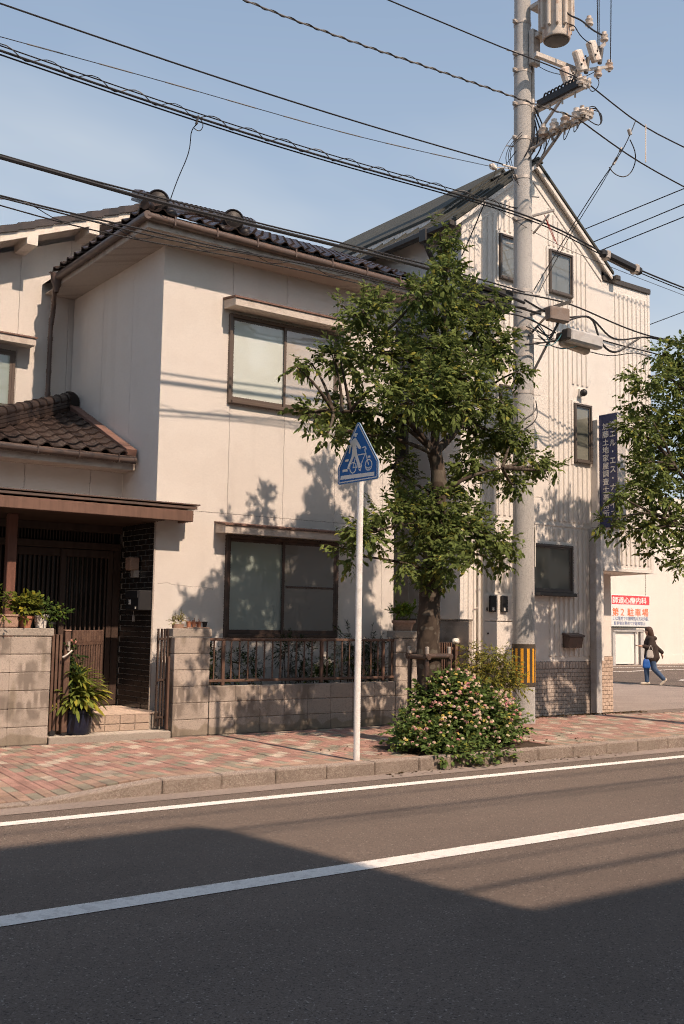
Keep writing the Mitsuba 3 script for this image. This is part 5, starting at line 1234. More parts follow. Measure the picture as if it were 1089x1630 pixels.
# two crossarms reaching over the street
for z, y1, slot in ((9.56, 10.02, 1), (9.06, 9.98, 0)):
    arm = up_('crossarm', cat(cbox(PX + 0.14, PX + 0.215, y1, PY + 0.25, z - 0.05, z + 0.05, 0.008)), M_GALV)
    up_('brace', bar((PX + 0.18, PY - 0.12, z - 0.42), (PX + 0.18, PY - 0.62, z - 0.05), 0.04, 0.03), M_GALV, parent=arm)
    if slot:
        up_('wire_tray', cat(cbox(PX + 0.10, PX + 0.14, y1 + 0.05, PY - 0.2, z - 0.02, z + 0.10, 0.01), *[tube(curve([(PX + 0.12, y1 + 0.1 + q * 0.07, z + 0.08), (PX + 0.09, y1 + 0.15 + q * 0.07, z + 0.13), (PX + 0.12, y1 + 0.22 + q * 0.07, z + 0.07)], 6), 0.014, 5) for q in range(9)]), M_WIRE, 40, parent=arm)
    else:
        for q in range(4):
            up_('insulator', insulator((PX + 0.09, y1 + 0.14 + q * 0.22, z + 0.05), 1.5), M_TANK if q % 2 else M_PORC, 40, parent=arm)
        up_('jumper_wire', cat(*[tube(curve([(PX + 0.16, y1 + 0.1 + q * 0.2, z - 0.03), (PX + 0.10, y1 + 0.18 + q * 0.2, z - 0.20 - 0.05 * (q % 2)), (PX + 0.22, y1 + 0.30 + q * 0.2, z - 0.02)], 12), 0.007, 5) for q in range(4)]), M_WIRE, 40, parent=arm)
        up_('jumper_wire', cat(*[tube(curve([(PX + 0.10, y1 + 0.0 + q * 0.06, z + 0.06), (PX + 0.35 + q * 0.05, y1 - 0.02, z + 0.16 - q * 0.03), (PX + 0.38, y1 - 0.05, z - 0.10), (PX + 0.22, y1 + 0.05, z - 0.02)], 14), 0.008, 5) for q in range(3)]), M_WIRE, 40, parent=arm)
    for q in range(3):
        up_('end_insulator', insulator((PX + 0.18 + 0.09 * (q - 1), y1 + 0.03, z + 0.07), 1.1, (0.3 * (q - 1), -0.2, 1)), M_PORC, 40, parent=arm)
    up_('bolt', cat(*[cyl((PX + 0.175, y1 + 0.2 + q * 0.25, z - 0.12), (PX + 0.175, y1 + 0.2 + q * 0.25, z - 0.05), 0.016, n=6) for q in range(4)]), M_GALV, parent=arm)

# cutout arm and its switches
arm = up_('switch_arm', cat(bar((11.364, 10.720, 10.232), (12.194, 10.550, 10.154), 0.07, 0.07)), M_GALV)
for c0 in [(11.743, 10.420, 9.847), (12.031, 10.420, 10.217), (12.354, 10.420, 10.482)]:
    c0 = np.array(c0)
    v, f = cbox(-0.085, 0.085, -0.055, 0.055, -0.165, 0.165, 0.022)
    cs = up_('cutout_switch', (rot((v, f), 26, (0, -1, 0))[0] + c0, f), M_PORC, parent=arm)
    for q in range(3):
        up_('contact', ball(c0 + [0.07 - 0.045 * q, -0.058, 0.08 - 0.08 * q], 0.017, sub=1), M_DARKMET, parent=arm)
    up_('fuse_tube', cyl(c0 + [0.12, -0.02, -0.16], c0 + [0.17, -0.02, 0.10], 0.034, n=10), M_DARKMET, parent=arm)
up_('bracket', bar((11.791, 10.500, 9.856), (12.707, 10.500, 10.766), 0.05, 0.05), M_GALV, parent=arm)
up_('bracket', bar((12.151, 10.500, 10.139), (12.823, 10.500, 10.427), 0.04, 0.04), M_GALV, parent=arm)
for c in [(12.351, 10.500, 11.027), (12.709, 10.500, 10.894), (12.823, 10.500, 10.459), (12.549, 10.500, 10.252)]:
    up_('insulator', insulator(c, 1.25), M_PORC, 40, parent=arm)

# transformer
TC = np.array((11.700, 10.592, 10.494))
tk = up_('transformer', lathe([(0.0, 0.0), (0.16, 0.005), (0.205, 0.02), (0.215, 0.05), (0.215, 0.92), (0.23, 0.93), (0.23, 0.97), (0.12, 1.06), (0.0, 1.08)], TC, 28), M_TANK, 40)
for i in range(12):
    a = i * math.pi / 6 + 0.26
    v, f = cbox(0.205, 0.275, -0.022, 0.022, 0.16, 0.82, 0.010)
    up_('cooling_fin', (rot((v, f), math.degrees(a))[0] + TC, f), M_TANK, parent=tk)
up_('base_plate', lathe([(0.0, -0.006), (0.17, -0.006), (0.19, 0.004)], TC, 28), M_DARKMET, 40, parent=tk)
for b_ in (cbox(PX + 0.02, TC[0] + 0.05, TC[1] + 0.18, PY - 0.13, TC[2] + 0.15, TC[2] + 0.23, 0.01), cbox(PX + 0.02, TC[0] + 0.05, TC[1] + 0.18, PY - 0.13, TC[2] + 0.65, TC[2] + 0.73, 0.01), cbox(PX - 0.02, PX + 0.16, PY - 0.24, PY - 0.14, TC[2] - 0.28, TC[2] + 0.3, 0.02)):
    up_('hanger', b_, M_GALV, parent=tk)
for i, s in enumerate((-1, 0, 1)):
    up_('bushing', insulator(TC + [0.12 * s, -0.24, 0.88], 1.3, (0.2 * s, -1, 0.6)), M_PORC, 40, parent=tk)

# splice bracket, terminal boxes half way up
up_('hook', cat(bar((PX + 0.05, PY - 0.15, 7.80), (PX + 0.25, PY - 0.42, 7.86), 0.035, 0.03), bar((PX + 0.12, PY - 0.1, 7.55), (PX + 0.2, PY - 0.36, 7.80), 0.03, 0.02)), M_GALV)
up_('red_wire', cat(*[tube(curve([(PX + 0.16, PY - 0.30, 7.80), (PX + 0.26 + 0.03 * q, PY - 0.30, 7.62), (PX + 0.36 + 0.05 * q, PY - 0.33, 7.42 - 0.04 * q)], 10), 0.006, 5) for q in range(2)]), pri('mat_red_wire', (0.30, 0.03, 0.025), 0.5), 40)
up_('cable_arm', cat(bar((PX + 0.02, PY - 0.15, 5.30), (11.894, 10.620, 6.313), 0.045, 0.035), bar((PX + 0.02, PY - 0.15, 6.25), (12.007, 10.620, 6.452), 0.05, 0.045), bar((PX - 0.05, PY - 0.17, 5.9), (PX + 0.30, PY - 0.3, 6.32), 0.04, 0.03)), M_DARKMET)


def oriented_box(p, q, w, h, c=0.01):
    p, q = np.asarray(p, float), np.asarray(q, float)
    d = q - p; L = np.linalg.norm(d); d /= L
    s = np.cross(d, [0, 0, 1.0]); s /= np.linalg.norm(s); u = np.cross(s, d)
    v, f = cbox(0, L, -w / 2, w / 2, -h / 2, h / 2, c)
    return p + v[:, :1] * d + v[:, 1:2] * s + v[:, 2:] * u, f


up_('terminal_box', oriented_box((11.509, 10.620, 6.182), (11.889, 10.580, 6.187), 0.14, 0.21, 0.015), pri('mat_terminal_box', rusty((0.20, 0.155, 0.13), (0.16, 0.11, 0.08)), 0.6), label='grey brown terminal box')
c_ = up_('cable_closure', cat(oriented_box((11.937, 10.750, 5.863), (12.549, 10.750, 5.809), 0.15, 0.15, 0.035)), M_TANK)
c_ = up_('cable_closure', cat(oriented_box((11.909, 10.600, 5.914), (12.651, 10.600, 5.905), 0.17, 0.20, 0.03)), M_POST)
up_('closure_end', cat(oriented_box((11.882, 10.750, 5.921), (11.951, 10.750, 5.914), 0.13, 0.13, 0.02), oriented_box((11.854, 10.600, 5.923), (11.937, 10.600, 5.919), 0.15, 0.17, 0.02)), M_DARKMET, parent=c_)
rng = np.random.default_rng(21)
tg = []
for i in range(9):
    a = np.array([PX + rng.uniform(-.2, .1), PY - rng.uniform(.18, .3), rng.uniform(5.7, 6.2)])
    b = np.array([PX + rng.uniform(.2, .7), PY - rng.uniform(.35, .55), rng.uniform(5.75, 6.1)])
    m_ = (a + b) / 2 + [rng.uniform(-.1, .1), -0.05, rng.uniform(-.22, .05)]
    tg.append(tube(curve([a, m_, b], 14), rng.uniform(0.005, 0.011), 5))
pri('mat_teal_wire', (0.10, 0.26, 0.29), 0.5)
for i, t_ in enumerate(tg):
    up_('loose_wire', t_, M_WIRE if i < 6 else 'mat_teal_wire', 40)
tg = [tube(curve([(PX - 0.17, PY - 0.05 - 0.02 * q, 8.35 - q * 0.05), (PX - 0.36 - 0.05 * q, PY - 0.1, 8.75 - 0.1 * q), (PX - 0.14, PY - 0.12, 9.0 + 0.05 * q)], 14), 0.006, 5) for q in range(3)]
tg += [tube(curve([(PX - 0.12 + 0.1 * q, PY - 0.15, 8.7), (PX + 0.0 + 0.1 * q, PY - 0.2, 8.95), (PX + 0.1, PY - 0.16, 9.25 + 0.1 * q)], 12), 0.012, 5) for q in range(4)]
tg += [tube(curve([(PX + 0.19, PY - 0.08, 4.95), (PX + 0.1, PY - 0.17, 4.80 - 0.15 * q), (PX - 0.12, PY - 0.14, 4.62 - 0.15 * q)], 10), 0.008, 5) for q in range(2)]
for t_ in tg:
    up_('pole_wire', t_, M_WIRE, 40)
up_('guard_net', cat(*[tube(curve([(PX + 0.05 - 0.02 * q, PY - 0.17, 8.85), (PX + 0.16, PY - 0.25 - 0.03 * q, 9.0), (PX + 0.2, PY - 0.30, 9.12)], 8), 0.018, 6) for q in range(4)]), M_GALV, 40)

# ---------------------------------------------------------------- overhead cables: each one a thing


def wire(label, pts, r, name='overhead_cable', mat=None, n=60, group=None, sides=6):
    c = curve(pts, n)
    k = put(name, tube(c, r * 0.86, sides), mat or M_WIRE, 40, label=label, category='cable')
    if group:
        labels[k]['group'] = group
    return k, c


def left(pts, y):
    """Continues a cable to the left, out of the picture, towards the next pole."""
    a, b = np.asarray(pts[0], float), np.asarray(pts[1], float)
    d = (b - a) / (b[0] - a[0])
    return [a + d * (-14 - a[0]) + [0, 0, 0.9], a + d * (-5 - a[0]) + [0, 0, 0.22], *pts]


def helix(c, r, pitch, phase=0.0):
    s = np.r_[0, np.cumsum(np.linalg.norm(np.diff(c, axis=0), axis=1))]
    t = np.linspace(0, s[-1], int(s[-1] / pitch * 9))
    p = np.stack([np.interp(t, s, c[:, i]) for i in range(3)], 1)
    a = t / pitch * 2 * math.pi + phase
    return p + np.stack([0 * a, r * np.cos(a), r * np.sin(a)], 1)


w1 = [(3.350, 11.000, 8.167), (5.404, 11.000, 8.201), (7.942, 11.000, 8.287), (10.947, 11.000, 8.466)]
wire('thin dark cable, topmost of those running to the upper left from the pole', left(w1, 11), 0.012)
w2 = [(3.368, 11.000, 7.793), (5.414, 11.000, 7.928), (7.946, 11.000, 8.078), (10.790, 11.000, 8.373)]
k, c = wire('faint thin cable just under the topmost one on the left of the pole', left(w2, 11), 0.0055)
put(k + '__wrap', cat(*[tube(c[i:i + 2], 0.008, 5) for i in range(6, 58, 2)]), M_WIREG, 40, kind='stuff')
put('strain_insulator', cat(insulator((10.764, 11.000, 8.366), 0.9, (1, 0, -0.2)), tube([(10.790, 11.000, 8.373), (11.157, 11.050, 8.472), (11.344, 11.100, 8.541)], 0.008, 5), cyl((10.947, 11.000, 8.456), (11.323, 11.080, 8.529), 0.014, n=6)), M_PORC, 40, label='white porcelain insulator on the clamp left of the pole', category='insulator')
w3 = [(3.376, 11.000, 7.638), (5.789, 11.000, 7.619), (7.965, 11.000, 7.663), (9.996, 11.000, 7.756), (11.500, 10.950, 7.753), (12.274, 10.950, 7.698), (13.167, 10.950, 7.574), (14.118, 10.950, 7.484), (15.292, 10.950, 7.422), (16.598, 10.950, 7.385)]
k, c = wire('bundled cable with a loose spiral that passes the pole above the house roof', left(w3, 11), 0.016, n=120)
i0, i1 = int(np.argmax(c[:, 0] > 1.5)), int(np.argmax(c[:, 0] > 11.4))
put(k + '__messenger', tube(c[:i1] + [0, 0.0, 0.055], 0.008, 5), M_WIRE, 40)
put(k + '__lashing', tube(helix(c[i0:i1] + [0, 0, 0.03], 0.045, 0.52), 0.006, 4), M_WIRE, 40)
put(k + '__second_cable', tube(c + [0, 0.03, -0.03], 0.010, 5), M_WIRE, 40)
cl = put('splice_closure', oriented_box((13.097, 10.930, 7.552), (14.092, 10.930, 7.441), 0.13, 0.13, 0.035), M_BLACKP, label='black splice closure hanging on the cable right of the gable', category='cable closure')
put(cl + '__clamp', cat(*[oriented_box(a, b, 0.15, 0.15, 0.02) for a, b in ([(13.174, 10.930, 7.538), (13.266, 10.930, 7.527)], [(13.897, 10.930, 7.464), (13.994, 10.930, 7.452)])]), M_GALV)
w4 = [(3.357, 10.750, 6.342), (4.185, 10.750, 6.332), (5.089, 10.750, 6.322), (6.166, 10.750, 6.347), (7.806, 10.750, 6.387), (9.368, 10.750, 6.412), (10.322, 10.750, 6.375), (11.153, 10.750, 6.297)]
k, c = wire('thickest cable of the pair crossing in front of the tiled roof ridge', left(w4, 10.75), 0.026, n=90)
k2, c2 = wire('thinner cable of the pair crossing in front of the tiled roof ridge', left([(3.371, 10.800, 6.391), (4.203, 10.800, 6.383), (5.111, 10.800, 6.396), (5.848, 10.800, 6.409), (6.824, 10.800, 6.427), (7.842, 10.800, 6.460), (9.411, 10.800, 6.488), (10.370, 10.800, 6.491), (11.205, 10.800, 6.482)], 10.8), 0.013, n=90)
for i, (dy, dz, r, lb) in enumerate(((0.0, 0.0, 0.012, 'upper cable of the triple bundle below the tiled eave'), (-0.04, -0.045, 0.010, 'middle cable of the triple bundle below the tiled eave'), (0.05, -0.085, 0.009, 'lowest sagging cable of the triple bundle below the tiled eave'))):
    w5 = np.array([(3.377, 10.750, 5.930), (4.060, 10.750, 5.931), (5.103, 10.750, 5.954), (5.835, 10.750, 5.967), (6.803, 10.750, 6.013), (7.965, 10.750, 6.069), (9.371, 10.750, 6.100), (10.323, 10.750, 6.172), (11.153, 10.750, 6.221)]) + [0, dy, 0]
    w5[:, 2] += dz * np.linspace(1.2, 0.7, len(w5)) + (0.02 * np.sin(np.arange(len(w5)) * 1.7 + i) if i else 0)
    k, c = wire(lb, left(list(w5), 10.75), r, n=90)
    if i == 2:
        i0, i1 = int(np.argmax(c[:, 0] > 1.5)), int(np.argmax(c[:, 0] > 11.0))
        put(k + '__lashing', tube(helix(c[i0:i1] + [0, -0.03, 0.05], 0.045, 0.9), 0.005, 4), M_WIRE, 40)
w6 = [(5.837, 10.100, 8.721), (7.282, 10.100, 8.759), (8.887, 10.100, 8.863), (10.614, 10.100, 8.971), (11.525, 10.050, 9.006)]
k, c = wire('twisted bare cable rising to the top left from the lower crossarm', [np.array(w6[0]) + [-16, 0, 2.2], np.array(w6[0]) + [-6, 0, 0.45], *w6], 0.011, mat=M_WIREG, n=110)
put(k + '__strand', tube(helix(c[40:], 0.012, 0.25), 0.009, 5), M_WIRE, 40)
w7 = [(7.917, 10.100, 9.529), (9.106, 10.100, 9.569), (10.200, 10.100, 9.610), (11.074, 10.100, 9.663), (11.698, 10.050, 9.636)]
wire('thin cable at the top edge running to the upper crossarm', [np.array(w7[0]) + [-16, 0, 2.4], np.array(w7[0]) + [-6, 0, 0.5], *w7], 0.011)
w8 = [(11.670, 10.050, 9.647), (12.265, 10.050, 9.502), (12.886, 10.050, 9.372), (14.102, 10.050, 9.296), (15.683, 10.050, 9.238)]
wire('cable leaving the upper crossarm to the right', w8 + [(40, 10.05, 10.3)], 0.013, n=80)
w9 = [(11.522, 10.000, 8.957), (12.051, 10.000, 8.843), (12.630, 10.000, 8.733), (14.013, 10.000, 8.590), (15.576, 10.000, 8.474)]
wire('cable leaving the lower crossarm to the right', w9 + [(40, 10.0, 9.4)], 0.013, n=80)
put('cable_sleeve', cat(cyl((13.131, 10.050, 9.385), (13.091, 10.030, 8.752), 0.010, n=6)), M_PORC, label='white hanging sleeve under the right hand cable of the upper crossarm', category='sleeve')
d1 = [(12.886, 10.050, 9.372), (12.733, 10.200, 8.894), (12.674, 10.400, 8.644), (12.663, 10.900, 8.189), (12.515, 11.300, 7.598), (12.409, 11.750, 6.992)]
wire('service drop slanting down from the right hand cable to the white building', d1, 0.009)
d2 = [(12.703, 10.200, 8.906), (12.643, 10.400, 8.574), (12.692, 10.900, 8.145), (12.559, 11.300, 7.555), (12.527, 11.750, 6.974)]
wire('second strand of the service drop beside the slanting cable', d2, 0.007)
put('drop_loop', tube(curve([(12.807, 10.100, 9.062), (12.938, 10.100, 8.815), (12.969, 10.200, 8.635), (12.788, 10.250, 8.511), (12.641, 10.300, 8.559), (12.614, 10.350, 8.650)], 30), 0.009, 5), M_WIRE, 40, label='looped slack wire at the bend of the service drop', category='cable')
for a, b, w_, lb in (((12.780, 10.100, 9.227), (12.823, 10.100, 9.138), 0.05, 'upper metal clamp of the slanting service drop'), ((12.680, 10.330, 8.702), (12.750, 10.300, 8.834), 0.04, 'lower metal clamp of the slanting service drop'), ((12.750, 10.250, 8.907), (12.796, 10.250, 8.982), 0.04, 'middle metal clamp of the slanting service drop')):
    put('drop_clamp', oriented_box(a, b, w_, w_, 0.01), M_GALV, label=lb, category='clamp')
for i, ((a, b, z), lb) in enumerate(zip((((930, 365), (1089, 300), 0), ((945, 385), (1089, 325), 0), ((965, 395), (1089, 345), 0)), ('upper of the three thin cables behind the gable', 'middle of the three thin cables behind the gable', 'lower of the three thin cables behind the gable'))):
    p, q = (((16.000, 13.777, 9.483), (16.000, 11.419, 9.552)), ((16.000, 13.539, 9.154), (16.000, 11.425, 9.256)), ((16.000, 13.227, 8.936), (16.000, 11.430, 9.020)))[i]
    p, q = np.array(p), np.array(q)
    d = (q - p) / (p[1] - q[1])
    wire(lb, [p - d * 9, p, q, q + d * 11 + [0, 0, 0.05]], 0.012)
p, q = np.array((16.300, 12.427, 7.286)), np.array((16.300, 11.681, 7.358))
d = (q - p) / (p[1] - q[1])
wire('single cable beside the right end of the building', [p - d * 6, p, q, q + d * 11], 0.009)
hv = [(11.750, 9.829, 9.911), (11.700, 9.777, 10.771)]
for i, (a, b, lb) in enumerate((((952, 78), (951, -5), 'left one of the upright pair of wires above the cutouts'), ((954, 78), (954, -5), 'right one of the upright pair of wires above the cutouts'), ((972, 98), (973, -5), 'single upright wire at the right of the cutouts'))):
    p, q = (((11.299, 9.450, 9.721), (10.280, 8.600, 9.700)), ((11.326, 9.450, 9.731), (10.317, 8.600, 9.714)), ((11.569, 9.450, 9.625), (10.556, 8.600, 9.805)))[i]
    p, q = np.array(p), np.array(q)
    wire(lb, [p, q, q + (q - p) * 1.2], 0.0075, name='jumper_cable', n=12)
put('jumper_cable', tube(curve([(11.700, 10.498, 11.124), (11.700, 10.348, 10.828), (11.720, 10.120, 10.626), (11.750, 9.942, 10.415), (11.750, 9.754, 10.239)], 24), 0.013, 6), M_WIRE, 40, label='thick jumper cable from the transformer to the right hand insulator', category='cable')
put('jumper_cable', tube(curve([(11.700, 10.412, 10.706), (11.720, 10.244, 10.584), (11.720, 10.183, 10.476), (11.750, 10.088, 10.323), (11.750, 9.945, 10.179)], 24), 0.008, 6), M_WIRE, 40, label='thin jumper wire from the transformer to the cutout switch', category='cable')
put('jumper_cable', tube(curve([(11.650, 11.017, 10.317), (11.680, 10.782, 10.102), (11.700, 10.419, 9.872), (11.720, 10.068, 9.710), (11.750, 9.855, 9.727)], 24), 0.006, 6), M_WIRE, 40, label='slack thin wire below the switch arm', category='cable')
put('jumper_cable', tube(curve([(11.720, 9.998, 9.572), (11.740, 9.909, 9.425), (11.750, 9.822, 9.489), (11.750, 9.856, 9.630)], 20), 0.007, 6), M_WIRE, 40, label='short looped wire at the end of the upper crossarm', category='cable')

# cables leaving the terminal boxes to the right
rc = [([(10.447, 10.750, 6.410), (11.153, 10.750, 6.431), (11.984, 10.700, 6.448), (12.954, 10.600, 6.300), (13.832, 10.500, 6.201), (14.636, 10.500, 6.246), (16.251, 10.500, 6.188)], 0.014, 'upper long cable sagging right past the terminal boxes'),
      ([(11.153, 10.750, 6.345), (11.996, 10.650, 6.213), (12.438, 10.600, 6.274), (12.876, 10.600, 6.064), (13.579, 10.550, 6.157), (14.633, 10.500, 6.129), (16.244, 10.500, 6.020)], 0.017, 'thick cable looping right from the grey terminal box'),
      ([(11.939, 10.600, 6.142), (12.510, 10.600, 6.228), (12.652, 10.600, 5.975), (12.946, 10.600, 5.826), (13.304, 10.580, 5.983), (13.579, 10.550, 6.157)], 0.020, 'thickest looped cable in front of the ribbed wall'),
      ([(12.652, 10.600, 5.975), (13.175, 10.600, 5.965), (13.892, 10.550, 5.952), (14.626, 10.500, 5.895), (16.235, 10.500, 5.796)], 0.013, 'cable from the end of the pale closure to the right'),
      ([(12.607, 10.750, 5.799), (13.068, 10.700, 5.805), (13.545, 10.650, 5.915), (14.116, 10.600, 5.864), (14.623, 10.500, 5.768), (16.229, 10.500, 5.628)], 0.009, 'lowest thin cable sagging right below the closures'),
      ([(11.320, 10.900, 5.730), (11.537, 10.800, 5.765), (11.895, 10.750, 5.875)], 0.014, 'short cable from the pole to the lower closure'),
      ([(10.200, 10.750, 5.964), (11.152, 10.750, 6.078), (11.793, 10.720, 5.948)], 0.013, 'cable from the tree side to the lower closure'),
      ([(9.370, 10.750, 6.127), (10.447, 10.750, 6.215), (11.153, 10.750, 6.202), (11.374, 10.620, 6.137)], 0.020, 'thick cable entering the grey terminal box from the left')]
for pts, r, lb in rc:
    wire(lb, pts, r, n=50)
wire('thin wire running along below the gable past the right roof end', [(9.877, 11.200, 6.969), (10.623, 11.000, 7.784), (11.416, 11.000, 7.609), (12.041, 11.000, 7.506), (13.225, 11.000, 7.411), (15.358, 11.000, 7.313), (17.058, 11.000, 7.238)][1:], 0.005, n=50)
wire('wire stay slanting down beside the gable end in front of the white wall', [(10.584, 11.000, 7.774), (10.559, 11.200, 7.443), (10.492, 11.400, 7.039)], 0.011, n=10)
wire('thin wire slanting from the clamp down behind the rear gable', [(11.293, 11.050, 8.791), (11.328, 11.300, 8.667), (11.505, 11.700, 8.545)], 0.008, n=10)
wire('house drop wire from the spiral cable down to the roof ornament', [(5.792, 11.000, 7.548), (5.760, 11.050, 7.501), (5.802, 11.200, 7.394), (5.917, 11.700, 7.155), (5.929, 11.950, 6.925)], 0.007, n=30)
put('drop_hook', cat(oriented_box((5.797, 11.000, 7.645), (5.767, 11.000, 7.524), 0.025, 0.025, 0.005), tube(curve([(5.815, 11.000, 7.619), (5.861, 11.000, 7.537), (5.823, 11.020, 7.469), (5.769, 11.050, 7.496)], 14), 0.006, 5)), M_WIRE, label='small hook and loop hanging on the spiral cable', category='hook')
wire('thin guy wire rising from the ground wire to the pole clamp', [(11.379, 11.600, 8.478), (10.914, 11.100, 8.423), (11.050, 11.050, 8.771), (11.242, 11.080, 9.008)], 0.005, n=16)

# cables along the near side of the road, out of the picture overhead: their shadows cross the asphalt
for i, (ys, h, r, lb) in enumerate(((7.72, 7.6, 0.020, 'first'), (7.02, 7.4, 0.030, 'second'), (6.83, 7.9, 0.018, 'third'), (5.22, 6.3, 0.016, 'fourth'), (4.72, 6.2, 0.030, 'fifth'))):
    y = ys - h / 1.03
    wire(f'cable above the near pavement that casts the {lb} shadow line from the far kerb', [(-40, y - 0.25, h + 0.9), (-10, y - 0.02, h + 0.08), (6, y, h), (20, y, h + 0.06), (50, y - 0.1, h + 0.9)], r, name='near_cable', n=60)

# ---------------------------------------------------------------- crossing sign on its pole
SGX, SGY, SGZ = 6.74, 8.93, 3.045        # plate: its plane x, its middle, its foot
k = root('crossing_sign', label='blue pentagonal crossing sign with a walking figure and a bicycle on a white pole', category='road sign')
put(k + '__pole', cat(tube([(6.775, 8.93, 0.10), (6.775, 8.93, 3.45)], 0.034, 20), lathe([(0.034, 0.0), (0.036, 0.012), (0.0, 0.02)], (6.775, 8.93, 3.45), 20)), M_SIGNPOLE, 40)
penta = Polygon([(-0.353, 0.0), (0.353, 0.0), (0.353, 0.185), (0.0, 0.655), (-0.353, 0.185)])


def plate(poly, th, off):
    """A flat piece of the sign: u runs to the right as one faces the plate (towards -y), v up."""
    from shapely import affinity
    q = affinity.affine_transform(poly, [-1, 0, 0, 1, SGY, SGZ])
    return extr(q, th, 'yz', SGX - off - th)


pp = penta.buffer(-0.03).buffer(0.03)
put(k + '__plate', plate(pp, 0.004, 0.0), M_SIGNBLUE)
put(k + '__border', plate(pp.buffer(-0.012).difference(pp.buffer(-0.024)), 0.0015, 0.0042), M_SIGNWHITE)
put(k + '__rim', plate(pp.buffer(0.004).difference(pp.buffer(-0.0005)), 0.012, -0.006), M_SIGNEDGE)
put(k + '__clip', cat(*[cbox(6.745, 6.80, 8.89, 8.97, z, z + 0.03, 0.004) for z in (3.16, 3.36)]), M_GALV)
from shapely import union_all
from shapely.geometry import LineString, Point


def S(x, y):
    """Drawing units to metres on the plate."""
    return ((x - 505) / 935.0, (1105 - 95 * (x - 190) / 640 - y) / 1475.0)


def LS(pts, w):
    return LineString([S(*p) for p in pts]).buffer(w / 2, cap_style=2, join_style=1)


man = union_all([Point(S(462, 315)).buffer(0.023), Polygon([S(*p) for p in ((425, 300), (500, 285), (498, 305), (428, 318))]),
                 Polygon([S(*p) for p in ((430, 370), (470, 365), (560, 520), (545, 545), (510, 530), (478, 470), (485, 560), (490, 610), (405, 640), (412, 470), (385, 520), (372, 610), (352, 600), (365, 490), (395, 410))]),
                 Polygon([S(*p) for p in ((405, 630), (455, 625), (425, 700), (385, 780), (360, 860), (332, 845), (350, 780), (385, 700))]), Polygon([S(*p) for p in ((440, 625), (490, 605), (520, 700), (548, 790), (560, 835), (515, 850), (480, 730))])])
wh = lambda x, y, r: Point(S(x, y)).buffer(r).difference(Point(S(x, y)).buffer(r - 0.012))
bike = union_all([wh(425, 835, 0.062), wh(682, 795, 0.062), wh(548, 810, 0.030), LS([(425, 835), (470, 640), (625, 620), (548, 815), (425, 835)], 0.011), LS([(682, 795), (615, 540)], 0.012), LS([(575, 520), (630, 510), (640, 545), (615, 550)], 0.011),
                  LS([(500, 640), (548, 815)], 0.011), LS([(520, 860), (548, 885), (560, 850)], 0.012), LS([(640, 830), (685, 850), (710, 820)], 0.011)]).difference(man.buffer(0.006))
stripes = union_all([Polygon([S(*p) for p in q]) for q in (((225, 965), (775, 905), (775, 965), (212, 1030)), ((255, 865), (335, 850), (335, 895), (247, 905)), ((300, 700), (355, 695), (345, 735), (290, 740)), ((665, 655), (705, 650), (708, 682), (668, 686)))])
put(k + '__figure', plate(man.buffer(0), 0.0015, 0.0042), M_SIGNWHITE)
put(k + '__bicycle', plate(bike.buffer(0), 0.0012, 0.0042), M_SIGNWHITE)
put(k + '__stripe', plate(stripes.buffer(0), 0.0014, 0.0042), M_SIGNWHITE)

# ---------------------------------------------------------------- street trees
LEAFC = (0.138, 0.178, 0.056)


def limb(a, b, r0, r1, sag=0.0, rng=None, n=7):
    a, b = np.asarray(a, float), np.asarray(b, float)
    m = (a + b) / 2 + (rng.normal(size=3) * 0.06 * np.linalg.norm(b - a) if rng is not None else 0) + [0, 0, sag]
    return tube(curve([a, m, b], n), np.linspace(r0, r1, n), 7, False)


def street_tree(key, label, trunk, radii, forks, clusters, seed, n_twigs, extra=None):
    rng = np.random.default_rng(seed)
    k = root(key, label=label, category='tree')
    tp = curve(trunk, 26)
    rr = np.interp(np.linspace(0, 1, 26), np.linspace(0, 1, len(radii)), radii)
    tm = tube(tp, rr * (1 + 0.05 * np.sin(np.arange(26) * 2.1)), 18, True)
    v = tm[0] + (meshkit.fbm(tm[0] * [7, 7, 2.5], 3, 5)[:, None] - 0.5) * 0.035
    put(k + '__trunk', (v, tm[1]), M_BARK, 60)
    skel = [tp[int(26 * 0.55):]]
    ms = []
    for a, b, c, r in forks:
        q = curve([a, b, c], 14)
        ms.append(tube(q, np.linspace(r, r * 0.35, 14), 10, False))
        skel.append(q)
    pts = np.vstack(skel)
    C = np.array([c[:3] for c in clusters], float)
    R = np.array([c[3:6] for c in clusters], float)
    for c in C:
        d = np.linalg.norm((pts - c) * [1, 1, 1.25], axis=1) + np.where(pts[:, 2] > c[2] + 0.15, 0.6, 0)
        ms.append(limb(pts[int(np.argmin(d))], c, 0.024, 0.008, 0.03, rng))
    put(k + '__branches', cat(*ms), M_BARK, 60)
    lm, nl, tw = twig_leaves(rng, C, R, n_twigs, 9, 0.078, 0.042, (0.09, 0.22), 0.9, 0.05)
    put(k + '__crown', colour_ply(lm, M_LEAF, leaf_colours(rng, nl, LEAFC, 0.22, 0.07)), None, kind='stuff')
    put(k + '__twigs', tw, M_TWIG, kind='stuff')
    return k, nl


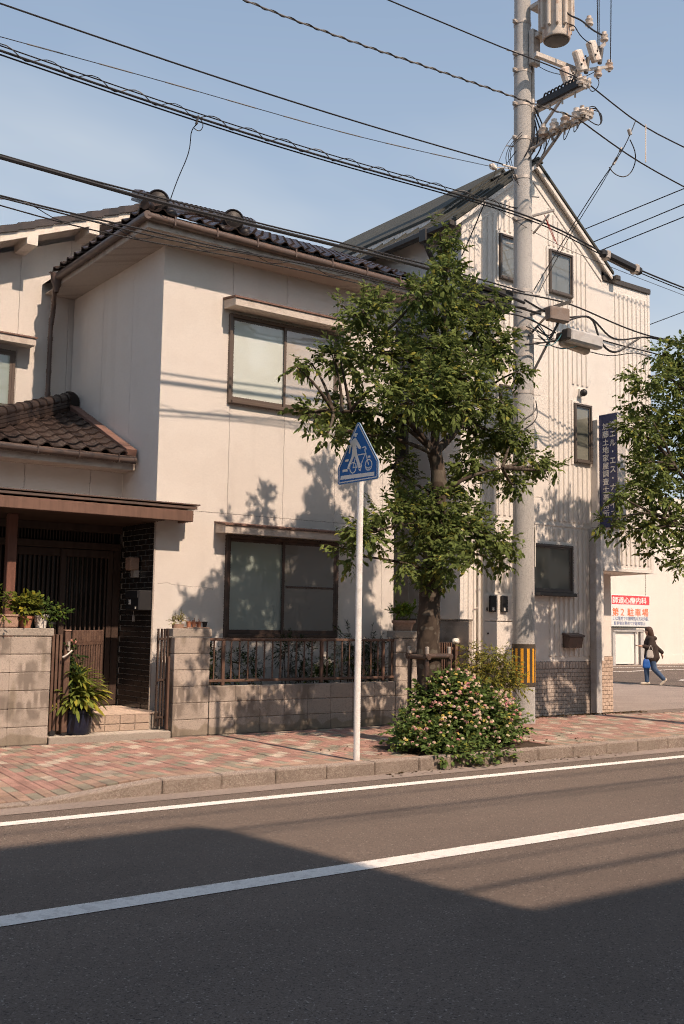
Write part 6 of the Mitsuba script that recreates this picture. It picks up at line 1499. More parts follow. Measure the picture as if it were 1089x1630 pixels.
T1 = 9.65
tr = [(8.359, 9.600, 0.235), (8.343, 9.600, 0.836), (8.327, 9.600, 1.500), (8.379, 9.620, 2.024), (8.452, 9.640, 2.482), (8.515, 9.660, 3.023), (8.529, 9.680, 3.452), (8.474, 9.700, 3.674)]
fk = [(*[(8.474, 9.700, 3.627), (7.892, 9.600, 3.703), (7.118, 9.500, 3.702)], 0.03), (*[(8.474, 9.700, 3.643), (7.698, 9.600, 3.958), (6.806, 9.500, 3.900)], 0.03), (*[(8.515, 9.660, 3.100), (8.303, 9.850, 3.254), (8.077, 10.000, 3.441)], 0.02), (*[(8.474, 9.700, 3.627), (8.207, 9.650, 3.838), (7.692, 9.500, 4.017)], 0.055), (*[(8.494, 9.700, 3.645), (8.848, 9.750, 3.928), (9.309, 9.900, 4.415)], 0.06), (*[(8.474, 9.700, 3.643), (8.677, 9.800, 4.633), (8.885, 9.950, 6.013)], 0.06),
      (*[(8.515, 9.660, 3.100), (8.759, 9.500, 3.300), (9.306, 9.350, 3.493)], 0.03), (*[(8.471, 9.640, 2.635), (7.876, 9.450, 2.697), (7.296, 9.300, 2.577)], 0.03), (*[(8.451, 9.640, 2.558), (8.712, 9.500, 2.642), (8.982, 9.400, 2.615)], 0.03),
      (*[(8.615, 9.750, 4.296), (7.878, 9.600, 4.781), (7.146, 9.450, 4.997)], 0.035), (*[(8.634, 9.750, 4.458), (9.190, 9.800, 5.205), (9.679, 9.900, 5.823)], 0.035)]
cl1 = [(6.52, 9.70, 3.86, 0.11, 0.10, 0.05), (6.32, 9.52, 4.34, 0.07, 0.06, 0.03), (6.91, 9.55, 4.62, 0.20, 0.19, 0.10), (7.07, 9.04, 4.17, 0.22, 0.21, 0.12), (7.73, 10.10, 5.53, 0.19, 0.18, 0.12), (7.23, 9.94, 5.31, 0.09, 0.08, 0.06), (9.69, 9.57, 3.91, 0.19, 0.18, 0.11), (10.48, 9.84, 3.74, 0.16, 0.15, 0.08), (9.90, 9.72, 3.37, 0.17, 0.16, 0.07), (9.47, 9.51, 5.15, 0.18, 0.17, 0.13), (9.50, 9.89, 5.07, 0.22, 0.21, 0.16), (7.40, 9.57, 3.66, 0.21, 0.20, 0.10), (6.99, 9.57, 3.68, 0.14, 0.13, 0.06), (7.43, 9.45, 4.68, 0.25, 0.24, 0.16), (7.04, 9.76, 3.88, 0.19, 0.18, 0.07), (7.63, 9.63, 3.77, 0.21, 0.20, 0.12), (8.06, 9.79, 3.00, 0.19, 0.18, 0.11), (7.23, 9.50, 2.62, 0.19, 0.18, 0.11), (7.10, 9.68, 2.39, 0.09, 0.09, 0.06), (9.44, 9.43, 2.60, 0.12, 0.11, 0.08), (7.81, 8.95, 4.35, 0.27, 0.26, 0.19), (8.06, 8.85, 4.08, 0.25, 0.23, 0.17), (7.49, 8.90, 4.01, 0.24, 0.23, 0.15), (8.04, 9.10, 4.74, 0.26, 0.25, 0.18), (8.44, 9.05, 4.46, 0.24, 0.23, 0.16), (8.04, 9.10, 3.96, 0.24, 0.22, 0.15), (8.19, 9.37, 2.84, 0.18, 0.17, 0.13), (8.33, 9.39, 2.54, 0.18, 0.17, 0.15), (7.96, 9.35, 2.60, 0.14, 0.13, 0.12), (8.51, 9.37, 2.71, 0.16, 0.15, 0.12), (8.27, 9.43, 2.22, 0.17, 0.16, 0.10), (8.82, 9.86, 6.44, 0.06, 0.12, 0.13), (8.62, 9.70, 5.96, 0.13, 0.17, 0.19), (8.58, 9.73, 6.50, 0.04, 0.07, 0.08), (8.75, 9.75, 6.26, 0.11, 0.20, 0.22), (8.41, 9.40, 5.77, 0.17, 0.21, 0.23), (8.74, 9.85, 5.54, 0.34, 0.32, 0.28), (9.41, 10.16, 5.92, 0.24, 0.23, 0.21), (7.84, 9.24, 5.38, 0.21, 0.20, 0.16), (7.19, 9.22, 5.08, 0.23, 0.22, 0.14), (6.92, 9.27, 4.99, 0.15, 0.14, 0.08), (7.99, 9.86, 5.17, 0.29, 0.28, 0.19), (7.33, 9.68, 4.89, 0.24, 0.23, 0.13), (8.65, 9.92, 5.14, 0.38, 0.36, 0.28), (9.16, 9.83, 5.33, 0.35, 0.33, 0.24), (9.49, 9.70, 5.74, 0.17, 0.16, 0.13), (9.39, 9.72, 5.39, 0.19, 0.18, 0.16), (7.89, 9.61, 4.63, 0.32, 0.30, 0.21), (8.61, 9.87, 4.63, 0.37, 0.35, 0.28), (8.73, 9.37, 4.64, 0.33, 0.31, 0.25), (6.83, 9.54, 4.51, 0.23, 0.22, 0.09), (6.64, 9.71, 4.47, 0.12, 0.12, 0.05), (7.60, 10.10, 4.64, 0.28, 0.26, 0.14), (9.30, 9.46, 4.95, 0.18, 0.17, 0.14), (9.62, 9.38, 4.78, 0.14, 0.13, 0.08), (6.56, 9.51, 3.87, 0.22, 0.21, 0.08), (7.27, 9.89, 4.10, 0.28, 0.27, 0.15), (7.50, 9.59, 4.04, 0.31, 0.30, 0.21), (8.30, 9.98, 4.29, 0.33, 0.32, 0.23), (6.50, 9.18, 3.54, 0.19, 0.18, 0.07), (7.54, 9.93, 3.80, 0.27, 0.26, 0.15), (8.84, 10.00, 4.24, 0.34, 0.32, 0.21), (9.30, 9.91, 4.33, 0.32, 0.31, 0.24), (9.20, 9.30, 4.30, 0.22, 0.21, 0.17), (9.64, 9.69, 4.01, 0.29, 0.28, 0.18), (9.45, 9.95, 3.94, 0.31, 0.29, 0.23), (10.09, 9.67, 3.75, 0.28, 0.27, 0.12), (10.88, 9.90, 3.68, 0.16, 0.16, 0.06), (10.26, 10.24, 3.62, 0.31, 0.29, 0.14), (9.07, 9.72, 3.59, 0.26, 0.25, 0.17), (8.26, 10.10, 3.55, 0.12, 0.11, 0.12), (8.40, 10.15, 3.33, 0.10, 0.14, 0.16), (9.18, 9.90, 3.34, 0.23, 0.22, 0.16), (7.70, 9.58, 2.84, 0.28, 0.26, 0.15), (7.28, 9.46, 2.55, 0.22, 0.20, 0.16), (7.33, 9.81, 2.32, 0.15, 0.14, 0.10), (8.10, 9.60, 2.91, 0.26, 0.24, 0.16), (8.55, 9.61, 3.02, 0.26, 0.25, 0.17), (8.98, 9.62, 2.94, 0.27, 0.25, 0.17), (8.68, 9.81, 2.66, 0.31, 0.29, 0.20), (8.76, 9.38, 2.64, 0.29, 0.27, 0.20), (9.06, 9.27, 2.65, 0.19, 0.18, 0.14), (8.20, 9.04, 2.29, 0.25, 0.23, 0.17), (9.45, 9.95, 2.43, 0.26, 0.25, 0.15), (9.62, 9.67, 2.40, 0.15, 0.14, 0.11), (8.41, 10.03, 2.50, 0.19, 0.18, 0.16), (8.39, 9.65, 2.10, 0.13, 0.12, 0.11), (7.80, 9.46, 2.22, 0.10, 0.09, 0.10)]
tree1, n1 = street_tree('street_tree', 'leafy green street tree with a forked trunk behind the crossing sign', tr, [0.17, 0.15, 0.14, 0.135, 0.125, 0.11, 0.10, 0.085], fk, cl1, 17, 4100)
# the guard frame tied round the trunk
k = root('tree_guard', label='rusty brown pipe frame around the trunk of the street tree', category='tree guard')
gz = 1.175
cx, cy = tr[1][0], 9.6
put(k + '__ring', cat(cyl((cx - 0.21, cy - 0.16, gz), (cx + 0.21, cy - 0.16, gz), 0.032, n=12), cyl((cx - 0.21, cy + 0.16, gz), (cx + 0.21, cy + 0.16, gz), 0.032, n=12), cyl((cx - 0.17, cy - 0.20, gz - 0.012), (cx - 0.17, cy + 0.20, gz - 0.012), 0.03, n=12),
                      cyl((cx + 0.17, cy - 0.20, gz - 0.012), (cx + 0.17, cy + 0.20, gz - 0.012), 0.03, n=12)), M_DKBROWN, 40)
for sx in (-1, 1):
    for sy in (-1, 1):
        put(k + '__leg', cyl((cx + sx * 0.17, cy + sy * 0.155, 0.10), (cx + sx * 0.17, cy + sy * 0.155, gz + 0.02), 0.026, n=12), M_DKBROWN, 40)
        put(k + '__strap', cbox(cx + sx * 0.17 - 0.02, cx + sx * 0.17 + 0.02, cy + sy * 0.16 - 0.02, cy + sy * 0.16 + 0.02, gz + 0.02, gz + 0.11, 0.008), M_GALV)

tr2 = [(13.72, 9.55, 0.1), (13.74, 9.55, 1.2), (13.70, 9.55, 2.3), (13.66, 9.6, 3.2)]
fk2 = [(*[(13.7, 9.58, 3.0), (13.4, 9.5, 3.5), (12.9, 9.45, 3.9)], 0.05), (*[(13.7, 9.58, 3.1), (13.8, 9.7, 4.0), (13.7, 9.8, 5.2)], 0.06), (*[(13.72, 9.55, 2.6), (13.3, 9.4, 2.9), (12.8, 9.3, 3.0)], 0.035), (*[(13.7, 9.58, 3.0), (14.0, 9.5, 3.6), (14.2, 9.5, 4.4)], 0.05)]
cl2 = [(13.00, 9.71, 5.66, 0.23, 0.22, 0.15), (13.29, 9.58, 5.68, 0.27, 0.25, 0.23), (12.13, 9.32, 5.07, 0.25, 0.24, 0.18), (12.81, 9.41, 5.10, 0.31, 0.30, 0.26), (12.61, 9.99, 5.24, 0.12, 0.12, 0.07), (12.44, 9.68, 4.81, 0.30, 0.28, 0.16), (13.04, 9.69, 4.70, 0.36, 0.34, 0.24), (12.03, 9.54, 4.37, 0.19, 0.18, 0.12), (12.27, 9.45, 4.25, 0.31, 0.29, 0.20), (13.39, 9.80, 4.28, 0.36, 0.34, 0.27), (12.12, 9.58, 3.89, 0.14, 0.13, 0.11), (12.31, 9.43, 3.80, 0.29, 0.27, 0.18), (12.13, 9.57, 3.48, 0.25, 0.24, 0.16), (12.62, 9.40, 3.47, 0.34, 0.32, 0.22), (11.67, 9.64, 2.99, 0.20, 0.19, 0.08), (12.40, 9.85, 2.96, 0.29, 0.28, 0.13), (12.48, 9.42, 2.96, 0.32, 0.30, 0.20), (13.68, 9.91, 3.12, 0.33, 0.31, 0.25), (12.95, 9.45, 2.51, 0.19, 0.18, 0.13), (12.62, 9.63, 2.62, 0.22, 0.21, 0.09), (11.60, 9.42, 3.34, 0.16, 0.16, 0.09)]
cl2 += [(14.0, 9.6, 5.6, 0.5, 0.5, 0.3), (14.3, 9.6, 5.3, 0.5, 0.5, 0.3), (13.6, 9.6, 5.4, 0.4, 0.5, 0.4), (13.5, 9.6, 4.7, 0.45, 0.5, 0.4), (13.9, 9.6, 4.7, 0.35, 0.5, 0.4), (13.5, 9.5, 4.0, 0.45, 0.5, 0.4), (13.8, 9.5, 3.5, 0.35, 0.5, 0.35), (13.4, 9.5, 3.1, 0.4, 0.5, 0.3), (13.0, 9.9, 3.9, 0.4, 0.4, 0.4), (12.9, 9.9, 4.5, 0.35, 0.4, 0.35), (12.8, 9.9, 3.2, 0.35, 0.4, 0.3)]
tree2, n2 = street_tree('street_tree', 'dense green street tree at the right edge of the picture beside the navy sign', tr2, [0.16, 0.14, 0.13, 0.10], fk2, cl2, 23, 2300)

# ---------------------------------------------------------------- flowering bush at the kerb
rng = np.random.default_rng(31)
k = root('flowering_bush', label='wide bush of small pink and yellow flowers spilling over the kerb below the tree', category='bush')
bc = [(7.70, 9.15, 0.22, 0.11, 0.10, 0.11), (8.02, 9.15, 0.22, 0.20, 0.19, 0.17), (8.46, 9.10, 0.21, 0.23, 0.22, 0.20), (8.95, 9.15, 0.18, 0.22, 0.21, 0.19), (9.19, 9.15, 0.07, 0.09, 0.08, 0.09), (8.05, 9.35, 0.39, 0.14, 0.14, 0.16), (8.40, 9.25, 0.48, 0.22, 0.21, 0.22), (8.85, 9.25, 0.46, 0.24, 0.23, 0.22), (9.23, 9.35, 0.47, 0.16, 0.15, 0.17), (8.24, 9.40, 0.69, 0.12, 0.16, 0.17), (8.51, 9.35, 0.74, 0.18, 0.17, 0.18), (8.92, 9.40, 0.61, 0.20, 0.19, 0.14), (8.36, 9.45, 0.86, 0.07, 0.07, 0.07), (7.80, 9.35, 0.34, 0.08, 0.08, 0.09), (8.21, 8.83, 0.08, 0.20, 0.19, 0.07), (7.88, 8.83, 0.11, 0.14, 0.14, 0.07), (8.64, 8.83, 0.05, 0.18, 0.17, 0.06), (9.44, 9.35, 0.31, 0.09, 0.12, 0.14)]
C, R = np.array([b[:3] for b in bc]), np.array([b[3:] for b in bc])
lm, nl, tw = twig_leaves(rng, C, R, 1900, 8, 0.064, 0.044, (0.12, 0.26), 0.9, 0.25)
low = lm[0].reshape(-1, 6, 3)
ok = low[:, :, 2].min(1) > np.where(low[:, :, 1].min(1) < 8.70, 0.01, 0.14)
lm = (low[ok].reshape(-1, 3), leaves(np.zeros((ok.sum(), 3)), np.tile([1.0, 0, 0], (ok.sum(), 1)), np.tile([0, 0, 1.0], (ok.sum(), 1)), 1, 1)[1])
put(k + '__foliage', colour_ply(lm, M_LEAFM, leaf_colours(rng, int(ok.sum()), (0.110, 0.165, 0.052), 0.28, 0.12)), None, kind='stuff')
put(k + '__stems', tw, M_TWIG, kind='stuff')
# flower heads: domes of small petals
nf = 420
pick = rng.choice(len(C), nf, p=(R[:, 0] * R[:, 2]) / (R[:, 0] * R[:, 2]).sum())
hubs = unit(rng, 75)
dv = hubs[rng.integers(0, 75, nf)] + rng.normal(size=(nf, 3)) * 0.16
pick = pick[(rng.integers(0, 60, nf) ** 1.3).astype(int) % nf]
dv[:, 1] = -np.abs(dv[:, 1]) * 0.9; dv[:, 2] = np.abs(dv[:, 2]) * 0.9 - 0.2
dv /= np.linalg.norm(dv, axis=1, keepdims=True)
fc = C[pick] + dv * R[pick] * rng.uniform(1.45, 1.85, (nf, 1))
fc = fc[fc[:, 2] > 0.2]; dv = dv[:len(fc)]
fv, ff, fcol, base = [], [], [], 0
pal = np.array([(0.62, 0.33, 0.33), (0.68, 0.48, 0.44), (0.66, 0.54, 0.42), (0.62, 0.46, 0.15), (0.60, 0.24, 0.28)])
for i in range(len(fc)):
    m = 13
    d = unit(rng, m); d[:, 2] = np.abs(d[:, 2]) + 0.1; d[:, 1] -= 0.35
    d /= np.linalg.norm(d, axis=1, keepdims=True)
    P = fc[i] + d * 0.020
    s = np.cross(d, rng.normal(size=3)); s /= np.linalg.norm(s, axis=1, keepdims=True)
    q = leaves(P - s * 0.010, s, d, 0.021, 0.020, 0.1, 0.0)
    c0 = pal[rng.choice(5, p=[.3, .28, .22, .12, .08])]
    cc = np.clip(c0 * (1 + 0.12 * rng.normal(size=(m, 1))), 0, 0.9)
    cc[:3] = np.clip(c0 * [1.0, 1.15, 0.7], 0, 0.8)
    fv.append(q[0]); ff.append(q[1] + base); fcol.append(np.repeat(cc, 6, 0)); base += len(q[0])
put(k + '__blossoms', colour_ply((np.vstack(fv), np.vstack(ff)), M_PETAL, np.vstack(fcol)), None, kind='stuff')
put('garden_tag', cat(oriented_box((9.382, 9.600, 0.598), (9.556, 9.600, 0.562), 0.02, 0.05, 0.005), cyl((9.489, 9.620, 0.578), (9.489, 9.620, 0.193), 0.006, n=6)), pri('mat_teal_tag', (0.05, 0.24, 0.27), 0.5), label='small teal tag on a stake in the flowering bush', category='tag')

# feathery yellow green shrub beside the pole
k = root('feathery_shrub', label='yellow green feathery shrub between the flowering bush and the utility pole', category='shrub')
sc = [(10.55, 10.60, 0.95, 0.23, 0.22, 0.16), (10.35, 10.70, 0.86, 0.23, 0.22, 0.14), (10.73, 10.60, 0.77, 0.15, 0.14, 0.12), (10.42, 10.65, 1.16, 0.30, 0.28, 0.04), (10.05, 10.70, 1.20, 0.13, 0.12, 0.03), (10.17, 10.70, 0.99, 0.15, 0.14, 0.09), (10.49, 10.60, 0.69, 0.23, 0.22, 0.10), (9.94, 10.70, 0.87, 0.18, 0.17, 0.07)]
C, R = np.array([b[:3] for b in sc]), np.array([b[3:] for b in sc])
lm, nl, tw = twig_leaves(rng, C, R, 430, 14, 0.050, 0.018, (0.10, 0.24), 0.9, 0.0)
put(k + '__foliage', colour_ply(lm, M_LEAFM, leaf_colours(rng, nl, (0.195, 0.20, 0.05), 0.2, 0.12)), None, kind='stuff')
st = [limb((10.2 + rng.uniform(-.12, .12), 10.75, 0.12), c + [0, 0, -0.02], 0.011, 0.004, 0.02, rng) for c in C]
put(k + '__stems', cat(*st, tw), M_TWIG, 40)

# shrubs behind the railing
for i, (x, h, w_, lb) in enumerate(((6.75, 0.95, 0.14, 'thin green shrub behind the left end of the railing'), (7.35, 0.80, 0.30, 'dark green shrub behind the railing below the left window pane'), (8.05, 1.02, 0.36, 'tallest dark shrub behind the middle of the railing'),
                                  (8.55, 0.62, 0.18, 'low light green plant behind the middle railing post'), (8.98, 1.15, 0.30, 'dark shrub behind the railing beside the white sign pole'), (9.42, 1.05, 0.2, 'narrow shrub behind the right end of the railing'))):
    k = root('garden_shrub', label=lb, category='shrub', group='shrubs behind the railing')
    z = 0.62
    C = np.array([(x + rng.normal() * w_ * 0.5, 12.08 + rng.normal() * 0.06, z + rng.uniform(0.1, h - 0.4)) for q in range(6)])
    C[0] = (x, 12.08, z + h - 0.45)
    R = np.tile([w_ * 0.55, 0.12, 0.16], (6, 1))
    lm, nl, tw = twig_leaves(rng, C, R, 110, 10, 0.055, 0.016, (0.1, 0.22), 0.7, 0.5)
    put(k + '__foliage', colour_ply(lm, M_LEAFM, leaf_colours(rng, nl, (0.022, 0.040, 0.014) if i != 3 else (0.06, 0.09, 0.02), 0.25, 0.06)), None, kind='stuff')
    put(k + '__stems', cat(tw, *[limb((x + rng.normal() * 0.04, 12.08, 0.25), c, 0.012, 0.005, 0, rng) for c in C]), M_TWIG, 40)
put('garden_bed', box(6.62, 9.6, 11.90, HF, 0.10, 0.62), M_SOIL, kind='structure', label='raised soil bed between the low wall and the house', category='bed')


# ---------------------------------------------------------------- pots
def pot(c, r0, r1, h, mat, rim=0.012):
    return lathe([(0, 0), (r0, 0.0), (r1, h - 0.03), (r1 + rim, h - 0.03), (r1 + rim, h), (r1 - 0.008, h), (r1 - 0.012, h - 0.03), (0, h - 0.035)], c, 24)


def spiky(rng, c, n, L, W, up, spread=1.0):
    """Long arching blades from one crown."""
    c = np.asarray(c, float)
    az = rng.uniform(0, 2 * math.pi, n); el = np.clip(rng.normal(up, 0.35, n), -0.2, 1.45)
    d = np.stack([np.cos(az) * np.cos(el) * spread, np.sin(az) * np.cos(el) * spread, np.sin(el)], 1)
    nn = np.stack([-np.cos(az) * np.sin(el), -np.sin(az) * np.sin(el), np.cos(el)], 1) + rng.normal(size=(n, 3)) * 0.2
    ln = rng.uniform(0.6, 1.1, n) * L
    seg = []
    a = leaves(c + rng.normal(size=(n, 3)) * 0.01, d, nn, ln * 0.62, W, 0.15, 0.06)
    tips = a[0].reshape(-1, 6, 3)[:, 5]
    d2 = d * 1.0; d2[:, 2] -= 0.55
    mid = a[0].reshape(-1, 6, 3)[:, 3:5].mean(1)
    b = leaves(mid * 0.55 + tips * 0.45, d2, nn, ln * 0.50, W * 0.9, 0.15, 0.15)
    return cat(a, b), 2 * n


CT = 1.432
rng = np.random.default_rng(44)
k = root('blue_pot', label='dark blue glazed pot with a spiky green plant and a pink rose at the gate', category='potted plant')
put(k + '__pot', lathe([(0, 0), (0.15, 0.0), (0.175, 0.03), (0.19, 0.14), (0.185, 0.24), (0.20, 0.25), (0.20, 0.285), (0.175, 0.285), (0.165, 0.25), (0, 0.24)], (4.955, 11.97, 0.207), 28), M_BLUEPOT, 40)
a, na = spiky(rng, (4.90, 11.97, 0.56), 150, 0.40, 0.052, 0.35)
b, nb = spiky(rng, (5.02, 11.95, 0.62), 150, 0.38, 0.050, 0.5)
c_, nc = spiky(rng, (4.96, 11.97, 0.78), 90, 0.36, 0.036, 0.7)
put(k + '__blades', colour_ply(cat(a, b, c_), M_LEAF, leaf_colours(rng, na + nb + nc, (0.185, 0.225, 0.05), 0.25, 0.2)), None, kind='stuff')
put(k + '__stem', cat(*[limb((4.955 + s * 0.03, 11.97, 0.42), (4.93 + s * 0.05, 11.97, 0.80), 0.012, 0.006, 0, rng) for s in (-1, 0, 1)], limb((4.92, 11.95, 0.42), (4.85, 11.92, 1.24), 0.008, 0.005, 0.05, rng)), M_TWIG, 40)
lm, nl, tw = twig_leaves(rng, [(4.86, 11.93, 1.05), (4.90, 11.93, 0.92), (4.84, 11.93, 1.14)], [(0.09, 0.08, 0.12)] * 3, 46, 8, 0.05, 0.028, (0.06, 0.14), 0.9, 0.2)
put(k + '__rose_leaves', colour_ply(lm, M_LEAFM, leaf_colours(rng, nl, (0.035, 0.062, 0.02), 0.25, 0.1)), None, kind='stuff')
d = unit(rng, 26); d[:, 2] = np.abs(d[:, 2])
q = leaves(np.array([4.845, 11.90, 1.265]) + d * 0.012, d, np.cross(d, [0.3, 0.2, 1]), 0.036, 0.036, 0.2, -0.1)
put(k + '__rose', colour_ply(q, M_PETAL, np.repeat(np.clip(np.array([0.66, 0.36, 0.30]) * (1 + 0.12 * rng.normal(size=(26, 1))), 0, 0.9), 6, 0)), None)


def potted(key, label, mesh, mat, crown, leafcol, L, W, tw, n, per=9, up=0.4, cat_='potted plant', group=None):
    k = root(key, label=label, category=cat_)
    put(k + '__pot', mesh, mat, 40)
    c, r = np.array([x[:3] for x in crown]), np.array([x[3:] for x in crown])
    lm, nl, tws = twig_leaves(rng, c, r, n, per, L, W, tw, 0.8, up)
    put(k + '__leaves', colour_ply(lm, M_LEAF, leaf_colours(rng, nl, leafcol, 0.25, 0.15)), None, kind='stuff')
    put(k + '__stems', tws, M_TWIG, kind='stuff')
    return k


potted('window_box', 'long brown planter with tall light green leaves at the left edge of the wall top', cat(cbox(3.45, 4.145, 11.76, 11.90, CT + 0.002, CT + 0.125, 0.012), cbox(3.43, 4.16, 11.75, 11.91, CT + 0.125, CT + 0.15, 0.006)), M_PLANTER,
       [(3.95, 11.83, CT + 0.26, 0.11, 0.06, 0.14), (3.75, 11.83, CT + 0.28, 0.14, 0.06, 0.16), (3.55, 11.83, CT + 0.3, 0.14, 0.06, 0.16)], (0.11, 0.155, 0.03), 0.075, 0.022, (0.08, 0.2), 95, 8, 0.7)
potted('clay_pot', 'terracotta pot with broad yellow green leaves on the left wall', pot((4.245, 11.83, CT + 0.002), 0.058, 0.082, 0.135, None), M_TERRA,
       [(4.24, 11.83, CT + 0.24, 0.13, 0.08, 0.075)], (0.145, 0.165, 0.03), 0.075, 0.045, (0.06, 0.16), 60, 6, 0.3)
potted('white_pot', 'white plastic pot with a green plant on the left wall', pot((4.425, 11.83, CT + 0.002), 0.058, 0.080, 0.155, None), M_WHITEP,
       [(4.44, 11.83, CT + 0.22, 0.09, 0.07, 0.06)], (0.065, 0.105, 0.03), 0.055, 0.028, (0.05, 0.14), 50, 7, 0.4)
potted('black_pot', 'small black pot with a plant leaning out at the end of the left wall', pot((4.545, 11.84, CT + 0.002), 0.036, 0.050, 0.075, None), M_BLACKP,
       [(4.60, 11.84, CT + 0.16, 0.10, 0.05, 0.05), (4.66, 11.83, CT + 0.19, 0.06, 0.04, 0.03)], (0.06, 0.105, 0.025), 0.048, 0.026, (0.05, 0.12), 40, 6, 0.2)
CT2 = 1.445
potted('succulent_pot', 'pale woven pot of yellowish succulents on the pillar right of the entrance', lathe([(0, 0), (0.070, 0), (0.078, 0.055), (0.070, 0.055), (0, 0.045)], (6.185, 11.86, CT2 + 0.002), 20), M_PLANTER,
       [(6.17, 11.86, CT2 + 0.09, 0.07, 0.06, 0.035), (6.22, 11.86, CT2 + 0.12, 0.045, 0.05, 0.04)], (0.27, 0.25, 0.10), 0.022, 0.014, (0.03, 0.10), 70, 6, 0.7)
put('pot_tray', cbox(6.285, 6.60, 11.79, 11.92, CT2 + 0.002, CT2 + 0.020, 0.005), M_PLANTER, label='flat tray under the row of small pots on the pillar', category='tray')
for i, (x, m, lb) in enumerate(((6.335, M_TERRA, 'leftmost small terracotta pot on the tray'), (6.405, M_TERRA, 'middle small terracotta pot on the tray'), (6.475, M_TERRA, 'rightmost small terracotta pot on the tray'), (6.56, M_BLACKP, 'small black pot at the right end of the tray'))):
    k = root('tiny_pot', label=lb, category='pot', group='small pots on the tray')
    put(k + '__pot', lathe([(0, 0), (0.024, 0), (0.033, 0.055), (0.037, 0.055), (0.037, 0.068), (0.028, 0.068), (0, 0.055)], (x, 11.855, CT2 + 0.0205), 16), m, 40)
    if i < 3:
        lm, n_ = spiky(rng, (x, 11.855, CT2 + 0.075), 9, 0.05, 0.012, 0.8)
        put(k + '__plant', colour_ply(lm, M_LEAFM, leaf_colours(rng, n_, (0.30, 0.10, 0.045), 0.25, 0.1)), None)
k = potted('stone_planter', 'brown oval planter with upright green leaves on the right gate pillar', lathe([(0, 0), (0.15, 0), (0.19, 0.10), (0.225, 0.115), (0.225, 0.15), (0.195, 0.15), (0.18, 0.12), (0, 0.11)], (0, 0, 0), 24), M_PLANTER,
           [(9.70 + 0.08 * q, 11.86, CT2 + 0.26, 0.06, 0.06, 0.07) for q in range(4)], (0.10, 0.155, 0.025), 0.085, 0.03, (0.05, 0.14), 70, 5, 1.0)
v = meshkit.WRITTEN[scene[k + '__pot']['filename']]
scene[k + '__pot'] = mikit.ply((lathe([(0, 0), (0.15, 0), (0.19, 0.10), (0.225, 0.115), (0.225, 0.15), (0.195, 0.15), (0.18, 0.12), (0, 0.11)], (0, 0, 0), 24)[0] * [0.95, 0.4, 1] + [9.82, 11.865, CT2 + 0.002], lathe([(0, 0)] * 8, (0, 0, 0), 24)[1]), M_PLANTER, smooth=40)

# moss, litter and weeds along the foot of the ribbed building
rng = np.random.default_rng(52)
n = 1100
P = np.stack([rng.uniform(11.9, 15.0, n), 11.76 + np.abs(rng.normal(size=n)) * -0.10, np.full(n, 0.135)], 1)
a = rng.uniform(0, 6.28, n)
q = leaves(P, np.stack([np.cos(a), np.sin(a), rng.uniform(0, .15, n)], 1), np.tile([0, 0, 1.0], (n, 1)) + rng.normal(size=(n, 3)) * 0.3, 0.045, 0.024, 0.1, 0.05)
m_ = 260
P[:m_, 0] = rng.uniform(6.9, 10.9, m_); P[:m_, 1] = np.where(rng.random(m_) < 0.5, rng.uniform(8.90, 10.2, m_), 8.69 - np.abs(rng.normal(size=m_)) * 0.08)
P[:m_, 2] = np.where(P[:m_, 1] < 8.7, 0.010, 0.137)
q = leaves(P, np.stack([np.cos(a), np.sin(a), rng.uniform(0, .15, n)], 1), np.tile([0, 0, 1.0], (n, 1)) + rng.normal(size=(n, 3)) * 0.3, rng.uniform(0.02, 0.055, n), 0.022, 0.1, 0.05)
put('fallen_leaves', colour_ply(q, M_LEAFM, leaf_colours(rng, n, (0.060, 0.044, 0.022), 0.35, 0.1)), None, kind='stuff', label='dry fallen leaves scattered on the footpath and along the ribbed building', category='leaves')

# ---------------------------------------------------------------- the woman walking through the parking lot
import manifold3d as m3
PO = np.array([23.62, 18.16, 0.02])
fw = np.array([-0.79, 0.61, 0.0]); fw /= np.linalg.norm(fw)     # walks to the left, slightly away
sd = np.array([-fw[1], fw[0], 0.0])                                # her left hand side


def J(f, s, z):
    return PO + fw * f + sd * s + [0, 0, z]


def limbs(chain, ref=0.02, it=6):
    """One continuous skin over bones given as [(joint, radius), ...] chains."""
    parts = []
    for c in chain:
        for (a, ra), (b, rb) in zip(c[:-1], c[1:]):
            sa = m3.Manifold.sphere(ra, 14).translate(list(map(float, a)))
            sb = m3.Manifold.sphere(rb, 14).translate(list(map(float, b)))
            parts.append(m3.Manifold.batch_hull([sa, sb]))
    m = m3.Manifold.batch_boolean(parts, m3.OpType.Add).refine_to_length(ref)
    g = m.to_mesh()
    t = trimesh.Trimesh(g.vert_properties[:, :3], g.tri_verts)
    trimesh.smoothing.filter_taubin(t, iterations=it)
    return t.vertices, t.faces


M_SKIN = pri('mat_skin', (0.50, 0.30, 0.21), 0.5)
M_JACKET = pri('mat_jacket', (0.055, 0.040, 0.034), 0.9, 0.15)
M_HAIR = pri('mat_hair', (0.060, 0.030, 0.020), 0.6, 0.4)
M_JEANS = pri('mat_jeans', lambda p, n, uv: mix((0.040, 0.070, 0.130), (0.085, 0.125, 0.20), noise(p.x * 30, p.y * 30, p.z * 20)), 0.9, 0.15)
M_SHOE = pri('mat_shoe', (0.56, 0.48, 0.38), 0.7, 0.2)
M_BAGW = pri('mat_bag_pale', (0.42, 0.38, 0.34), 0.7, 0.2)
M_BAGB = pri('mat_bag_blue', (0.014, 0.09, 0.34), 0.5, 0.35)
P_ = root('person', label='woman in dark jacket and blue jeans walking left through the parking lot with two bags', category='person')
neck, head = J(0.03, 0, 1.30), J(0.055, 0, 1.425)
hip, chest = J(0.0, 0, 0.80), J(0.02, 0, 1.12)
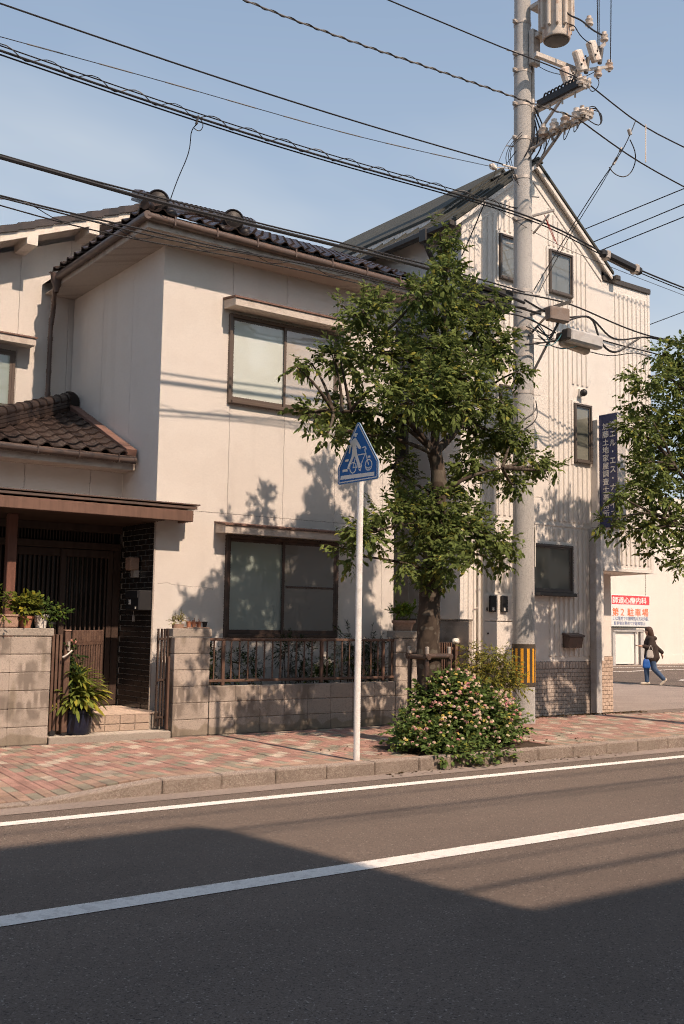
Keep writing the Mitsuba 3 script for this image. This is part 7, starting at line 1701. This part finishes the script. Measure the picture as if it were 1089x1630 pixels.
shL, shR = J(0.02, -0.15, 1.22), J(0.02, 0.15, 1.22)
elL, haL = J(-0.20, -0.22, 1.00), J(-0.36, -0.22, 0.80)      # trailing arm, her right
elR, haR = J(0.06, 0.22, 0.99), J(0.32, 0.17, 1.03)      # bent left arm, holding the phone
knF, anF = J(0.10, -0.07, 0.45), J(0.09, -0.07, 0.07)
knB, anB = J(-0.06, 0.07, 0.44), J(-0.33, 0.08, 0.15)
ch = [[(hip, 0.135), (chest, 0.145), (neck, 0.055), (head - [0, 0, 0.05], 0.06)], [(chest, 0.13), (shL, 0.07)], [(chest, 0.13), (shR, 0.07)],
      [(shL, 0.06), (elL, 0.045), (haL + [0, 0, 0.05], 0.03)], [(shR, 0.06), (elR, 0.045), (haR - fw * 0.05, 0.03)],
      [(hip + sd * -0.07, 0.10), (knF, 0.062), (anF, 0.042)], [(hip + sd * 0.07, 0.10), (knB, 0.062), (anB, 0.042)]]
for h_, d_ in ((haL, np.array([-0.35, 0, -1.0])), (haR, None)):
    d = fw * 0.95 + np.array([0, 0, 0.15]) if d_ is None else fw * -0.3 + np.array([0, 0, -0.95])
    s_ = sd
    ch.append([(h_ - d * 0.05, 0.028), (h_ + d * 0.03, 0.030)])
    for q in range(4):
        o = s_ * (-0.027 + 0.018 * q)
        ln = (0.055, 0.066, 0.070, 0.058)[q]
        b = h_ + d * 0.035 + o
        ch.append([(b, 0.010), (b + d * ln * 0.55 + fw * 0.006, 0.009), (b + d * ln + fw * 0.02, 0.008)])
    ch.append([(h_ - d * 0.01 + s_ * 0.02, 0.012), (h_ + d * 0.03 + s_ * 0.045, 0.010), (h_ + d * 0.055 + s_ * 0.048, 0.009)])
skull = []
hv, hf = ball((0, 0, 0), 1.0, sub=3)
hv = hv * [0.088, 0.074, 0.112]
hv[:, 0] += np.exp(-((hv[:, 2] + 0.012) / 0.016) ** 2 - (hv[:, 1] / 0.016) ** 2) * 0.020 * (hv[:, 0] > 0)       # nose
hv[:, 0] -= np.exp(-((hv[:, 2] - 0.012) / 0.014) ** 2 - ((np.abs(hv[:, 1]) - 0.032) / 0.016) ** 2) * 0.010 * (hv[:, 0] > 0)   # eye sockets
hv[:, 0] += np.exp(-((hv[:, 2] + 0.050) / 0.010) ** 2 - (hv[:, 1] / 0.026) ** 2) * 0.006 * (hv[:, 0] > 0)       # lips
hw = head + hv[:, :1] * fw + hv[:, 1:2] * sd + hv[:, 2:] * np.array([0, 0, 1.0])
ears = [(ball(head + sd * s * 0.076 - fw * 0.005, (0.018, 0.012, 0.03), sub=1)) for s in (-1, 1)]
body = limbs(ch, 0.022)
put(P_ + '__body', cat(body, (hw, hf), *ears), M_SKIN, 50)
# clothing as close shells over the body
put(P_ + '__jeans', limbs([[(hip + [0, 0, 0.02], 0.148), (hip - [0, 0, 0.03], 0.145)], [(hip + sd * -0.07, 0.112), (knF, 0.074), (anF + [0, 0, 0.03], 0.056)], [(hip + sd * 0.07, 0.112), (knB, 0.074), (anB + [0, 0, 0.0] - (anB - knB) * 0.05, 0.056)]], 0.025), M_JEANS, 50)
put(P_ + '__jacket', limbs([[(J(-0.02, 0, 0.74), 0.198), (J(-0.01, 0, 0.95), 0.176), (chest, 0.160), (J(0.02, 0, 1.21), 0.10), (J(0.025, 0, 1.27), 0.085)], [(chest + [0, 0, 0.05], 0.135), (shL, 0.085)], [(chest + [0, 0, 0.05], 0.135), (shR, 0.085)],
                             [(shL, 0.080), (elL, 0.066), (haL + [0, 0, 0.07], 0.052)], [(shR, 0.080), (elR, 0.066), (haR - fw * 0.09, 0.050)], [(J(-0.12, 0.08, 0.74), 0.10), (J(-0.05, 0.05, 1.0), 0.12)], [(J(-0.12, -0.04, 0.72), 0.09), (J(-0.05, -0.05, 1.0), 0.12)]], 0.025), M_JACKET, 50)
put(P_ + '__hair', limbs([[(head + [0, 0, 0.035] - fw * 0.02, 0.098), (head - fw * 0.035 - [0, 0, 0.02], 0.098), (J(-0.03, 0, 1.27), 0.075)], [(head + [0, 0, 0.05] + fw * 0.015, 0.078), (head + [0, 0, 0.03] - fw * 0.03, 0.09)]], 0.02), M_HAIR, 50)
put(P_ + '__hood', limbs([[(J(-0.07, -0.09, 1.25), 0.055), (J(-0.11, 0, 1.24), 0.065), (J(-0.07, 0.09, 1.25), 0.055)]], 0.02), M_JACKET, 50)
for a, pitch in ((anF, 0.0), (anB, -0.75)):
    d = fw * math.cos(pitch) + np.array([0, 0, math.sin(pitch)])
    u_ = np.cross(d, sd) * -1
    put(P_ + '__shoe', limbs([[(a - d * 0.035 + [0, 0, -0.02], 0.046), (a + d * 0.06 - [0, 0, 0.03], 0.042), (a + d * 0.145 - [0, 0, 0.035], 0.032)]], 0.015), M_SHOE, 50)
put('phone', oriented_box(haR + fw * 0.02 + [0, 0, 0.012], haR + fw * 0.15 + [0, 0, 0.03], 0.07, 0.010, 0.003), M_BLACKP, label='dark phone held up in the hand of the walking woman', category='phone')


def sack(c, w, d, h, seed):
    """A soft hanging bag: narrow at its neck, full at its foot, creased."""
    v, f = ball((0, 0, 0), 1.0, sub=3)
    v = v / (np.abs(v) ** 4).sum(1, keepdims=True) ** 0.25
    t = (v[:, 2] + 1) / 2
    v = v * np.stack([w / 2 * (1.05 - 0.35 * t), d / 2 * (1.05 - 0.6 * t), t * 0 + h / 2], 1)
    v *= 1 + 0.14 * (meshkit.fbm(v * 16 + seed, 3, seed)[:, None] - 0.5)
    return c + v[:, :1] * fw + v[:, 1:2] * sd + v[:, 2:] * np.array([0, 0, 1.0]), f


k = root('shoulder_bag', label='pale grey bag hanging from the bent arm of the walking woman', category='bag')
put(k + '__bag', sack(J(0.10, 0.29, 0.83), 0.20, 0.10, 0.22, 3), M_BAGW, 50)
put(k + '__strap', tube(curve([J(0.03, 0.29, 0.93), J(0.06, 0.26, 1.06), J(0.13, 0.29, 0.93)], 12), 0.010, 6), M_BAGW, 40)
k = root('shopping_bag', label='bright blue plastic shopping bag hanging at the knee of the walking woman', category='bag')
put(k + '__bag', sack(J(0.19, 0.27, 0.575), 0.21, 0.12, 0.26, 8), M_BAGB, 50)
put(k + '__handles', cat(tube(curve([J(0.13, 0.27, 0.71), J(0.10, 0.24, 0.96), J(0.22, 0.27, 0.71)], 12), 0.008, 6)), M_BAGB, 40)
